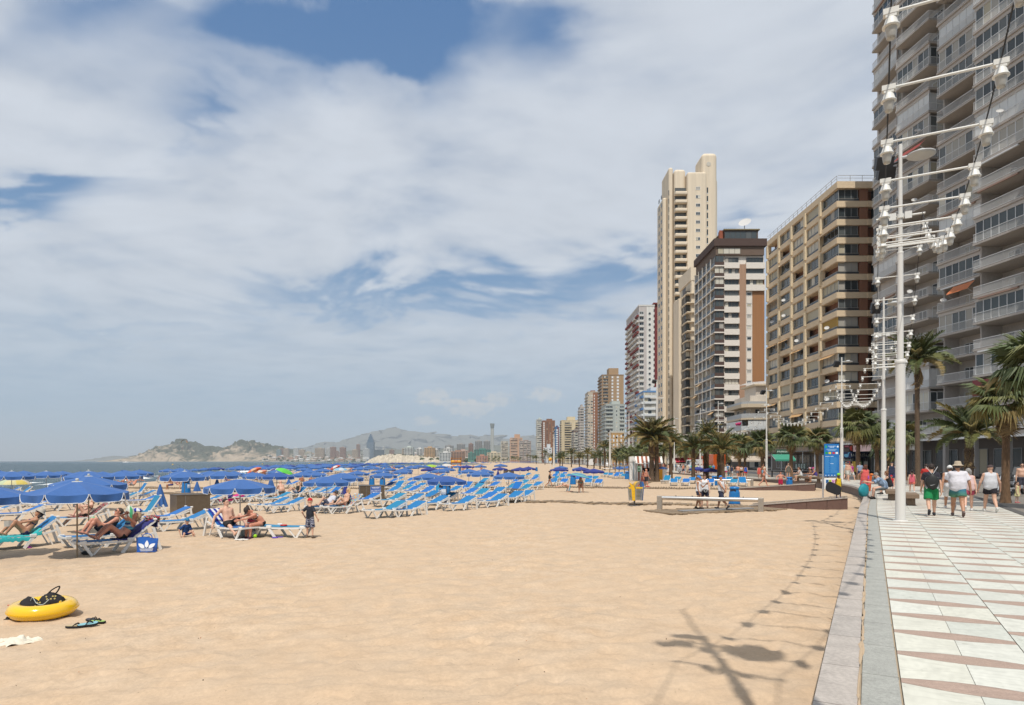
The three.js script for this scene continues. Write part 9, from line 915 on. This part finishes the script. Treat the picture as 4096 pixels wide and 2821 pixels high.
function lump(name, label, cat, px, py, r, m, o = {}) { const p = px?.isVector3 ? px : S(px, py), g = new THREE.SphereGeometry(1, 18, 14), q = g.attributes.position; for (let i = 0; i < q.count; i++) { const k = 1 + (o.n ?? 0.16) * n3(q.getX(i) * 2.3 + p.x, q.getY(i) * 2.3, q.getZ(i) * 2.3); q.setXYZ(i, q.getX(i) * k * r[0], Math.max(q.getY(i) * k, -0.8) * r[1], q.getZ(i) * k * r[2]); } g.computeVertexNormals(); const t = thing(name, label, cat, [p.x, p.y + (o.up ?? 0), p.z], o.ry ?? 0); part('sack', g, m, t, 0, r[1] * 0.8, 0); if (o.handle) part('handle', new THREE.TorusGeometry(r[0] * 0.55, 0.012, 5, 16, Math.PI), m, t, 0, r[1] * 1.5, 0); return t; }
lump('green_bag', 'pale green carrier bag beside the flowered towel', 'bag', 368, 2100, [0.16, 0.22, 0.12], mat([0.16, 0.42, 0.22], { roughness: 0.5 }), { handle: true }); lump('grey_bag', 'grey and pale blue beach bag between the two parents', 'bag', 993, 2146, [0.26, 0.2, 0.16], mat([0.3, 0.38, 0.4], { roughness: 0.8 }), { handle: true }); lump('plastic_bag', 'crumpled white plastic bag by the grey beach bag', 'bag', 1012, 2149, [0.13, 0.11, 0.1], mat([0.6, 0.62, 0.62], { roughness: 0.4 }), { n: 0.3 }); lump('red_bundle', 'dark red bundle of clothes behind the dotted bikini', 'clothes', 1012, 2124, [0.2, 0.14, 0.14], mat([0.22, 0.015, 0.04], { roughness: 0.9 }), { up: 0.3 }); lump('patterned_bundle', 'purple and yellow bundle of cloth on the frontmost backrest', 'clothes', V(LN.front.position.x + 0.62, LN.front.position.y + 0.74, LN.front.position.z - 0.6), 0, [0.2, 0.12, 0.14], floralT, { n: 0.3 }); lump('pale_cushion', 'white and green beach cushion behind the shaded head', 'cushion', V(LN.man.position.x + 0.55, LN.man.position.y + 0.62, LN.man.position.z - 0.5), 0, [0.26, 0.3, 0.1], stripeT((u, v) => (Math.floor(u * 8) % 3 ? [0.85, 0.85, 0.8] : [0.3, 0.65, 0.45])), { ry: -0.7 }); lump('striped_bundle', 'rolled blue and white towel on the teal lounger', 'towel', V(S(545, 2080).x, S(545, 2080).y + 0.36, S(545, 2080).z), 0, [0.24, 0.1, 0.16], stripeT((u, v) => (Math.floor(u * 10) % 2 ? [0.88, 0.88, 0.9] : [0.15, 0.2, 0.6])), { n: 0.3 }); lump('dark_shoes', 'dark shoes heaped by the green bag', 'shoes', 400, 2101, [0.2, 0.06, 0.1], mat([0.02, 0.02, 0.022])); lump('black_shoes', 'black shoes under the frontmost lounger', 'shoes', 345, 2214, [0.14, 0.06, 0.09], mat([0.02, 0.02, 0.02]));
(function toteBag() { const p = S(588, 2212), t = thing('tote_bag', 'glossy blue tote bag with a white three-leaf emblem', 'bag', [p.x, p.y, p.z], 0.12), W = 0.56, H = 0.38, b = mat([0.01, 0.10, 0.42], { roughness: 0.25, clearcoat: 0.6 }); for (const s of [-1, 1]) part('side', grid(14, 8, (u, v) => [lerp(-W / 2, W / 2, u) * (0.86 + 0.14 * v), v * H * (1 + 0.06 * Math.sin(u * 5)), s * (0.11 * (1 - v * 0.75) * Math.sin(Math.PI * (0.08 + 0.84 * u)) + 0.012 * n2(u * 5, v * 4 + s))]), b, t); part('base', rbox(W * 0.84, 0.02, 0.2, 0.008, 0, 0.012, 0), b, t);
const leaf = new THREE.Shape(); leaf.moveTo(0, 0); leaf.bezierCurveTo(-0.07, 0.05, -0.06, 0.13, 0, 0.2); leaf.bezierCurveTo(0.06, 0.13, 0.07, 0.05, 0, 0); const lg = new THREE.ExtrudeGeometry(leaf, { depth: 0.004, bevelEnabled: false }), w = mat([0.72, 0.74, 0.78], { roughness: 0.4 }); for (const [a, x] of [[0, 0.03], [0.95, -0.02], [-0.95, 0.08]]) { const q = part('emblem_leaf', lg, w, t, x, 0.12, 0.118); q.rotation.set(-0.2, 0, a); } for (let i = 0; i < 3; i++) part('emblem_stripe', box(0.34 - i * 0.02, 0.012, 0.004), w, t, 0.03, 0.095 - i * 0.026, 0.122); part('handle', new THREE.TorusGeometry(0.13, 0.012, 5, 18, Math.PI), b, t, 0, H - 0.02, 0); })();
{ const toy = (name, label, px, py, g, c, up = 0) => { const p = px?.isVector3 ? px : S(px, py); single(name, label, 'toy', g, mat(c, { roughness: 0.4 }), [p.x, p.y + up, p.z]); }; toy('green_ball', 'lime green toy ball at the feet of the dotted bikini', 1020, 2152, new THREE.SphereGeometry(0.06, 14, 10), [0.3, 0.62, 0.01], 0.06); toy('toy_spade', 'blue and purple toy spade by the flat lounger', 1100, 2154, mg([box(0.16, 0.03, 0.1), bar(V(0.06, 0.01, 0), V(0.26, 0.02, 0.05), 0.014)]), [0.12, 0.06, 0.5], 0.02); toy('toy_rake', 'orange toy rake beside the spade', 1108, 2148, mg([box(0.06, 0.04, 0.08), bar(V(0, 0.02, 0), V(-0.12, 0.03, 0.06), 0.012)]), [0.65, 0.18, 0.02], 0.02); toy('white_float_board', 'small white foam board in front of the seated parent', 966, 2158, mg([rbox(0.42, 0.035, 0.12, 0.015), rbox(0.14, 0.05, 0.2, 0.02)]), [0.68, 0.67, 0.64], 0.02); toy('red_frisbee', 'red frisbee lying on the flat lounger', V(LN.mum.position.x + 0.05, LN.mum.position.y + 0.37, LN.mum.position.z - 0.12), 0, lathe([[0, 0.015], [0.1, 0.015], [0.115, 0], [0.11, -0.012]], 20), [0.5, 0.01, 0.01], 0.0); toy('purple_slipper', 'purple slipper on the sand in front of the reading sunbather', 112, 2189, mg([rbox(0.2, 0.03, 0.08, 0.012), new THREE.TorusGeometry(0.035, 0.014, 6, 12, Math.PI).rotateY(1.57).translate(0.03, 0.02, 0)]), [0.25, 0.02, 0.22], 0.015); }
{ const q = LN.woman.position, b = thing('open_book', 'small pale book held by the sunbather in the sun hat', 'book', [q.x - 0.12, q.y + 0.72, q.z + 0.32], 0.8); for (const s of [-1, 1]) part('page_half', box(0.11, 0.16, 0.012, s * 0.055, 0, 0, s * 0.25), mat([0.5, 0.47, 0.42]), b); const r = LN.floral.position, c = thing('held_book', 'dark book held up on the flowered towel', 'book', [r.x - 0.1, r.y + 0.83, r.z + 0.22], 0.8); for (const s of [-1, 1]) part('cover_half', box(0.12, 0.18, 0.014, s * 0.06, 0, 0, s * 0.25), mat([0.14, 0.15, 0.16]), c); }
function car(label, x, z, ry, c, k = 1, o = {}) { const t = thing(o.name ?? 'parked_car', label, o.cat ?? 'car', [x, -0.33, z], ry), m = mat(c, { roughness: 0.25, clearcoat: 0.8 }), pr = o.pr ?? [[-2.1, 0.3], [-2.1, 0.75], [-1.3, 0.9], [-0.7, 1.4], [0.9, 1.42], [1.7, 0.95], [2.1, 0.85], [2.1, 0.3]], gl = o.gl ?? [[-1.1, 0.95], [-0.62, 1.32], [0.82, 1.34], [1.45, 0.98]], ex = (q, d, b) => { const g = new THREE.ExtrudeGeometry(new THREE.Shape(q.map((p) => new THREE.Vector2(p[0] * k, p[1] * k))), { depth: d, bevelEnabled: b, bevelSize: 0.06, bevelThickness: 0.06, bevelSegments: 2 }); g.translate(0, 0, -d / 2); return g; }; part('body', ex(pr, 1.55 * k, true), m, t); part('side_glass', ex(gl, 1.70 * k, false), glass[1], t); for (const x1 of [-1.35, 1.35]) for (const s of [-1, 1]) { const w = new THREE.Group(); w.name = 'wheel'; w.position.set(x1 * k, 0.32 * k, s * 0.76 * k); t.add(w); M('tyre', new THREE.TorusGeometry(0.25 * k, 0.09 * k, 8, 18), blackM, w); M('rim', cyl(0.18 * k, 0.18 * k, 0.06, 14).rotateX(Math.PI / 2), galvM, w); } for (const s of [-1, 1]) part('headlight', rbox(0.06, 0.14, 0.3, 0.02, -2.12 * k, 0.66 * k, s * 0.55 * k), W_l, t); return t; }
const W_l = mat([0.7, 0.7, 0.68], { roughness: 0.2 }), cx = (px, d) => (px - CX) / F * d;
car('silver car parked beyond the navy parasols', cx(2752, 118), -118, -1.2, [0.4, 0.42, 0.43]); car('white van behind the palms by the shops', cx(2790, 132), -132, -1.3, [0.66, 0.66, 0.65], 1.35, { name: 'white_van', cat: 'van', pr: [[-2, 0.3], [-2, 0.9], [-1.6, 1.7], [2, 1.75], [2, 0.3]], gl: [[-1.75, 1.0], [-1.5, 1.6], [-0.8, 1.6], [-0.8, 1.0]] }); car('orange lorry partly hidden by palms', cx(2848, 128), -128, -1.4, [0.5, 0.09, 0.015], 1.5, { name: 'orange_lorry', cat: 'lorry', pr: [[-2, 0.3], [-2, 2.0], [-1.0, 2.0], [-0.95, 1.2], [-0.6, 1.2], [-0.6, 2.2], [2, 2.2], [2, 0.3]], gl: [[-1.9, 1.2], [-1.85, 1.85], [-1.15, 1.85], [-1.15, 1.2]] }); car('white car far along the road', cx(2430, 250), -250, -1.5, [0.65, 0.65, 0.65]); car('white coach far along the road', cx(2360, 290), -290, -1.5, [0.66, 0.66, 0.66], 1.5, { name: 'coach', cat: 'coach', pr: [[-2.6, 0.3], [-2.6, 1.9], [2.6, 2.0], [2.6, 0.3]], gl: [[-2.5, 1.1], [-2.5, 1.7], [2.4, 1.7], [2.4, 1.1]] });
function moto(label, px, py, ry) { const p = G(px, py, 0), t = thing('motorcycle', label, 'motorcycle', [p.x, 0, p.z], ry); for (const x of [-0.68, 0.68]) { const w = new THREE.Group(); w.name = 'wheel'; w.position.set(x, 0.31, 0); t.add(w); M('tyre', new THREE.TorusGeometry(0.25, 0.07, 8, 20), blackM, w); M('hub', cyl(0.09, 0.09, 0.1, 10).rotateX(Math.PI / 2).translate(0, 0, -0.05), galvM, w); } part('tank', new THREE.SphereGeometry(0.25, 14, 10).scale(1.3, 0.7, 0.75), mat([0.05, 0.012, 0.014], { roughness: 0.2, clearcoat: 1 }), t, -0.12, 0.85, 0); part('seat', rbox(0.75, 0.12, 0.28, 0.05, 0.42, 0.8, 0), blackM, t); part('engine', rbox(0.5, 0.4, 0.34, 0.06, 0, 0.5, 0), galvM, t); part('fork', mg([bar(V(-0.68, 0.31, 0.1), V(-0.42, 1.02, 0.1), 0.03), bar(V(-0.68, 0.31, -0.1), V(-0.42, 1.02, -0.1), 0.03)]), galvM, t); part('handlebar', bar(V(-0.36, 1.1, -0.4), V(-0.36, 1.1, 0.4), 0.02), blackM, t); part('windscreen', grid(6, 4, (u, v) => [-0.5 + v * 0.16, 1.05 + v * 0.4, (u - 0.5) * 0.42 * (1 - v * 0.3)]), mat([0.5, 0.5, 0.5], { roughness: 0.1, transmission: 0.8 }), t); part('headlamp', new THREE.SphereGeometry(0.11, 12, 8), W_l, t, -0.6, 0.92, 0); part('exhaust', bar(V(0.0, 0.35, 0.2), V(0.9, 0.4, 0.24), 0.05), galvM, t); }
moto('dark motorcycle parked behind the bare palm trunk', 4012, 1985, 0.5); moto('second motorcycle at the right edge by the child', 4078, 1978, 0.7);
for (let i = 0; i < 9; i++) { const p = PT(S0 + 60 + i * 4.2, 5.4); single('bollard', 'dark metal bollard in the row beside the road', 'bollard', lathe([[0.11, 0], [0.09, 0.75], [0.1, 0.78], [0.06, 0.86], [0, 0.87]], 12), mat([0.04, 0.04, 0.042], { roughness: 0.5 }), [p.x, p.y, p.z], 0, 'bollards beside the road'); }
{ const aw = (label, px, py, d, w, c) => { const p = At(px, py, d), t = thing('shop_awning', label, 'awning', [p.x, p.y, p.z]); part('canopy', grid(8, 3, (u, v) => [(u - 0.5) * w, -v * 0.9, v * 1.6]), cloth(c), t); part('fringe', grid(8, 1, (u, v) => [(u - 0.5) * w, -0.9 - v * 0.3, 1.6]), cloth(c), t); part('arm', mg([bar(V(-w / 2, -0.2, 0), V(-w / 2, -0.9, 1.6), 0.03), bar(V(w / 2, -0.2, 0), V(w / 2, -0.9, 1.6), 0.03)]), frameM.w, t); }; aw('red café awning left of the white van', 2733, 1832, 150, 4, [0.45, 0.02, 0.04]); aw('second red café awning beside the first', 2752, 1831, 150, 4.4, [0.45, 0.02, 0.04]); aw('cream restaurant awning before the low cream block', 2985, 1825, 140, 7, [0.5, 0.42, 0.34]); aw('green awning of the newspaper shop', 3128, 1818, 118, 3.6, [0.05, 0.3, 0.2]); aw('cream awning at the left of the café', 2700, 1834, 150, 4, [0.5, 0.46, 0.4]);
const nb = (label, name, cat, px, py, d, w, h, draw) => { const p = At(px, py, d), t = thing(name, label, cat, [p.x, p.y, p.z], 0.05); part('panel', box(w, h, 0.08), [mat('#333'), mat('#333'), mat('#333'), mat('#333'), mat('#ffffff', { map: canvasTex(256, 128, draw), roughness: 0.7 }), mat('#333')], t); part('bracket', bar(V(0, -h / 2 - 1.2, -0.05), V(0, -h / 2, -0.05), 0.04), blackM, t); }; nb('green shop sign reading PRENSA', 'press_sign', 'sign', 3130, 1807, 118.5, 2.2, 0.75, (c) => { c.fillStyle = '#235544'; c.fillRect(0, 0, 256, 128); c.fillStyle = '#d8ded4'; c.font = 'bold 60px sans-serif'; c.fillText('PRENSA', 12, 86, 232); }); nb('black menu board with chalk columns before the terrace', 'menu_board', 'menu board', 3203, 1866, 72, 1.3, 0.62, (c) => { c.fillStyle = '#16201f'; c.fillRect(0, 0, 256, 128); c.fillStyle = '#9fb0b5'; for (let k = 0; k < 4; k++) for (let i = 0; i < 8; i++) c.fillRect(14 + k * 58, 14 + i * 13, 22 + (i * 7 + k * 5) % 18, 4); }); }
(function crowd() {
const r = rngOf(171), W = (c) => [{ k: 'shorts', c, len: 0.7 }], protos = [{ skin: SK.tan, pose: { ...sit, root: 0.5 }, wear: W([0.03, 0.04, 0.2]), hair: ['short', [0.03, 0.02, 0.02]] }, { sex: 'f', skin: SK.fair, pose: { ...sit, root: 0.5 }, wear: [{ k: 'suit', c: [0.3, 0.02, 0.1] }], hair: ['bob', [0.2, 0.12, 0.06]] }, { skin: SK.red, fat: 0.4, pose: { ...lie(-40, 40, 0), root: 0.47 }, wear: W([0.3, 0.3, 0.32]), hair: ['short', [0.1, 0.08, 0.06]] }, { sex: 'f', skin: SK.tan, pose: { ...lie(-38, 0, 45), root: 0.47 }, wear: [{ k: 'bra', c: [0.45, 0.03, 0.2] }, { k: 'brief', c: [0.45, 0.03, 0.2] }], hair: ['long', [0.05, 0.03, 0.02]] }, { skin: SK.fair, fat: 0.3, pose: stand, wear: W([0.02, 0.12, 0.3]), hair: ['short', [0.05, 0.03, 0.02]] }, { sex: 'f', skin: SK.red, pose: walk(1), wear: [{ k: 'bra', c: [0.02, 0.02, 0.02] }, { k: 'brief', c: [0.02, 0.02, 0.02] }], hair: ['bun', [0.06, 0.04, 0.02]] }, { skin: SK.tan, pose: walk(0), wear: [{ k: 'tee', c: [0.6, 0.6, 0.6] }, ...W([0.1, 0.15, 0.25])], hair: ['short', [0.03, 0.02, 0.02]] }, { sex: 'f', skin: SK.fair, pose: walk(1), wear: [{ k: 'dress', c: [0.5, 0.12, 0.1], len: 0.7 }], hair: ['long', [0.1, 0.05, 0.03]] }, { skin: SK.fair, pose: walk(1), wear: [{ k: 'tee', c: [0.08, 0.25, 0.45] }, ...W([0.4, 0.38, 0.3])], cap: [0.5, 0.5, 0.48] }].map((o) => { const p = person({ label: 'x', x: 0, y: 0, z: 0, H: 1.7, cell: 0.036, ...o }); scene.remove(p); return p; });
const put = (i, x, y, z, ry, label, group) => { const p = protos[i], q = p.clone(); q.name = numbered('person'); q.position.set(x, y + p.oy, z); q.rotation.y = ry; q.userData = { label, category: 'person', group }; scene.add(q); };
for (let i = 0; i < 84; i++) { const px = i < 64 ? 10 + r() * 1480 : 1500 + r() * 560, y = px > 1500 ? 1868 + r() * 40 : lerp(1960, 1884, Math.pow(r(), 0.7)) - (px > 900 ? 12 : 0), p = S(px, y), k = r() < 0.72 ? Math.floor(r() * 4) : 4 + Math.floor(r() * 2); put(k, p.x, p.y, p.z, r() * 6.28, k < 2 ? 'person sitting among the rows of parasols' : k < 4 ? 'person lying back among the rows of parasols' : 'person standing among the rows of parasols', k < 2 ? 'sitters under the parasols' : k < 4 ? 'sunbathers under the parasols' : 'people standing under the parasols'); }
for (let i = 0; i < 46; i++) { const p = PT(S0 + 95 + r() * 200, 1 + r() * 7), k = 4 + Math.floor(r() * 5); put(k, p.x, p.y, p.z, r() < 0.5 ? 0.1 : 3.1, 'tiny person strolling on the far promenade', 'strollers on the far promenade'); }
protos.forEach(() => {});
})();
// ---------- members of small groups are told apart by their order ----------
{ const gs = new Map(); for (const o of scene.children) { const g = o.userData?.group; if (g) gs.set(g, [...(gs.get(g) ?? []), o]); }
for (const l of gs.values()) { const by = new Map(); for (const o of l) by.set(o.userData.label, [...(by.get(o.userData.label) ?? []), o]); for (const [label, q] of by) if (q.length > 1 && q.length < 42) { q.sort((a, b) => a.position.x / -a.position.z - b.position.x / -b.position.z).forEach((o, i) => { const n = i + 1, e = n % 100 > 10 && n % 100 < 14 ? 'th' : ['th', 'st', 'nd', 'rd'][n % 10] ?? 'th'; o.userData.label = `${label}, ${n}${e} from the left`; }); } } }
renderer.render(scene, camera);
